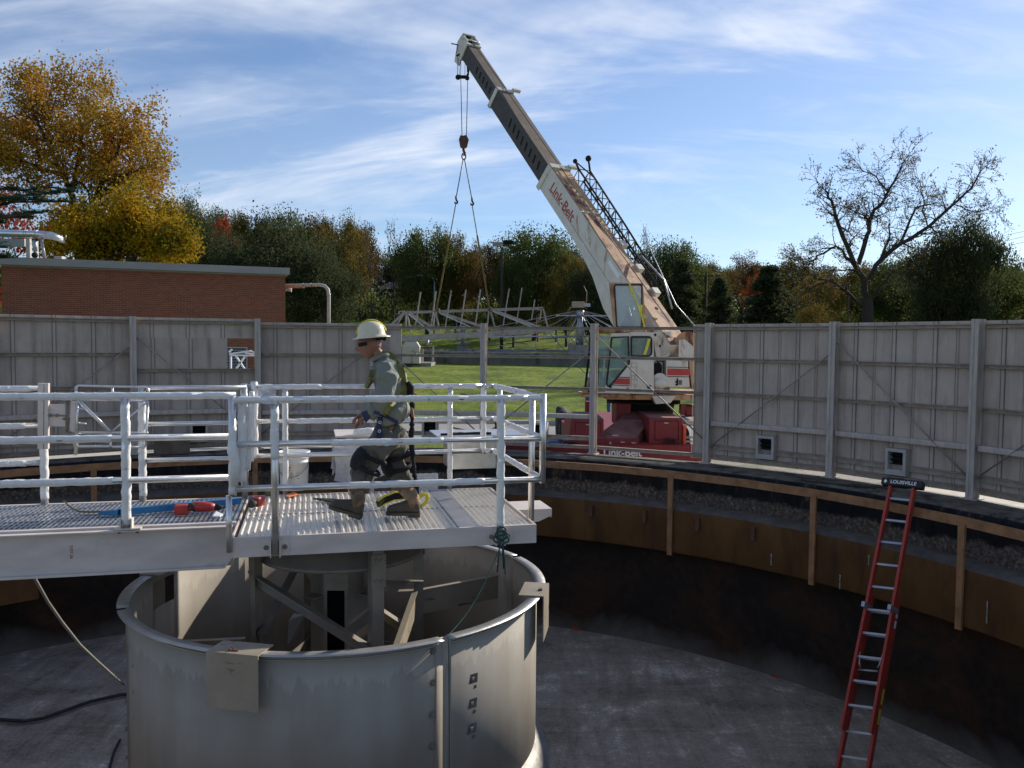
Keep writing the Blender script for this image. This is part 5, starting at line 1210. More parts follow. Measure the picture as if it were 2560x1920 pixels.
# turntable and superstructure
q = MB(Matrix.Translation((X_(1610, 21.5), 21.5, 0))); zt = Z_(1600, 1003, 21); q.lathe([(.75, .3), (.8, zt-.08), (.95, zt-.07), (.95, zt), (.001, zt)], 40); q.build('turntable', 'black', crane)
q = MB(); q.bbox(X_(1516, 20), X_(1790, 20), 20.0, 22.6, Z_(1600, 1000, 20), Z_(1600, 986, 20), .03); q.box(X_(1455, 20), X_(1560, 20), 19.9, 21.1, Z_(1500, 992, 20), Z_(1500, 985, 20)); q.build('swing_frame', 'crust', crane)
q = MB(); q.hexa([P(1455, 982, 19.85), P(1575, 987, 19.85), P(1575, 987, 20.1), P(1455, 982, 20.1), P(1455, 975, 19.85), P(1575, 978, 19.85), P(1575, 978, 20.1), P(1455, 975, 20.1)]); q.build('step_board', 'crust', crane)
q = MB(); c = P(1655, 1003, 20); q.prism([P(1630, 990, 19.95), P(1690, 990, 19.95), P(1676, 1008, 19.95), P(1640, 1010, 19.95)], (0, .3, 0)); q.build('swing_lug', 'cwhite', crane)
# cab
YK = 19.75
def framed(poly, hole, Y, dpt, name, mt, parent=crane):       # plate with a hole
    q = MB(); n = len(poly); m_ = len(hole)
    # bridge by matching angular position
    cx_ = sum(p[0] for p in hole)/m_; cy_ = sum(p[1] for p in hole)/m_
    N_ = 48; out_ = []; inn = []
    def cast(pl, a):
        dx, dy = math.cos(a), math.sin(a); best = None
        for i in range(len(pl)):
            x0, y0 = pl[i]; x1, y1 = pl[(i+1) % len(pl)]; ex, ey = x1-x0, y1-y0; den = dx*ey-dy*ex
            if abs(den) < 1e-9: continue
            t = ((x0-cx_)*ey-(y0-cy_)*ex)/den; s_ = ((x0-cx_)*dy-(y0-cy_)*dx)/den
            if t > 0 and -1e-6 <= s_ <= 1+1e-6 and (best is None or t < best): best = t
        return (cx_+dx*best, cy_+dy*best)
    angs = sorted(set([math.atan2(y-cy_, x-cx_) for x, y in poly+hole]+[2*math.pi*i/N_-math.pi for i in range(N_)]))
    for a in angs: out_.append(cast(poly, a)); inn.append(cast(hole, a))
    k = len(angs); V_ = [P(*p, Y) for p in out_]+[P(*p, Y) for p in inn]; V_ += [p+Vector((0, dpt, 0)) for p in V_]; fs = []
    for i in range(k):
        j = (i+1) % k; fs += [(i, j, k+j, k+i), (2*k+i, 3*k+i, 3*k+j, 2*k+j), (i, 2*k+i, 2*k+j, j), (k+i, k+j, 3*k+j, 3*k+i)]
    q._add(V_, fs); return q.build(name, mt, parent)
def rrect(u0, v0, u1, v1, r, rr=None):
    o = []; rs = rr or (r, r, r, r)
    for (cx_, cy_, a0, r_) in ((u1-rs[0], v0+rs[0], -90, rs[0]), (u1-rs[1], v1-rs[1], 0, rs[1]), (u0+rs[2], v1-rs[2], 90, rs[2]), (u0+rs[3], v0+rs[3], 180, rs[3])):
        for k in range(4): a = R_(a0+k*30); o.append((cx_+r_*math.cos(a), cy_+r_*math.sin(a)))
    return o
# back half of the near side with the rounded window
sw = rrect(1578, 842, 1629, 890.5, 4, (8, 10, 2, 2))
framed([(1575.5, 830), (1634, 831), (1634.5, 986), (1575.5, 984)], sw, YK, .05, 'cab_side', 'cwhite')
dw = [(1529, 844), (1571.5, 841.5), (1573, 908), (1530, 960), (1520, 966), (1516.5, 961)]
door = framed([(1528, 834), (1575, 832), (1575, 984), (1512, 982)], dw, YK-.02, .05, 'cab_door', 'cwhite')
def pane(poly, Y, name, parent, mt='glass', d=.008):
    q = MB(); q.prism([P(u, v, Y) for u, v in poly], (0, d, 0)); return q.build(name, mt, parent)
pane(dw, YK+.0, 'window_pane', crane); pane(sw, YK+.02, 'window_pane', crane)
def gasket(poly, Y, r=.02, parent=crane):
    q = MB(); pp = [P(u, v, Y) for u, v in poly]; q.tube(pp+[pp[0]], r, 5, False); q.build('window_gasket', 'blackrub', parent)
gasket(dw, YK-.02, .022); gasket(sw, YK, .022)
YB2 = YK+1.15
q = MB(); a_ = [P(1488, 832, YK), P(1634, 830, YK)]
z_r = Z_(1560, 831, YK); xl, xr = X_(1484, YK), X_(1634, YK)
q.bbox(xl, xr, YK+.02, YB2, z_r-.01, z_r+.07, .02); q.build('cab_roof', 'crust', crane)
zb = Z_(1560, 984, YK)
q = MB(); q.box(X_(1575, YK), xr, YB2-.04, YB2, zb, z_r-.012); q.box(xl, X_(1575, YK), YB2-.04, YB2, zb, zb+.5); q.box(xr-.04, xr, YK+.06, YB2-.05, zb, z_r-.012); q.box(xl-.05, xr-.06, YK+.05, YB2-.05, zb, zb+.04); q.build('cab_shell', 'cwhite', crane)
# slanted front frame (dark windscreen) and its pillar
q = MB()
for y in (YK-.02, YB2-.06):
    A, B = Vector((X_(1489, YK), y, z_r)), Vector((X_(1474, YK), y, zb+.05)); q.bar(A, B, .05, .07, up=(0, 1, 0))
q.bar(Vector((X_(1489, YK), YK, z_r)), Vector((X_(1489, YK), YB2, z_r)), .05, .05); q.bar(Vector((X_(1474, YK), YK, zb+.05)), Vector((X_(1474, YK), YB2, zb+.05)), .05, .05)
q.build('windscreen_frame', 'black', crane)
q = MB(); q.prism([P(1485, 905, YK-.03), P(1499, 890, YK-.03), P(1494, 975, YK-.03), P(1471, 976, YK-.03)], (0, .04, 0)); q.prism([P(1487, 838, YK-.03), P(1491, 838, YK-.03), P(1483, 905, YK-.03), P(1478, 905, YK-.03)], (0, .04, 0)); q.build('open_front_panel', 'black', crane)
q = MB(); q.prism([P(1491, 842, YK+.03), P(1524, 842, YK+.03), P(1514, 972, YK+.03), P(1482, 972, YK+.03)], (0, .01, 0)); q.build('window_pane', 'glass', crane)
q = MB(); q.bar(P(1512, 895, YK-.05), P(1509, 950, YK-.05), .02, .02); q.tube([P(1516, 893, YK-.07), P(1511, 900, YK-.09), P(1508, 940, YK-.09), P(1510, 950, YK-.05)], .015, 6); q.build('grab_handle', 'steelw', crane)
# stripes on the door and the rear housing
def stripe(poly, Y, nm, mt): 
    q = MB(); q.prism([P(u, v, Y) for u, v in poly], (0, .008, 0)); q.build(nm, mt, crane)
M['hole_dark'] = mat('dark gap', (.02, .008, .008), (.03, .012, .01), .9)
M['stripe'] = mat('red stripe paint', (.52, .05, .04), (.42, .04, .035), .5)
stripe([(1543, 945.5), (1574.5, 946.5), (1574.5, 961.5), (1530, 959.5)], YK-.03, 'red_stripe', 'stripe'); stripe([(1546, 942), (1574.5, 943), (1574.5, 944.6), (1544.5, 943.6)], YK-.03, 'black_stripe', 'black'); stripe([(1528, 961.5), (1574.5, 963.5), (1574.5, 965), (1526, 963)], YK-.03, 'black_stripe', 'black')
M['decal'] = mat('grey decal', (.30, .30, .32), (.25, .25, .27), .6)
for k in range(6): stripe([(1578, 907+k*10.5), (1593, 907+k*10.5), (1593, 907.9+k*10.5), (1578, 907.9+k*10.5)], YK-.006, 'chart_line', 'decal')
for u_ in (1578, 1592.2): stripe([(u_, 907), (u_+.8, 907), (u_+.8, 968), (u_, 968)], YK-.006, 'chart_line', 'decal')
stripe([(1566, 969), (1572, 969), (1572, 979), (1566, 979)], YK-.03, 'cab_decal', 'black'); q = MB(); q.ball(P(1526, 967, YK-.03), .04, 6, (.8, .3, 1.3)); q.build('door_lock', 'black', crane)
for (u0, v0, u1, v1) in ((1571, 975, 1576, 983),): pass
# operator's seat seen through the glass
q = MB(); q.bbox(X_(1556, 20.2), X_(1580, 20.2), 20.1, 20.6, Z_(1570, 905, 20.2), Z_(1570, 848, 20.2), .05); q.bbox(X_(1530, 20.2), X_(1578, 20.2), 20.1, 20.6, Z_(1550, 945, 20.2), Z_(1550, 925, 20.2), .05); q.build('seat', 'blackrub', crane)
M['vest'] = mat('lime operator vest', (.25, .55, .05), (.2, .45, .04), .8)
op = thing('person', 'crane operator in a lime vest sitting inside the crane cab', 'person', (X_(1585, 20.3), 20.35, Z_(1585, 930, 20.3)))
o_ = lambda u, v, y=20.35: P(u, v, y)
n_ = {'p': (o_(1590, 920), .13), 'c': (o_(1590, 890), .16), 'n': (o_(1588, 872), .06), 'h': (o_(1585, 860), .09), 'a1': (o_(1592, 882, 20.15), .06), 'a2': (o_(1588, 905, 20.05), .05), 'a3': (o_(1568, 905, 20.1), .04), 'k': (o_(1560, 925), .09), 'f': (o_(1552, 955), .06), 'b1': (o_(1592, 882, 20.55), .06), 'b2': (o_(1588, 905, 20.6), .05), 'b3': (o_(1568, 905, 20.55), .04), 'k2': (o_(1560, 925, 20.55), .09), 'f2': (o_(1552, 955, 20.55), .06)}
v_, f_ = skin(n_, chain('p', 'c', 'n', 'h')+chain('c', 'a1', 'a2', 'a3')+chain('c', 'b1', 'b2', 'b3')+chain('p', 'k', 'f')+chain('p', 'k2', 'f2'), 1); q = MB(); q._add(v_, f_, True); q.build('body', 'skin', op)
n2 = {k: (n_[k][0], n_[k][1]*1.12) for k in ('p', 'c', 'a1', 'b1')}; v_, f_ = skin(n2, chain('p', 'c')+chain('c', 'a1')+chain('c', 'b1'), 1); q = MB(); q._add(v_, f_, True); q.build('vest', 'vest', op)
q = MB(Matrix.Translation(o_(1585, 853))); q.lathe([(.15, -.02), (.12, 0), (.10, .07), (.001, .12)], 16); q.build('hard_hat', 'white', op)
# raised roof window
YR = YK+.1
hw_ = rrect(1536, 712, 1605, 818, 5); hw_ = [(u+(v-712)*.055*(1 if u < 1570 else .05), v) for u, v in hw_]
fr = framed([(1523, 706), (1607, 708), (1616, 825), (1535, 823)], hw_, YR, .07, 'roof_window', 'crust'); gasket(hw_, YR, .02, fr)
M['mirror'] = base_mat('sky reflection glass')[0]; _b = M['mirror'].node_tree.nodes['Principled BSDF']; _b.inputs['Base Color'].default_value = (.30, .40, .45, 1); _b.inputs['Roughness'].default_value = .12; _b.inputs['Alpha'].default_value = .5; _b.inputs['Specular IOR Level'].default_value = 1  # blue base colour stands in for the sky mirrored in the pane
q = MB(); q.prism([P(u, v, YR+.03) for u, v in hw_], (0, .008, 0)); q.build('glass_pane', 'mirror', fr)
q = MB(); q.tube([P(1566, 825, YR+.5), P(1575, 795, YR+.5), P(1580, 765, YR+.5)], [.16, .16, .06], 12); q.build('exhaust_silencer', 'steelw', crane)
q = MB(); q.tube([P(1567, 764, YR+.3), P(1588, 835, YR+.3)], .05, 8); q.build('lift_cylinder', 'galv', crane)
# boom foot plates, rear housing, winch
framed([(1633, 829), (1676, 829), (1679, 845), (1673, 890), (1660, 900), (1643, 897), (1636, 870)], rrect(1649, 862, 1653, 870, 1.5), YK+.25, .04, 'boom_bracket', 'cwhite')
q = MB(); q.box(X_(1640, 21), X_(1676, 21), 21.0, 21.04, Z_(1655, 985, 21), Z_(1655, 829, 21)); q.build('boom_bracket', 'cwhite', crane)
q = MB()
for u, v in ((1638, 837), (1650, 865), (1655, 871), (1669, 863), (1673, 869)): q.tube([P(u, v, YK+.245), P(u, v, YK+.26)], .033, 10)
q.build('lightening_hole', 'black', crane)
q = MB(); z0, z1_ = Z_(1700, 968, YK), Z_(1700, 893, YK)
q.hexa([(X_(1668, YK), YK+.1, z0), (X_(1728, YK), YK+.1, z0), (X_(1728, YK)+.3, YK+2.3, z0), (X_(1668, YK), YK+2.3, z0), (X_(1668, YK), YK+.1, z1_), (X_(1721, YK), YK+.1, z1_), (X_(1721, YK)+.3, YK+2.3, z1_), (X_(1668, YK), YK+2.3, z1_)]); q.build('counterweight', 'cwhite', crane)
q = MB()
for u0, u1, v0, v1, Y in ((1640, 1700, 1052, 1053, 18.885), (1640, 1641, 1053, 1100, 18.885), (1699, 1700, 1053, 1100, 18.885), (1640, 1700, 1099, 1100, 18.885), (1440, 1505, 1056, 1057, 18.83), (1440, 1441, 1057, 1085, 18.83), (1504, 1505, 1057, 1085, 18.83)): q.box(X_(u0, Y), X_(u1, Y), Y, Y+.01, Z_(u0, v1, Y), Z_(u0, v0, Y))
q.build('door_gap', 'hole_dark', crane)
q = MB()
for u, v, Y in ((1668, 1056, 18.87), (1472, 1060, 18.82), (1560, 1104, 18.66), (1587, 1106, 18.66)): q.bbox(X_(u, Y)-.05, X_(u, Y)+.05, Y-.02, Y, Z_(u, v+3, Y), Z_(u, v, Y), .005)
q.build('latch', 'steelw', crane)
q = MB(); q.prism([P(1722, 895, YK+.09), P(1738, 897, YK+.09), P(1742, 975, YK+.09), P(1729, 968, YK+.09)], (0, 2.2, 0)); q.build('rear_panel', 'crust', crane)
stripe([(1668.5, 921.5), (1724, 922.5), (1726, 938.5), (1668.5, 938)], YK+.088, 'red_stripe', 'stripe'); stripe([(1668.5, 917), (1723.5, 918), (1723.5, 919.4), (1668.5, 918.4)], YK+.088, 'black_stripe', 'black'); stripe([(1668.5, 940.5), (1726, 941.5), (1726, 943), (1668.5, 942)], YK+.088, 'black_stripe', 'black')
# four-bar emblem
for k in range(4): stripe([(1697, 951+k*2.9), (1705, 951+k*2.9), (1705, 952.8+k*2.9), (1697, 952.8+k*2.9)], YK+.086, 'emblem', 'black')
stripe([(1692, 946), (1695.5, 946), (1695.5, 963), (1692, 963)], YK+.086, 'emblem', 'black'); stripe([(1689, 952), (1692, 952), (1692, 957), (1689, 957)], YK+.086, 'emblem', 'black'); stripe([(1689, 960), (1694, 958), (1694, 964), (1689, 964)], YK+.086, 'emblem', 'black')
q = MB(); q.bbox(X_(1636, YK), X_(1666, YK), YK+.35, YK+2, zb, Z_(1650, 905, YK), .04); q.build('machinery_housing', 'cwhite', crane)
q = MB(); q.tube([P(1650, 950, YK+.1), P(1650, 950, YK+.9)], .17, 16); q.ball(P(1651, 958, YK+.12), .2, 8, (.95, .6, .7)); q.build('air_tank', 'cwhite', crane)
q = MB(); q.bbox(X_(1642, YK), X_(1656, YK), YK+.2, YK+.35, Z_(1650, 937, YK), Z_(1650, 908, YK), .02); q.tube([P(1640, 940, YK+.2), P(1637, 915, YK+.15), P(1645, 905, YK+.15), P(1654, 915, YK+.15), P(1652, 935, YK+.2)], .02, 6); q.ball(P(1623, 967, YK-.02), .05, 6); q.build('valve_block', 'black', crane)
q = MB(); c = P(1712, 862, YK+.6); q.tube([c+Vector((0, -.3, 0)), c+Vector((0, .7, 0))], .2, 20); q.build('winch_drum', 'rustdark', crane)
q = MB()
for y in (-.34, .7): q.tube([c+Vector((0, y, 0)), c+Vector((0, y+.03, 0))], .33, 24)
q.build('winch_flange', 'crust', crane)
q = MB(); q.prism([P(1697, 893, YK+.12), P(1697, 850, YK+.12), P(1712, 848, YK+.12), P(1735, 868, YK+.12), P(1735, 896, YK+.12)], (0, .05, 0)); q.build('winch_bracket', 'cwhite', crane)
q = MB(); q.prism([P(1678, 893, YK+.5), P(1700, 850, YK+.5), P(1705, 850, YK+.5), P(1688, 893, YK+.5)], (0, .1, 0)); q.box(X_(1675, YK), X_(1712, YK), YK+.3, YK+1.6, Z_(1690, 851, YK), Z_(1690, 843, YK)); q.build('rear_frame', 'crust', crane)
# ---- boom
F_ = P(1662, 862, 20.35); HD = P(1166, 118, 28.0); dB = (HD-F_).normalized(); LB = (HD-F_).length
nB = (Vector((0, 0, 1))-dB*dB.z).normalized(); sB = nB.cross(dB)     # s: to the left-near side?
if sB.x > 0: sB = -sB
BM = Matrix.Identity(4)
for i in range(3): BM[i][0] = dB[i]; BM[i][1] = sB[i]; BM[i][2] = nB[i]; BM[i][3] = F_[i]
def proj(p):
    d = p-EYE; z = d.dot(_F); return 1280+d.dot(_R2)/z*FPX, 960-d.dot(_U2)/z*FPX
def x_at_v(v, s_=0, n_=0):
    a, b = 0, LB
    for _ in range(40):
        m_ = (a+b)/2
        if proj(BM @ Vector((m_, s_, n_)))[1] > v: a = m_
        else: b = m_
    return (a+b)/2
xb1 = x_at_v(442); xb2 = x_at_v(245)
hb_, wb_ = .37, .33
def beam(x0, x1, top, bot, w, name, mats, fr=None):      # bot: list of (x, n) along the underside
    q = MB(BM); pts = [(x0, top[0]), (x1, top[1])]+[(x, n) for x, n in bot]; k = len(pts)
    V_ = [(x, w, n) for x, n in pts]+[(x, -w, n) for x, n in pts]
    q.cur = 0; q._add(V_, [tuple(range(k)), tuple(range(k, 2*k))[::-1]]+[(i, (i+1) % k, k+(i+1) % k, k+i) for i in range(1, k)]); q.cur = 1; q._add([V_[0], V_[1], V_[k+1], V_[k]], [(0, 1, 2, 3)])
    return q.build(name, mats, crane)
bsec = beam(-.35, xb1, (hb_, hb_), [(xb1, -hb_), (x_at_v(600), -hb_), (x_at_v(660), -hb_-.12), (x_at_v(720), -hb_-.38), (1.0, -.80), (0.1, -.55), (-.35, -.2)], wb_, 'boom_base', ['cwhite', 'crust'])
q = MB(BM); q.box(xb1-.14, xb1+.03, wb_, wb_+.03, -hb_-.06, hb_+.04); q.box(xb1-.14, xb1+.03, -wb_-.03, -wb_, -hb_-.06, hb_+.04); q.box(xb1-.14, xb1+.03, -wb_-.03, wb_+.03, hb_, hb_+.04)
q.box(xb1-.05, xb1+.05, -wb_-.35, -wb_, hb_, hb_+.08); q.build('boom_collar', 'cwhite', bsec)
for v_ in (560, 450): q = MB(BM); q.box(x_at_v(v_), x_at_v(v_)+.04, -wb_, wb_, hb_, hb_+.02); q.build('stiffener', 'cwhite', bsec)
q = MB(BM); q.box(-.35, .6, wb_+.0, wb_+.01, -.2, .3); q.build('foot_plate', 'cwhite', bsec)
q = MB(BM); q.box(x_at_v(710), x_at_v(672), wb_+.002, wb_+.01, hb_-.20, hb_-.08); q.build('white_patch', 'white', bsec)
q = MB(BM); q.tube([(.9, -.05, hb_+.001), (.9, -.05, hb_+.006)], .05, 12); q.build('lightening_hole', 'black', bsec)
M['seam'] = mat('rusty seam', (.10, .05, .03), (.15, .08, .05), .8)
q = MB(BM)
x = 2.2
rn = random.Random(8)
while x < xb1-.4:
    l_ = rn.uniform(.2, .4); q.box(x, x+l_, wb_+.001, wb_+.006, -.13, -.122); x += l_+rn.uniform(.02, .08)
q.box(-.3, xb1-.1, wb_-.03, wb_-.02, hb_+.001, hb_+.006); q.build('weld_seam', 'seam', bsec)
M['redlet'] = mat('faded red lettering', (.45, .06, .05), (.38, .05, .04), .6)
# lettering on the left side; reads downwards along the boom from the collar
tm = BM @ Matrix(((-1, 0, 0, x_at_v(510)), (0, 0, 1, wb_+.004), (0, 1, 0, .02), (0, 0, 0, 1)))
text('lettering', 'Link-Belt', .40, tm, 'redlet', bsec, .002, bold=.005)
wm_, hm_ = .275, .30
ms_ = beam(xb1+.03, xb2, (hm_, hm_), [(xb2, -hm_), (xb1+.03, -hm_)], wm_, 'boom_mid_section', ['boomdark', 'boomtop'])
wt_, ht_ = .225, .25
ts_ = beam(xb2, LB-.35, (ht_, ht_), [(LB-.35, -ht_), (xb2, -ht_)], wt_, 'boom_tip_section', ['boomdark', 'boomtop'])
q = MB(BM)
for s_ in (wm_, -wm_-.03): q.box(xb2-.12, xb2+.03, s_, s_+.03, -hm_-.05, hm_+.03)
q.box(xb2-.12, xb2+.03, -wm_-.03, wm_+.03, hm_, hm_+.03); q.box(xb2-.12, xb2+.03, -wm_-.03, wm_+.03, -hm_-.05, -hm_); q.box(xb2-.04, xb2+.03, -wm_-.3, -wm_, hm_, hm_+.10); q.build('boom_collar', 'cwhite', ms_)
M['hole'] = mat('open slot', (.004, .004, .004), (.006, .006, .006), .9)
q = MB(BM); x = xb1+.4
while x < xb2-1.2: q.prism([(x, wm_+.001, -.13), (x+.09, wm_+.001, -.13), (x+.16, wm_+.001, .12), (x+.07, wm_+.001, .12)], (0, .004, 0)); x += .30
q.build('slot_row', 'hole', ms_)
q = MB(BM); x = xb2+.3
while x < LB-1.4: q.prism([(x, wt_+.001, -.10), (x+.08, wt_+.001, -.10), (x+.13, wt_+.001, .10), (x+.05, wt_+.001, .10)], (0, .004, 0)); x += .28
q.build('slot_row', 'hole', ts_)
q = MB(BM); q.box(LB-.4, LB-.3, -wt_-.05, wt_+.05, -ht_-.05, ht_+.05)
for s_ in (wt_-.02, -wt_-.02): q.prism([(LB-.4, s_, -ht_-.25), (LB-.05, s_, -ht_-.3), (LB+.25, s_, .0), (LB+.15, s_, .35), (LB-.3, s_, .35)], (0, .04, 0))
q.box(LB+.1, LB+.16, -wt_, wt_, .28, .38); q.tube([(LB-.1, -.35, .3), (LB-.1, .42, .3)], .03, 6); hd = q.build('boom_head', 'cwhite', crane)
q = MB(BM); q.tube([(LB-.02, -.12, -.15), (LB-.02, .12, -.15)], .22, 16); q.tube([(LB+.05, -.1, .22), (LB+.05, .1, .22)], .13, 14); q.build('sheave', 'black', hd)
q = MB(); a_ = P(1128, 109, 27.9); q.tube([a_, P(1145, 112, 27.9)], .02, 5); q.tube([P(1143, 112, 27.9), P(1143, 125, 27.9), P(1140, 135, 27.9)], .012, 5); q.tube([P(1141, 140, 27.9), P(1150, 135, 27.9)], .03, 6); q.build('wind_gauge', 'black', hd)
# hoist rope
hk = P(1159, 354, 27.8)
q = MB(); q.tube([BM @ Vector((.3, 0, hb_+.12)), BM @ Vector((LB*.5, 0, hm_+.10)), BM @ Vector((LB-.1, 0, ht_+.06))], .012, 5)
q.tube([P(1152, 145, 27.8), P(1152, 192, 27.8), P(1155, 340, 27.8)], .013, 5); q.tube([P(1169, 150, 27.8), P(1169.5, 192, 27.8), P(1166, 340, 27.8)], .013, 5); q.tube([P(1143, 140, 27.8), P(1144, 190, 27.8)], .010, 5); q.tube([P(1146, 145, 27.8), P(1149, 190, 27.8)], .008, 5); q.tube([P(1163, 150, 27.8), P(1162, 190, 27.8)], .008, 5)
q.build('hoist_rope', 'rope', crane)
q = MB(); rn = random.Random(1); cpts = [P(1170+rn.uniform(-1.2, 1.2), 148+i*5, 27.75) for i in range(9)]; q.tube(cpts, [.05, .03, .06, .03, .05, .035, .05, .03, .05], 6); q.build('chain', 'black', crane)
q = MB(); q.tube([P(1144.5, 192, 27.8), P(1171, 193, 27.8)], .06, 8); q.ball(P(1145, 193, 27.8), .09, 6); q.ball(P(1168, 195, 27.8), .08, 6); q.build('limit_weight', 'black', crane)
# stowed lattice jib on the far side of the boom
q = MB(BM); ch = [(-.50, -.02), (-.92, -.02), (-.50, .36), (-.92, .36)]
xa, xz = x_at_v(735), xb1-.25
def jc(i, t): s_, n_ = ch[i]; k = .55+.45*min(1, t*1.4); return (xa+(xz-xa)*t, -.82+(s_+.82)*k, .2+(n_-.2)*k-.1*(1-t)+.18)
for i in range(4): q.tube([jc(i, 0), jc(i, .5), jc(i, 1)], .028, 6)
nn = 11
for f0, f1 in ((0, 1), (2, 3), (0, 2), (1, 3)):
    for k in range(nn):
        t0, t1 = k/nn, (k+1)/nn; q.tube([jc(f0, t0), jc(f1, t1)], .015, 5); q.tube([jc(f0, t1), jc(f1, t1)], .013, 5)
q.tube([jc(3, 1), (jc(3, 1)[0]+.30, -.9, .75)], .03, 6); q.ball((jc(3, 1)[0]+.30, -.9, .75), .09, 6); q.tube([jc(2, 1), (jc(2, 1)[0]+.32, -.52, .58)], .03, 6); q.ball((jc(2, 1)[0]+.32, -.52, .58), .07, 6); q.tube([(jc(2, 1)[0]+.32, -.52, .58), jc(3, .93)], .02, 5); q.build('lattice_jib', 'black', crane)
q = MB(); q.tube([P(1615, 600, 22), P(1690, 762, 20.7), P(1740, 818, 20.2)], .014, 5); q.tube([P(1604, 640, 22), P(1660, 700, 21), P(1680, 772, 20.7)], .025, 5); q.build('jib_cable', 'galv', crane)
q = MB(BM)
for v in (700, 760, 640): x = x_at_v(v); q.box(x, x+.2, -wb_-.2, -wb_, hb_-.1, hb_+.05)
q.build('jib_bracket', 'cwhite', crane)
# warning tape
def rib(pts, Y, w, label, nm='warning_tape'):
    q = MB(); vs = []
    for i, (u, v) in enumerate(pts): p = P(u, v, Y+.03*math.sin(i*1.3)); vs += [p-Vector((w/2, 0, 0)), p+Vector((w/2, 0, 0)), p+Vector((w/2, .004, 0)), p+Vector((-w/2, .004, 0))]
    k = len(pts); q._add(vs, [(4*i+j, 4*i+(j+1) % 4, 4*i+4+(j+1) % 4, 4*i+4+j) for i in range(k-1) for j in range(4)]); o = q.build(nm, 'tape'); tag(o, label, 'tape', None)
rib([(1573, 707), (1577, 725), (1580, 742)], YR-.06, .03, 'short yellow tape end at the top of the raised roof window')
rib([(1574, 708), (1585, 735), (1596, 765), (1603, 785), (1608, 805), (1614, 823), (1618, 845)], YR-.1, .035, 'long yellow tape hanging across the raised roof window of the crane')
rib([(1604, 762), (1603, 785), (1616, 795)], YR-.14, .05, 'yellow tape knot on the right edge of the roof window')
rib([(1623, 847), (1617, 870), (1611, 887)], YK-.06, .07, 'yellow warning tape strip behind the side window of the cab')
# ---- hook block, slings, lifted truss
blk = thing('hook_block', 'rusty brown hook block hanging on the crane ropes', 'hook block', P(1159, 400, 27.8))
q = MB(); bw = [(1147, 348), (1151, 338), (1158, 339), (1166, 337), (1172, 349), (1168, 366), (1165, 370), (1153, 370), (1150, 366)]
for y in (27.68, 27.88): q.prism([P(u, v, y) for u, v in bw], (0, .05, 0))
q.tube([P(1159, 352, 27.7), P(1159, 352, 27.9)], .13, 14); q.build('cheek_plate', 'rustdark', blk)
q = MB(); q.tube([P(1159, 368, 27.8), P(1159, 378, 27.8)], .045, 8); q.tube([P(1159, 378, 27.8), P(1162.5, 382, 27.8), P(1161, 388, 27.8), P(1157, 388, 27.8)], [.045, .04, .03, .02], 8); q.build('hook', 'rustdark', blk)
q = MB(); q.tube([P(1159.5+5*math.sin(a), 391-8*math.cos(a), 27.8) for a in [i*2*math.pi/14 for i in range(15)]], .022, 6); q.build('link', 'black', blk)
def sling(top, hookp, low, label):
    t = thing('lifting_sling', label, 'sling', P(*hookp, 27.8)); hu, hv_ = hookp
    q = MB(); q.tube([P(*top, 27.8), P(hu, hv_-8, 27.8)], .018, 6); q.tube([P(hu, hv_-14, 27.8), P(hu, hv_-6, 27.8)], .035, 6); q.build('wire_leg', 'rope', t)
    q = MB(); q.tube([P(hu+.5, hv_-6, 27.8), P(hu+1, hv_-3, 27.8), P(hu+4, hv_, 27.8), P(hu+2.5, hv_+4, 27.8), P(hu-2, hv_+4, 27.8), P(hu-3.5, hv_, 27.8)], [.03, .03, .032, .035, .03, .018], 8); q.build('hook', 'black', t)
    q = MB(); A, B = P(hu, hv_+3, 27.8), P(*low, 27.8); q.bar(A, A.lerp(B, .3), .03, .025); q.bar(A.lerp(B, .3), B, .055, .02)
    q.tube([B, P(low[0]-2, low[1]+8, 27.7), P(low[0]+4, low[1]+11, 27.65), P(low[0]+6, low[1]+4, 27.7), B], .035, 6); q.build('web_strap', 'yellow', t)
sling((1158, 397), (1140, 504), (1092, 770), 'left leg of the lifting sling, wire above and yellow strap below')
sling((1161, 397), (1180, 508), (1223, 768), 'right leg of the lifting sling, wire above and yellow strap below')
trs_ = thing('walkway_truss', 'galvanised walkway truss with upright stanchions hanging from the crane slings', 'truss', P(1190, 830, 28))
YT = 27.8
def tb(pts, w, h, nm, dY=0, mt='trussm'):
    w *= .8; h *= .78
    q = MB()
    for (a, b) in pts: q.bar(P(*a, YT+dY), P(*b, YT+dY+.0), w, h)
    return q.build(nm, mt, trs_)
tb([((1012, 780), (1358, 769))], .05, .06, 'top_chord'); tb([((1022, 783), (1350, 773))], .05, .05, 'top_chord', .9)
tb([((985, 849), (1384, 826))], .08, .20, 'bottom_chord', 0); tb([((985, 846), (1384, 824))], .08, .18, 'bottom_chord', .9)
for x0, x1 in ((1021, 1081), (1099, 1202), (1233, 1345)): tb([((x0, 785-(x0-1021)*.03), (x1, 833-(x1-1081)*.035))], .06, .05, 'lit_diagonal', 0, 'galv')  # paler bars drawn for the sunlit strips along the diagonals
for x0, x1, v1 in ((1024, 1093, 826), (1101, 1222, 822), (1238, 1370, 826)): tb([((x0, 784-(x0-1021)*.03), (x1, v1))], .06, .12, 'diagonal', .5)
for x0, x1, v1 in ((1017, 1028, 836), (1089, 1099, 828), (1226, 1238, 820), (1358, 1371, 824)): tb([((x0, 782-(x0-1012)*.03), (x1, v1))], .06, .07, 'web_member')
for x0, x1, v1 in ((1015, 1014, 820), (1087, 1083, 815), (1222, 1218, 815), (1353, 1350, 800)): tb([((x0, 783-(x0-1012)*.03), (x1, v1))], .06, .06, 'web_member', .9)
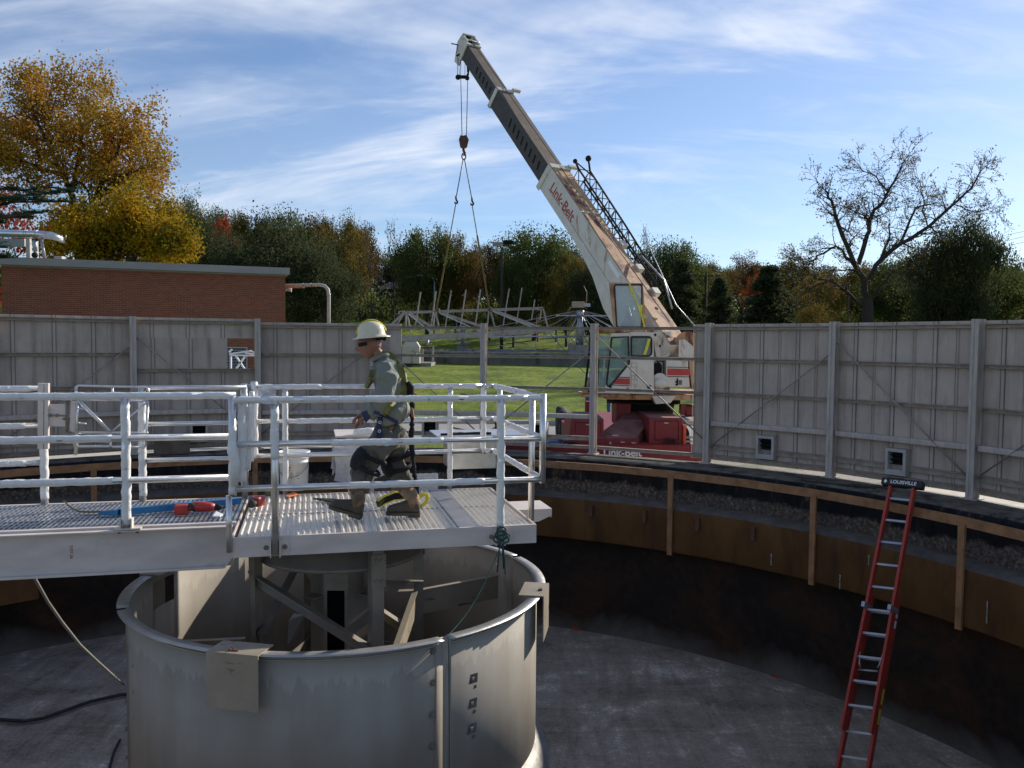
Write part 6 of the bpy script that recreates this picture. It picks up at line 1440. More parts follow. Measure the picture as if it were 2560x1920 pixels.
tb([((1012, 780), (975, 815))], .06, .10, 'end_post'); tb([((1010, 784), (985, 822))], .06, .06, 'end_post', .9)
tb([((998, 779), (1012, 778))], .05, .05, 'end_hook'); tb([((998, 778), (997, 785))], .05, .05, 'end_hook')
for (a, b) in zip([(1051.5, 730), (1090, 728), (1127.7, 725.7), (1164.6, 724), (1201, 723), (1273, 721.6), (1305, 720), (1337, 749)], [(1037, 822), (1077, 820), (1113, 818), (1151, 818), (1188, 815), (1258, 812), (1291, 810), (1329, 800)]):
    tb([(a, b)], .05, .07, 'stanchion', .3)
for k in range(6): x = 1000+k*62; tb([((x, 846-k*3.6), (x+1, 845-k*3.6))], .9, .03, 'cross_member', .45)
q = MB(); q.tube([P(1372, 830, 28), P(1405, 868, 28), P(1450, 920, 28), P(1470, 940, 29)], .014, 5); solo(q.build('tag_line', 'greenrope'), 'thin green tag line trailing from the right end of the lifted truss', 'rope')
q = MB(); q.tube([P(1290, 1112, 18.9), P(1425, 1106, 18.9)], .05, 10); q.M = Matrix.Identity(4); M['bluepipe'] = mat('blue pipe', (.03, .10, .32), (.025, .08, .26), .5); solo(q.build('blue_pipe', 'bluepipe'), 'blue pipe lying along the top of the crane outrigger', 'pipe')
# ================================================================== BUILDINGS
def brick_mat():
    mt, nt, bs = base_mat('red brown brick'); t = nt.nodes.new('ShaderNodeTexCoord'); sp = nt.nodes.new('ShaderNodeSeparateXYZ'); nt.links.new(t.outputs['Object'], sp.inputs[0])
    cb = nt.nodes.new('ShaderNodeCombineXYZ'); nt.links.new(mth(nt, 'ADD', sp.outputs[0], sp.outputs[1]), cb.inputs[0]); nt.links.new(sp.outputs[2], cb.inputs[1])
    b = nt.nodes.new('ShaderNodeTexBrick'); nt.links.new(cb.outputs[0], b.inputs['Vector'])
    b.inputs['Scale'].default_value = 1; b.inputs['Brick Width'].default_value = .22; b.inputs['Row Height'].default_value = .075; b.inputs['Mortar Size'].default_value = .007
    b.inputs['Color1'].default_value = (.27, .085, .038, 1); b.inputs['Color2'].default_value = (.17, .052, .026, 1); b.inputs['Mortar'].default_value = (.26, .17, .12, 1); b.inputs['Bias'].default_value = .1
    n = noise(nt, t.outputs['Object'], 1.2, 4); c = mixc(nt, mth(nt, 'MULTIPLY', n, .5), b.outputs['Color'], (.20, .066, .033))
    nt.links.new(c, bs.inputs['Base Color']); bs.inputs['Roughness'].default_value = .9; bumpn(nt, bs, b.outputs['Fac'], -.3, .01); return mt
M['brick'] = brick_mat()
M['coping'] = mat('grey metal fascia', (.30, .30, .285), (.25, .25, .24), .55, .1, 2, stretch=(.3, 1, 1))
A = P(2, 645, 30.4); B = P(713, 670.6, 34.0); zT = (A.z+B.z)/2; dr = Vector((B.x-A.x, B.y-A.y, 0)); LBd = dr.length; bang = math.atan2(dr.y, dr.x)
bld = thing('brick_building', 'low red brown brick building with grey roof edge behind the left fence', 'building', (A.x, A.y, -.8)); bld.rotation_euler = (0, 0, 0)
BMx = frame((A.x, A.y, 0), dr)
rot = Matrix.Rotation(bang, 4, 'Z')
def bpart(name, q, mt, parent=bld):        # build in the building's own axes so that courses run along the wall
    o = q.build(name, mt, None); o.parent = parent
    o.rotation_euler = (0, 0, bang if parent is bld else 0); o.location = (0, 0, .8) if parent is bld else (0, 0, 0); return o
zw = zT-.31
# window with louvre near the right end seen through the fence opening
wv = BMx.inverted() @ P(600, 880, 33.2)
q = MB(); wx_0, wx_1, wz0, wz1 = wv.x-.62, wv.x+.30, 1.0, 2.0
q.box(0, wx_0, 0, .3, -.8, zw); q.box(wx_1, LBd, 0, .3, -.8, zw); q.box(wx_0, wx_1, 0, .3, -.8, wz0); q.box(wx_0, wx_1, 0, .3, wz1, zw); q.box(LBd-.3, LBd, .3, 9, -.8, zw); q.box(0, .3, .3, 9, -.8, zw); q.box(.3, LBd-.3, 8.7, 9, -.8, zw)
bpart('wall', q, 'brick')
q = MB(); q.box(-.05, LBd+.12, -.25, 9.2, zw+.06, zT); q.box(.0, LBd, 0, 9, zw, zw+.06); q.box(-.1, LBd+.16, -.27, -.25, zw+.05, zT+.015); q.box(LBd+.12, LBd+.14, -.27, 9.2, zw+.05, zT+.015)
rf = bpart('roof', q, 'coping')
q = MB(); rx = (BMx.inverted() @ P(643, 660, 36)).x; q.bbox(rx-.25, rx+.15, 2, 2.4, zT, zT+.22, .02); q.box(rx-.3, rx+.2, 1.95, 2.45, zT+.22, zT+.26); bpart('roof_vent', q, 'black', rf)
q = MB(); q.box(wx_0, wx_0+.05, .03, .15, wz0, wz1); q.box(wx_1-.05, wx_1, .03, .15, wz0, wz1); q.box(wx_0+.05, wx_1-.05, .03, .15, wz1-.05, wz1); q.box(wx_0+.05, wx_1-.05, .03, .15, wz0, wz0+.05)
wf = bpart('window_frame', q, 'galv')
q = MB()
for k in range(8): z = wz0+.07+k*.11; q.hexa([(wx_0+.05, .06, z), (wx_1-.05, .06, z), (wx_1-.05, .13, z+.07), (wx_0+.05, .13, z+.07), (wx_0+.05, .06, z+.012), (wx_1-.05, .06, z+.012), (wx_1-.05, .13, z+.082), (wx_0+.05, .13, z+.082)])
bpart('louvre', q, 'galv', wf)
q = MB(); q.box(wx_0-.1, wx_1+.1, -.04, .04, wz0-.12, wz0-.002); bpart('sill', q, 'conc')
q = MB(); lz = P(720, 725, 34.3).z; q.box(LBd+.0, LBd+.12, .3, .4, lz-.05, lz+.05); q.tube([(LBd+.1, .35, lz+.02), (LBd+.28, .3, lz)], [.05, .09], 10); bpart('wall_lamp', q, 'steelw')
# pipes
pp = thing('vent_pipe', 'grey insulated pipe leaving the right end of the brick building and bending down', 'pipe', P(821, 800, 35))
q = MB(); q.tube([P(700, 714, 36.5), P(745, 713.5, 35.5), P(798, 712, 35), P(812, 715, 35), P(820, 724, 35), P(822, 740, 35), P(821, 1000, 35)], .075, 12); q.build('pipe', 'steelw', pp)
q = MB()
for a, b in ((P(757, 713, 35.3), P(759, 713, 35.3)), (P(776, 712.5, 35.1), P(778, 712.5, 35.1)), (P(821.5, 735, 35), P(821.5, 738, 35))): q.tube([a, b], .09, 12)
q.build('clamp_ring', 'galv', pp)
q = MB(); q.tube([P(705, 719, 36), P(760, 718.5, 35.4)], .035, 6); q.build('bracket', 'crust', pp)
duct = thing('roof_duct', 'shiny insulated duct on steel supports above the left end of the brick building', 'duct', P(60, 640, 33))
YD = 33
M['shiny'] = mat('shiny duct jacket', (.72, .72, .74), (.6, .6, .62), .22, .9, 3)
q = MB(); q.tube([P(-160, 580, YD), P(0, 583, YD), P(90, 585.5, YD), P(128, 589, YD), P(150, 596, YD+.3), P(160, 606, YD+.8)], [.15, .15, .15, .15, .13, .05], 16); q.build('duct', 'shiny', duct)
q = MB()
for u in (63, 68, 92): q.tube([P(u, 584.5, YD), P(u+1, 584.6, YD)], .158, 16)
q.build('band', 'galv', duct)
q = MB(); q.box(P(-160, 0, YD+.1).x, P(50, 0, YD+.1).x, YD+.05, YD+.3, P(20, 615, YD).z, P(20, 596, YD).z); q.build('crossbeam', 'coping', duct)
q = MB(); 
for u0, u1, dy in ((52, 62, 0), (74, 79, .6)): q.box(P(u0, 0, YD+dy).x, P(u1, 0, YD+dy).x, YD+dy, YD+dy+.14, P(60, 650, YD).z, P(60, 596, YD).z)
q.build('support_post', 'steelw', duct)
q = MB(); q.tube([P(86, 600, YD), P(88, 628, YD)], .085, 10); q.tube([P(103, 597, YD), P(107, 620, YD), P(113, 648, YD)], .06, 8); q.build('riser_pipe', 'galv', duct)
q = MB(); q.ball(P(87, 638, YD), .12, 8); q.tube([P(80, 600, YD), P(96, 600, YD)], .05, 6); q.build('valve', 'black', duct)
q = MB(); q.tube([P(108, 590, YD-.1), P(110, 646, YD-.1)], .012, 5); q.tube([P(110, 594, YD+.5), P(165, 594, YD+.5)], .01, 4); q.tube([P(155, 587, YD+.5), P(155, 600, YD+.5)], .01, 4); q.tube([P(165, 587, YD+.5), P(165, 600, YD+.5)], .01, 4); q.build('conduit', 'galv', duct)
q = MB(); q.bbox(P(112, 0, YD).x, P(132, 0, YD).x, YD+.3, YD+.6, P(120, 648, YD).z, P(120, 638, YD).z, .01); q.build('junction_box', 'steelw', duct)
# white work table outside the fence opening
Yt = 20.5
tbl = thing('folding_table', 'white tubular folding stand seen through the fence opening', 'stand', P(610, 925, Yt))
q = MB()
for a, b in (((573, 885), (628, 877)), ((573, 880), (580, 873)), ((612, 882), (645, 887)), ((575, 888), (645, 889)), ((628, 878), (645, 884))): q.bar(P(*a, Yt), P(*b, Yt+.05), .05, .04)
q.build('table_top', 'white', tbl)
for a, b in (((588, 888), (613, 925)), ((613, 890), (588, 925)), ((577, 888), (577, 925)), ((588, 925), (560, 975)), ((613, 925), (640, 975))):
    q = MB(); q.bar(P(*a, Yt), P(*b, Yt), .04, .04); q.build('leg', 'white', tbl)
# ================================================================== LAWN: far basin, distributors, cabinet, poles
BC = Vector((6.4, 75.3, 0)); BRr = 16.2
basin = thing('concrete_basin', 'weathered round concrete basin wall across the far lawn', 'basin', (BC.x, BC.y, .5))
q = MB(); q.lathe([(BRr, -.2), (BRr, 1.36), (BRr+.12, 1.38), (BRr+.12, 1.58), (BRr-.35, 1.58), (BRr-.35, .4)], 120, BC); q.build('wall', 'oconc', basin)
q = MB(); q.lathe([(BRr-.3, .9), (.01, .9)], 60, BC); q.build('filter_bed', 'gravel', basin)
p0 = P(1078, 917, 60.2); q = MB(); q.box(P(1010, 900, 60).x, P(1083, 900, 60).x, 58.5, 62, 0, P(1050, 906, 60).z); q.build('step_block', 'oconc', basin)
def distributor(u, vb, vt, Y, label, big=True):
    t = thing('rotary_distributor', label, 'machinery', P(u, vb, Y)); s_ = Y/2064
    q = MB(); x = P(u, 800, Y).x; zb_, z0 = P(u, vb, Y).z, P(u, vb+22, Y).z; zt = P(u, vt, Y).z
    w = 1.0 if big else .55; q.bbox(x-w, x+w, Y-w, Y+w, z0-.6, zb_, .04); q.build('plinth', 'oconc', t)
    q = MB(); q.tube([(x, Y, zb_), (x, Y, zt)], [.35 if big else .2, .22 if big else .15], 12); q.tube([(x, Y, zt-.6), (x, Y, zt)], .35 if big else .22, 12); q.build('mast', 'galv', t)
    q = MB(); n = 8 if big else 4
    for k in range(n):
        a = k*2*math.pi/n+.3; ra = 1.3 if big else .7; q.tube([(x+.1*math.cos(a), Y+.1*math.sin(a), zt-.3), (x+ra*math.cos(a), Y+ra*math.sin(a), zb_+.6)], .05, 5)
        q.tube([(x+ra*math.cos(a), Y+ra*math.sin(a), zb_+.6), (x+ra*.8*math.cos(a+.4), Y+ra*.8*math.sin(a+.4), zb_+.05)], .05, 5)
    q.build('strut', 'galv', t)
    if big:
        q = MB()
        for k in range(4):
            a = .25+k*math.pi/2; e = Vector((x+13*math.cos(a), Y+13*math.sin(a), zb_+.55)); q.tube([(x, Y, zb_+.8), tuple(e)], .07, 6)
            for r in (5, 9, 12.5): q.tube([(x, Y, zt), (x+r*math.cos(a), Y+r*math.sin(a), zb_+.6)], .022, 4)
        q.build('spray_arm', 'galv', t)
        q = MB(); q.bbox(x-.75, x+.35, Y-.5, Y+.5, zt+.2, zt+.75, .03); q.tube([(x+.5, Y, zt+.1), (x+.6, Y, zt+1.6), (x+.3, Y, zt+2.2)], .03, 5); q.build('top_box', mat('tan box', (.42, .31, .2), (.36, .27, .18), .6), t)
        q = MB(); q.box(x-2.2, x+2.6, Y-.06, Y+.06, zb_+2.6, zb_+2.7); q.box(x+.2, x+.9, Y-.3, Y+.3, zt+.3, zt+.6); q.build('cross_arm', 'galv', t)
    return t
distributor(1450, 862, 775, 75.3, 'tall mast with guyed spray arms standing in the concrete basin left of the crane cab')
distributor(1157, 866, 815, 84, 'small grey distributor mast on a plinth under the lifted truss', False)
q = MB(); xx = P(1245, 850, 90)
for lb_, pl_ in (('thin pale spray pipe sloping down left of the floodlight pole', [P(1215, 850, 88), P(1290, 878, 80)]), ('thin pale spray pipe curving down right of the floodlight pole', [P(1255, 847, 88), P(1315, 860, 82), P(1340, 876, 78)]), ('thin short pipe rising beside the pipe stand', [P(1050, 865, 84), P(1078, 850, 84)]), ('thin pale pipe reaching left from the small distributor', [P(1110, 832, 84), P(1157, 826, 84)])):
    q = MB(); q.tube(pl_, .05, 5); solo(q.build('spray_pipe', 'galv'), lb_, 'pipe')
cab = thing('control_cabinet', 'beige cabinet with a sloped hood at the left end of the basin wall', 'cabinet', P(1027, 910, 58))
q = MB(); xA, xB = P(1005, 880, 58).x, P(1049, 880, 58).x; zb_, zm, zt = P(1027, 909, 58).z, P(1027, 866, 58).z, P(1027, 854, 58).z
q.bbox(xA, xB, 58, 59, zb_, zm, .03); q.hexa([(xA+.02, 58.02, zm), (xB-.02, 58.02, zm), (xB-.02, 58.98, zm), (xA+.02, 58.98, zm), (xA+.2, 58.2, zt), (xB-.25, 58.2, zt), (xB-.25, 58.8, zt), (xA+.2, 58.8, zt)]); q.build('housing', 'beige', cab)
q = MB(); q.tube([P(1030, 878, 57.9), P(1034, 876, 57.8), P(1046, 890, 57.9)], .04, 6); q.tube([P(1029, 893, 57.95), P(1029, 909, 57.95)], .03, 6); q.build('conduit', 'galv', cab)
st = thing('pipe_stand', 'rusty metal frame stand beside the beige cabinet', 'stand', P(1068, 905, 59))
q = MB(); q.bar(P(1055, 869, 59), P(1082, 869, 59), .8, .12); q.build('top_plate', 'rustdark', st)
for u, dy in ((1055, -.3), (1083, -.3), (1057, .4), (1081, .4)): q = MB(); q.bar(P(u, 866, 59+dy), P(u, 905, 59+dy), .09, .09); q.build('leg', 'steelw', st)
q = MB(); q.tube([P(1070, 848, 59.2), P(1070, 870, 59.2)], .07, 8); q.tube([P(1066, 860, 59.2), P(1080, 860, 59.2)], .04, 6); q.build('valve_stem', 'galv', st)
def pole(u, vt, Y, r, name, label, cat, mt='pole', zb_=None):
    x = P(u, vt, Y).x; zt = P(u, vt, Y).z; zb_ = hgt(x, Y)-.3 if zb_ is None else zb_; t = thing(name, label, cat, (x, Y, zb_+.3)); q = MB(); q.tube([(x, Y, zb_), (x, Y, zt)], [r, r*.75], 8); q.build('pole', mt, t); return t, x, zt
t, x, zt = pole(1255.5, 628, 93, .20, 'floodlight_pole', 'tall dark floodlight pole standing behind the concrete basin', 'light pole')
for dx, s_ in ((-.55, -1), (.65, 1)):
    q = MB(); zz0 = zt+ (.5 if s_ < 0 else .7); q.hexa([(x+dx-.5, 92.4, zz0), (x+dx+.5, 92.4, zz0), (x+dx+.5, 93.4, zz0+.1), (x+dx-.5, 93.4, zz0+.1), (x+dx-.6, 92.2, zz0+.42), (x+dx+.6, 92.2, zz0+.42), (x+dx+.5, 93.4, zz0+.5), (x+dx-.5, 93.4, zz0+.5)]); q.build('floodlight', 'black' if s_ > 0 else 'steelw', t)
q = MB(); q.tube([(x, 93, zt-.2), (x-.5, 93, zt+.2), (x-.5, 93, zt+.6)], .06, 6); q.tube([(x, 93, zt-.2), (x+.5, 93, zt+.2), (x+.5, 93, zt+.8)], .06, 6); q.build('yoke', 'galv', t)
t, x, zt = pole(1086, 705, 100, .11, 'street_lamp', 'slim grey street lamp with a curved arm in front of the houses', 'street lamp', 'galv')
q = MB(); q.tube([(x, 100, zt), (x-.2, 100, zt+.5), (x-.8, 100, zt+.75), (x-1.2, 100, zt+.8)], .06, 6); q.tube([(x-1.1, 100, zt+.8), (x-2.1, 100, zt+.75)], [.08, .13], 8); q.tube([(x-2, 100, zt+.6), (x-3.6, 100, zt+.58)], .03, 5); q.build('lamp_arm', 'galv', t)
t, x, zt = pole(1766, 683, 95, .17, 'utility_pole', 'wooden utility pole with one crossarm beyond the right fence', 'utility pole')
q = MB(); q.bar((x-1.6, 95, zt-.3), (x+1.6, 95, zt-.3), .14, .16); q.build('crossarm', 'pole', t)
q = MB()
for dx in (-1.4, -.8, .8, 1.4): q.tube([(x+dx, 95, zt-.22), (x+dx, 95, zt+.0)], .05, 6)
q.build('insulator', 'steelw', t)
t, x, zt = pole(2122, 706, 72, .09, 'utility_pole', 'plain thin dark pole left of the big bare tree', 'utility pole')
for i, (u, v) in enumerate(((1345, 742), (1391, 752))):
    t, x, zt = pole(u, v, 100, .10, 'sign_post', ['red post with a short top bar near the far trees', 'thin dark post right of the red post by the far trees'][i], 'post', 'stripe' if i == 0 else 'pole')
    if i == 0: q = MB(); q.box(x-.9, x+.9, 99.9, 100.1, zt-.1, zt+.05); q.build('top_bar', 'pole', t)
for i, (u, v) in enumerate(((1395, 862), (1340, 866))):
    q = MB(); p = P(u, v, 92); q.tube([(p.x, 92, hgt(p.x, 92)), (p.x, 92, P(u, v-20, 92).z)], .05, 5); solo(q.build('marker_stake', 'galv'), ['thin grey stake on the far lawn left of the guyed mast', 'shorter thin stake on the far lawn beside the floodlight pole'][i], 'stake')
q = MB()
for k in range(3): q.tube([P(2500, 585+k*14+6, 60), P(2600, 570+k*13, 50)], .012, 4)
solo(q.build('overhead_wire', 'rope'), 'faint overhead wires in the sky at the right edge', 'wire')
# houses
M['shingle'] = mat('grey brown shingle', (.17, .14, .12), (.12, .10, .085), .9, 0, 8); M['hwall'] = mat('dark house wall', (.07, .055, .045), (.05, .04, .033), .9)
def house(u0, u1, vr, ve, Y, label, dpt=7):
    xa, xb = P(u0, 700, Y).x, P(u1, 700, Y).x; zr_, ze = P(u0, vr, Y).z, P(u0, ve, Y).z; zb_ = hgt(xa, Y)-.5
    t = thing('house', label, 'house', ((xa+xb)/2, Y, zb_)); q = MB(); q.box(xa+.5, xb-.5, Y+.5, Y+dpt-.5, zb_, ze+.1); q.build('wall', 'hwall', t)
    q = MB(); w = (xb-xa)*.28; ym = Y+dpt/2; q._add([(xa, Y, ze), (xb, Y, ze), (xb, Y+dpt, ze), (xa, Y+dpt, ze), (xa+w, ym, zr_), (xb-w, ym, zr_)], [(0, 1, 5, 4), (1, 2, 5), (2, 3, 4, 5), (3, 0, 4), (3, 2, 1, 0)]); r_ = q.build('roof', 'shingle', t)
    q = MB(); q.box(xb-w*1.6, xb-w*1.6+.6, ym-.3, ym+.3, zr_-1, zr_+.6); q.build('chimney', 'brick', r_)
    for k in range(2):
        q = MB(); xw = xa+(xb-xa)*(.3+.35*k); q.box(xw-.5, xw+.5, Y+.44, Y+.49, ze-1.6, ze-.5); f_ = q.build('window', 'white', t); q = MB(); q.box(xw-.42, xw+.42, Y+.42, Y+.438, ze-1.52, ze-.58); q.build('pane', 'black', f_)
    return t
house(938, 1026, 700, 722, 128, 'dark house with a brown hipped roof among the trees behind the lamp', 9)
house(1010, 1062, 722, 737, 124, 'smaller dark house with a grey roof just right of the hipped roof', 7)
# ================================================================== TREES
def leafmesh(pts, size, rn, jitter=.35, flat=0):
    pts = np.asarray(pts); n = len(pts)
    a = rn.normal(size=(n, 3)); a /= np.linalg.norm(a, axis=1)[:, None]; b = rn.normal(size=(n, 3)); b -= a*(a*b).sum(1)[:, None]; b /= np.linalg.norm(b, axis=1)[:, None]
    s_ = size*(1+jitter*rn.uniform(-1, 1, n))[:, None]; u = a*s_*.5; v = b*s_*.36
    V_ = np.empty((n, 4, 3)); V_[:, 0] = pts-u; V_[:, 1] = pts-v*.9+u*.1; V_[:, 2] = pts+u; V_[:, 3] = pts+v*.9+u*.1
    return V_.reshape(-1, 3)
def mesh_quads(name, V_, mt):
    me = bpy.data.meshes.new(name); n = len(V_)//4
    me.vertices.add(len(V_)); me.vertices.foreach_set('co', np.asarray(V_, dtype=np.float32).ravel()); me.loops.add(n*4); me.loops.foreach_set('vertex_index', np.arange(n*4, dtype=np.int32))
    me.polygons.add(n); me.polygons.foreach_set('loop_start', np.arange(0, n*4, 4, dtype=np.int32)); me.polygons.foreach_set('loop_total', np.full(n, 4, dtype=np.int32)); me.update(); me.materials.append(M[mt]); return me
def rdir(d, ang, rn, up=0.0):
    d = Vector(d); ax_ = Vector(rn.normal(size=3)); ax_ = (ax_-d*ax_.dot(d)).normalized(); r = (Quaternion(ax_, ang) @ d); r.z += up; return r.normalized()
def grow(q, tips, p, d, L, r, depth, rn, up=.12, spread=.6, nseg=4, kids=3, shrink=.68, wob=.16, minr=.012, side=2):
    pts = [Vector(p)]; d = Vector(d); rr = [r]
    for i in range(nseg):
        d = (d+Vector(rn.normal(size=3))*wob+Vector((0, 0, up*.25))).normalized(); pts.append(pts[-1]+d*L/nseg); rr.append(max(minr, r*(1-.42*(i+1)/nseg)))
    q.tube(pts, rr, 6 if depth > 2 else (4 if depth > 0 else 3), cap=False)
    if depth <= 1: tips += [tuple(x) for x in pts[1:]]
    if depth == 0: return
    for k in range(kids): grow(q, tips, pts[-1], rdir(d, spread*rn.uniform(.45, 1.15), rn, up), L*shrink*rn.uniform(.75, 1.15), rr[-1]*.72, depth-1, rn, up, spread, max(2, nseg-1), kids, shrink, wob, minr, side)
    for k in range(side): 
        i = int(rn.integers(1, nseg)) if nseg > 1 else 1
        grow(q, tips, pts[i], rdir(d, spread*1.35*rn.uniform(.7, 1.2), rn, up), L*shrink*rn.uniform(.5, .85), rr[i]*.5, depth-1, rn, up, spread, max(2, nseg-1), max(1, kids-1), shrink, wob, minr, max(0, side-1))
def make_proto(kind, seed, leaf, bark, H=12.0, nleaf=5200, size=.34, bare=0.0):
    rn = np.random.default_rng(seed); q = MB(); tips = []; pts = None
    if kind == 'round' or kind == 'thin':
        tr = .24; th_ = H*.2; q.tube([(0, 0, -.5), (0, 0, th_*.6), (.1, 0, th_)], [tr*1.3, tr, tr*.9], 8, cap=False)
        for k in range(5): a = k*2*math.pi/5+rn.uniform(-.4, .4); el = rn.uniform(.75, 1.25); grow(q, tips, (0, 0, th_*rn.uniform(.75, 1)), (math.cos(a)*math.cos(el), math.sin(a)*math.cos(el), math.sin(el)), H*.30, tr*.6, 3, rn, .10, .62, 4, 2, .70, .14, .02, 1)
        grow(q, tips, (0, 0, th_), (0, 0, 1), H*.34, tr*.8, 3, rn, .1, .5, 4, 3, .68, .1, .02, 1)
    if kind == 'clump':
        tr = .26; q.tube([(0, 0, -.5), (.05, 0, H*.18), (.1, 0, H*.45), (.1, .1, H*.8)], [tr*1.3, tr, tr*.6, .05], 8, cap=False)
        for k in range(44):
            d = rn.normal(size=3); d /= np.linalg.norm(d); rad = rn.uniform(.45, 1.0)**.6; c_ = np.array([d[0]*.40*H*rad, d[1]*.40*H*rad, H*(.55+.36*d[2]*rad)])
            if c_[2] < H*.2: c_[2] = H*rn.uniform(.2, .4)
            z0 = min(c_[2]*.6, H*.6); q.tube([(.05, 0, z0), tuple((np.array([.05, 0, z0])*.5+c_*.5)+rn.normal(size=3)*.2), tuple(c_)], [.10, .06, .02], 4, cap=False)
            s_ = H*rn.uniform(.045, .085)
            for j in range(60): tips.append(tuple(c_+rn.normal(size=3)*np.array([s_, s_, s_*.75])))
    if kind == 'cone':
        q.tube([(0, 0, -.5), (0, 0, H*.95)], [.26, .04], 6, cap=False)
        for k in range(90):
            t = (k+.5)/90; z = H*(.08+.9*t); r = H*.24*(1-t)**.8*rn.uniform(.7, 1.15)+.15; a = rn.uniform(0, 6.28); e = Vector((r*math.cos(a), r*math.sin(a), z-r*.15)); q.tube([(0, 0, z), tuple(e)], [.05, .02], 3, cap=False)
            for j in range(8): f_ = (j+2)/9; tips.append((e.x*f_, e.y*f_, z-r*.15*f_))
    tp = np.array(tips)
    idx = rn.integers(0, len(tp), nleaf); sg = {'clump': .28, 'round': .42, 'thin': .35, 'cone': .22}[kind]
    pts = tp[idx]+rn.normal(size=(nleaf, 3))*sg
    V_ = leafmesh(pts, size, rn); zmax = float(np.percentile(V_[:, 2], 99)); w_ = float(np.percentile(np.abs(V_[:, 0]), 97))
    tm_ = q; tm = MB(); tm.v = q.v; tm.f = q.f; tm.mi = q.mi; tm.sm = q.sm
    me = bpy.data.meshes.new('trunk'); me.from_pydata(q.v, [], q.f); me.materials.append(M[bark]); me.polygons.foreach_set('use_smooth', [True]*len(q.f)); me.update()
    return dict(trunk=me, crown=mesh_quads('crown', V_, leaf), H=zmax, W=w_)
PR = {
 'oak': make_proto('clump', 1, 'green', 'darkbark', nleaf=24000, size=.235), 'oak2': make_proto('clump', 2, 'olive', 'darkbark', nleaf=21000, size=.235), 'brown': make_proto('round', 3, 'brown', 'darkbark', nleaf=9000, size=.24),
 'bare': make_proto('round', 4, 'brown', 'bark', nleaf=450, size=.26), 'gold': make_proto('clump', 5, 'muted', 'darkbark', nleaf=18000, size=.24), 'red': make_proto('round', 6, 'redleaf', 'darkbark', nleaf=9000, size=.25),
 'cone': make_proto('cone', 7, 'dgreen', 'darkbark', nleaf=20000, size=.26), 'oak3': make_proto('clump', 8, 'green', 'darkbark', nleaf=24000, size=.235), 'dark': make_proto('clump', 9, 'dgreen', 'darkbark', nleaf=30000, size=.215)}
def tree(kind, u, vt, Y, wpx, label, group=None, rotz=None, sink=0.0, vb=None, cat='tree', name='tree'):
    pr = PR[kind]; top = P(u, vt, Y); zb_ = hgt(top.x, Y)-sink; Hh = top.z-zb_; s_ = Hh/pr['H']; sw_ = (wpx/2/2064*Y)/pr['W'] if wpx else s_
    t = thing(name, label, cat, (top.x, Y, zb_), group); t.scale = (sw_, sw_, s_); t.rotation_euler = (0, 0, rng.uniform(0, 6.28) if rotz is None else rotz)
    for nm in ('trunk', 'crown'): link(nm, pr[nm], t)
    return t
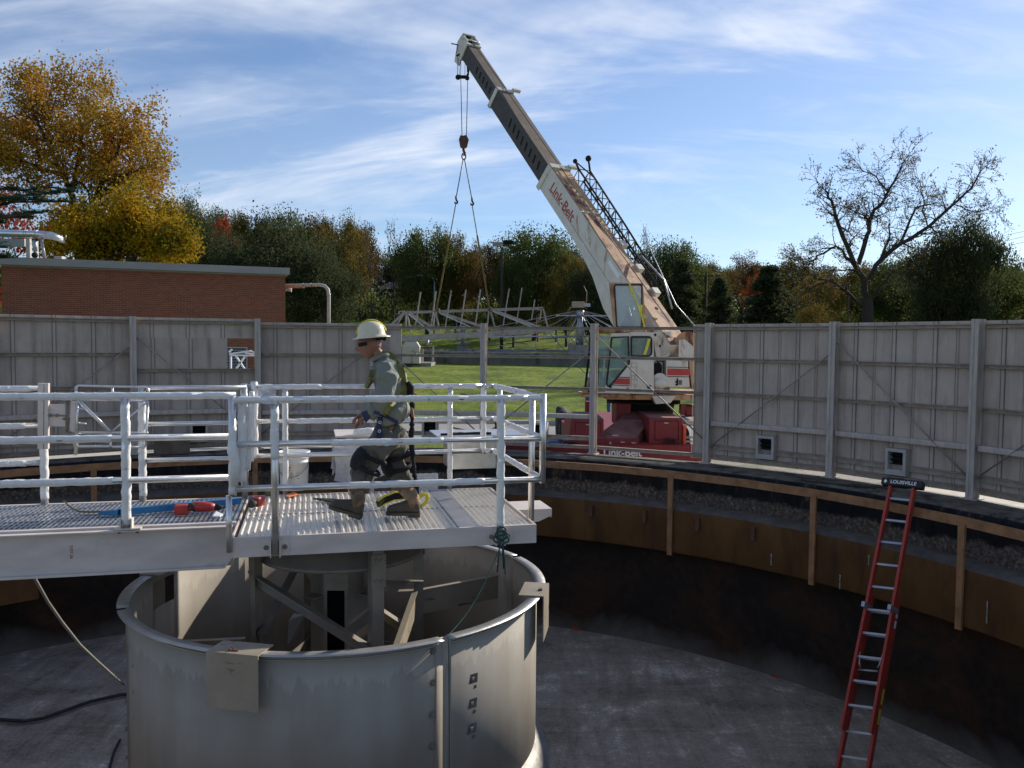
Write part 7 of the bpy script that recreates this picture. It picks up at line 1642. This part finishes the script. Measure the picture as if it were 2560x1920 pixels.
TR = [
 ('dark', 470, 500, 118, 120, 'dark green crown rising highest on the hill right of the big golden tree'),
 ('oak2', 425, 535, 105, 110, 'olive crown half hidden behind the big golden tree'),
 ('oak3', 545, 528, 125, 120, 'green crown on the hilltop just left of the red tree'),
 ('red', 548, 546, 108, 95, 'orange red crown glowing on the wooded hill'),
 ('oak2', 640, 548, 118, 130, 'olive green crown on the skyline right of the red tree'),
 ('oak3', 705, 534, 120, 130, 'rounded green crown on the skyline above the feathery dark trees'),
 ('oak2', 790, 545, 112, 120, 'olive crown on the skyline right of the rounded green one'),
 ('gold', 860, 555, 104, 120, 'yellowish crown above the roof of the hipped house'),
 ('brown', 900, 566, 112, 110, 'brown thinning crown left of the tall leafless trees'),
 ('bare', 985, 556, 104, 130, 'leafless grey tree behind the dark hipped house'),
 ('bare', 930, 575, 98, 110, 'small leafless tree left of the hipped house'),
 ('oak', 1068, 584, 103, 150, 'dark green tree behind the street lamp'),
 ('bare', 1118, 562, 115, 150, 'tall leafless tree behind the left sling strap'),
 ('oak2', 1140, 596, 104, 110, 'olive tree between the two sling straps'),
 ('bare', 1190, 598, 108, 110, 'leafless tree behind the right sling strap'),
 ('brown', 1225, 615, 100, 100, 'brown tree left of the floodlight pole'),
 ('oak', 1338, 583, 101, 190, 'big round dark green oak right of the floodlight pole'),
 ('oak', 1285, 650, 95, 90, 'small green tree at the foot of the floodlight pole'),
 ('gold', 1418, 640, 96, 100, 'yellow green tree between the oak and the crane boom'),
 ('brown', 1440, 606, 112, 100, 'brownish crown beside the lower crane boom'),
 ('dark', 1478, 655, 93, 120, 'dark crown directly left of the crane cab'),
 ('bare', 1625, 565, 108, 90, 'leafless tree top right of the crane boom'),
 ('oak', 1672, 610, 96, 150, 'green crown right of the lattice jib'),
 ('cone', 1705, 655, 86, 110, 'dark evergreen just right of the crane boom foot'),
 ('gold', 1770, 660, 104, 110, 'yellow crown behind the utility pole'),
 ('cone', 1800, 700, 84, 90, 'narrow dark evergreen right of the utility pole'),
 ('brown', 1858, 642, 112, 150, 'grey brown crown on the skyline between pole and bare tree'),
 ('red', 1900, 690, 104, 90, 'small red crown behind the broad evergreen'),
 ('cone', 1925, 672, 80, 150, 'broad dark evergreen left of the golden bush'),
 ('oak2', 1985, 655, 108, 130, 'olive crown behind the broad evergreen'),
 ('gold', 2045, 700, 98, 120, 'yellow green crown above the golden bush'),
 ('gold', 2058, 764, 62, 115, 'small golden bush tree peeping over the right fence'),
 ('oak', 2250, 655, 92, 150, 'green crown right behind the trunk of the big bare tree'),
 ('dark', 2345, 580, 70, 170, 'dark leaning green tree right of the big bare tree'),
 ('dark', 2440, 545, 68, 150, 'tallest dark green tree at the right'),
 ('oak', 2420, 660, 74, 260, 'broad low green crown over the right fence'),
 ('brown', 2550, 665, 90, 120, 'reddish brown crown at the right edge'),
 ('oak2', 2510, 700, 80, 150, 'olive crown low at the right edge'),
 ('dark', 560, 590, 70, 230, 'left one of the feathery dark green trees over the brick building'),
 ('dark', 690, 572, 66, 280, 'broadest feathery dark green tree over the brick building'),
 ('dark', 790, 640, 62, 180, 'feathery dark green tree right of the brick building'),
 ('oak2', 430, 600, 58, 120, 'grey green shrubby tree over the middle of the brick building'),
 ('oak2', 2170, 670, 105, 160, 'olive crown far behind the big bare tree')]
for k_, u, vt, Y, wpx, lb in TR: tree(k_, u, vt, Y, wpx, lb, 'trees round the works')
rn_ = random.Random(11)
for i in range(30):
    u = 420+i*76+rn_.uniform(-25, 25); Y = rn_.uniform(132, 150); vt = (575 if u < 900 else 632 if u < 1500 else 668)+rn_.uniform(-8, 14); tree(rn_.choice(['oak2', 'oak3', 'brown', 'oak', 'gold']), u, vt, Y, 150, 'one of the far trees filling the wood behind the front crowns', 'far trees of the wood')
# undergrowth along the wood edge
rn = np.random.default_rng(5); n = 60000; px = rn.uniform(-75, 110, n); py = rn.uniform(112, 127, n); hh_ = rn.gamma(2.2, .9, n); hh_ = np.minimum(hh_, 5.5)
base_z = np.array([hgt(a, b) for a, b in zip(px, py)]); pts = np.stack([px, py, base_z+hh_*rn.uniform(.1, 1, n)], 1)
o = link('undergrowth', mesh_quads('undergrowth', leafmesh(pts, .5, rn), 'green')); tag(o, kind='stuff')
# ---- the big golden tree
def hero(limbs, Y, trunkpts, rtrunk, seed, leaf, bark, nleaf, lsize, sig, depth, label, name='tree', group=None, L0=None, up=.06, kids=2, side=2, spr=.6, yspread=3.0, bias=None):
    rn = np.random.default_rng(seed); base = P(*trunkpts[0], Y); zb_ = hgt(base.x, Y); t = thing(name, label, 'tree', (base.x, Y, zb_), group)
    q = MB(); tips = []
    tp = [Vector((base.x, Y, zb_-.3))]+[P(u, v, Y) for u, v in trunkpts[1:]]; q.tube(tp, [rtrunk*(1-.25*i/len(tp)) for i in range(len(tp))], 10, cap=False)
    for (pts_, r0, r1, dy) in limbs:
        k = len(pts_); pp = [P(u, v, Y+dy*i/(k-1)) for i, (u, v) in enumerate(pts_)]; pp2 = []
        for i in range(k-1):
            for s_ in range(3): pp2.append(pp[i].lerp(pp[i+1], s_/3)+Vector(rn.normal(size=3))*(.05 if i or s_ else 0))
        pp2.append(pp[-1]); m_ = len(pp2); rr = [r0+(r1-r0)*i/(m_-1) for i in range(m_)]; q.tube(pp2, rr, 8, cap=False)
        Ln = L0 or (pp[-1]-pp[0]).length*.3
        for i in range(max(1, m_//4), m_):
            dd = (pp2[min(i+1, m_-1)]-pp2[i-1]).normalized()
            for s_ in range(side if i < m_-1 else kids+1): grow(q, tips, pp2[i], rdir(dd, rn.uniform(.35, 1.15) if i < m_-1 else rn.uniform(.1, .6), rn, up), Ln*rn.uniform(.6, 1.1), rr[i]*.45, depth, rn, up, spr, 4, kids, .68, .2, .014, 1)
    q.build('trunk', bark, t)
    ta = np.array(tips); pts_ = ta[rn.integers(0, len(ta), nleaf)]+rn.normal(size=(nleaf, 3))*sig
    if bias is not None: pts_ = pts_[bias(pts_, rn)]
    V_ = leafmesh(pts_, lsize, rn)-np.array([base.x, Y, zb_]); link('crown', mesh_quads('crown', V_, leaf), t); return t
SH = lambda L_, c, k, dx=0: [([(c[0]+(u-c[0])*k+dx if i else u, c[1]+(v-c[1])*k if i else v) for i, (u, v) in enumerate(p)], a, b, d) for p, a, b, d in L_]
gl = [([(228, 560), (232, 515), (262, 450), (285, 400), (300, 350)], .26, .08, 1.0), ([(262, 450), (330, 420), (380, 400)], .14, .05, -1), ([(232, 515), (300, 490), (350, 480)], .12, .05, 1.5),
      ([(180, 560), (178, 480), (165, 440), (120, 350), (75, 260), (60, 200)], .28, .06, -1.5), ([(178, 480), (195, 380), (210, 300), (225, 220)], .20, .06, 2), ([(165, 440), (100, 400), (40, 380), (-30, 360)], .16, .06, -2), ([(120, 350), (110, 270), (130, 200)], .12, .05, 1.5),
      ([(100, 400), (75, 330), (0, 270), (-50, 230)], .14, .05, 2.5), ([(285, 400), (320, 330), (330, 270)], .12, .05, -1.5)]
gl = SH(gl, (190, 560), .86)
hero(gl, 62, [(200, 700), (205, 610), (200, 560)], .55, 21, 'gold', 'darkbark', 40000, .21, .42, 2, 'big golden orange tree rising high above the brick building at the left', L0=1.75, kids=2, side=2, up=.0)
gl2 = [([(330, 640), (300, 590), (230, 560)], .16, .06, 1), ([(330, 640), (350, 590), (330, 530)], .16, .06, -1), ([(330, 640), (390, 600), (430, 560)], .15, .05, 1), ([(330, 640), (400, 620), (440, 610)], .14, .05, -1), ([(330, 640), (260, 620), (190, 590)], .14, .05, 0), ([(200, 640), (150, 600), (120, 560)], .14, .05, 0), ([(200, 640), (230, 600), (260, 540)], .14, .05, 1)]
gl2 = SH(gl2, (300, 645), .72)
hero(gl2, 52, [(310, 760), (318, 700), (330, 640)], .35, 22, 'golden2', 'darkbark', 36000, .20, .38, 2, 'yellow green lower tree in front of the big golden tree', L0=1.2, kids=2, side=2, up=.02)
tree('red', -60, 400, 66, 330, 'rusty brown tree crown at the left edge below the golden tree')
# ---- the big bare tree
bl_ = [([(2170, 745), (2155, 690), (2135, 655), (2095, 560), (2078, 500), (2065, 478)], .36, .10, -1.5), ([(2135, 655), (2090, 615), (2045, 640), (2020, 655)], .16, .05, 1.5),
       ([(2145, 660), (2165, 590), (2175, 550), (2195, 515), (2222, 480), (2245, 435), (2262, 400)], .28, .06, 1), ([(2175, 550), (2160, 540), (2110, 515)], .12, .05, -2), ([(2095, 560), (2120, 580), (2130, 545)], .10, .05, 1),
       ([(2170, 705), (2190, 665), (2250, 610), (2320, 570), (2380, 510), (2430, 470), (2450, 430)], .30, .06, -1), ([(2250, 610), (2290, 520), (2345, 505)], .16, .05, 2), ([(2190, 665), (2225, 600), (2225, 555)], .16, .06, 1), ([(2320, 570), (2310, 520), (2300, 470)], .08, .04, -2), ([(2380, 510), (2440, 530), (2480, 520)], .07, .03, 1),
       ([(2160, 765), (2120, 735), (2080, 700), (2035, 695), (2010, 670)], .20, .06, -2), ([(2080, 700), (2030, 720), (1995, 745)], .10, .04, -1), ([(2175, 760), (2200, 715), (2230, 680), (2260, 665)], .14, .05, -2), ([(2220, 480), (2190, 440), (2150, 420)], .10, .04, 1)]
bl_ = [(p, a*.72, b*.7, d) for p, a, b, d in bl_]
hero(bl_, 64, [(2173, 900), (2170, 800), (2168, 745)], .47, 23, 'muted', 'darkbark', 6500, .14, .16, 3, 'huge nearly bare tree with dark spreading limbs over the right fence', L0=1.15, kids=2, side=2, up=.02, spr=.7)
# leafier clump at the top of the bare tree is part of its crown; pine at the left edge
pt = thing('pine_tree', 'dark green pine whose branches reach in from the left edge over the brick building', 'tree', (P(-90, 700, 27).x, 27, -.8))
q = MB(); x0 = P(-90, 700, 27).x; q.tube([(x0, 27, -.9), (x0, 27, 6), (x0+.1, 27, 10)], [.3, .22, .1], 8, cap=False); tips = []; rn = np.random.default_rng(31)
for (u, v, dy) in ((185, 480, -.5), (160, 505, .5), (120, 530, -1), (90, 480, 1), (60, 545, 0), (30, 500, -1), (100, 500, .2), (20, 645, -.5), (-10, 620, .5), (0, 560, 0), (-40, 400, 0), (-60, 330, .5)):
    e = P(u, v, 27+dy); s_ = Vector((x0, 27, e.z-.2+abs(e.x-x0)*-.1)); mid_ = s_.lerp(e, .5)+Vector((0, 0, .2)); q.tube([s_, mid_, e], [.07, .045, .015], 5, cap=False)
    for k in range(26):
        f_ = rn.uniform(.30, 1.0); b_ = (s_.lerp(mid_, f_*2) if f_ < .5 else mid_.lerp(e, f_*2-1)); d_ = Vector(rn.normal(size=3))*.22*(1.25-f_*.5); d_.z = abs(d_.z)*.5-.05; e2 = b_+d_+(e-s_).normalized()*.15; q.tube([b_, e2], [.012, .006], 3, cap=False); tips += [tuple(b_.lerp(e2, t_)) for t_ in (.35, .6, .8, 1)]
q.build('trunk', 'bark', pt)
ta = np.array(tips); n = 15000; c_ = ta[rn.integers(0, len(ta), n)]; a = rn.normal(size=(n, 3)); a /= np.linalg.norm(a, axis=1)[:, None]; a[:, 2] = np.abs(a[:, 2])*.8; ln = rn.uniform(.09, .16, n)[:, None]; b = np.cross(a, rn.normal(size=(n, 3))); b /= np.linalg.norm(b, axis=1)[:, None]; w_ = .008
V_ = np.empty((n, 4, 3)); V_[:, 0] = c_-b*w_; V_[:, 1] = c_+b*w_; V_[:, 2] = c_+a*ln+b*w_*.4; V_[:, 3] = c_+a*ln-b*w_*.4; V_ = V_.reshape(-1, 3)-np.array([x0, 27, -.8]); link('crown', mesh_quads('crown', V_, 'pine'), pt)
# planks and litter beyond the fence, in the yard
for i, (u0, v0, u1, v1, Y, mt_, lb) in enumerate(((1155, 985, 1190, 992, 20.5, 'wood', 'pale plank end sticking up beyond the fence above the platform rail'), (1030, 980, 1050, 995, 20, 'wood', 'short plank leaning behind the worker beyond the fence'), (1125, 1068, 1200, 1082, 21, 'wood', 'plank lying on the grass beyond the fence under the middle rail'))):
    q = MB(); q.bar(P(u0, v0, Y), P(u1, v1, Y+.3), .14, .04); solo(q.build('plank', mt_), lb, 'plank')
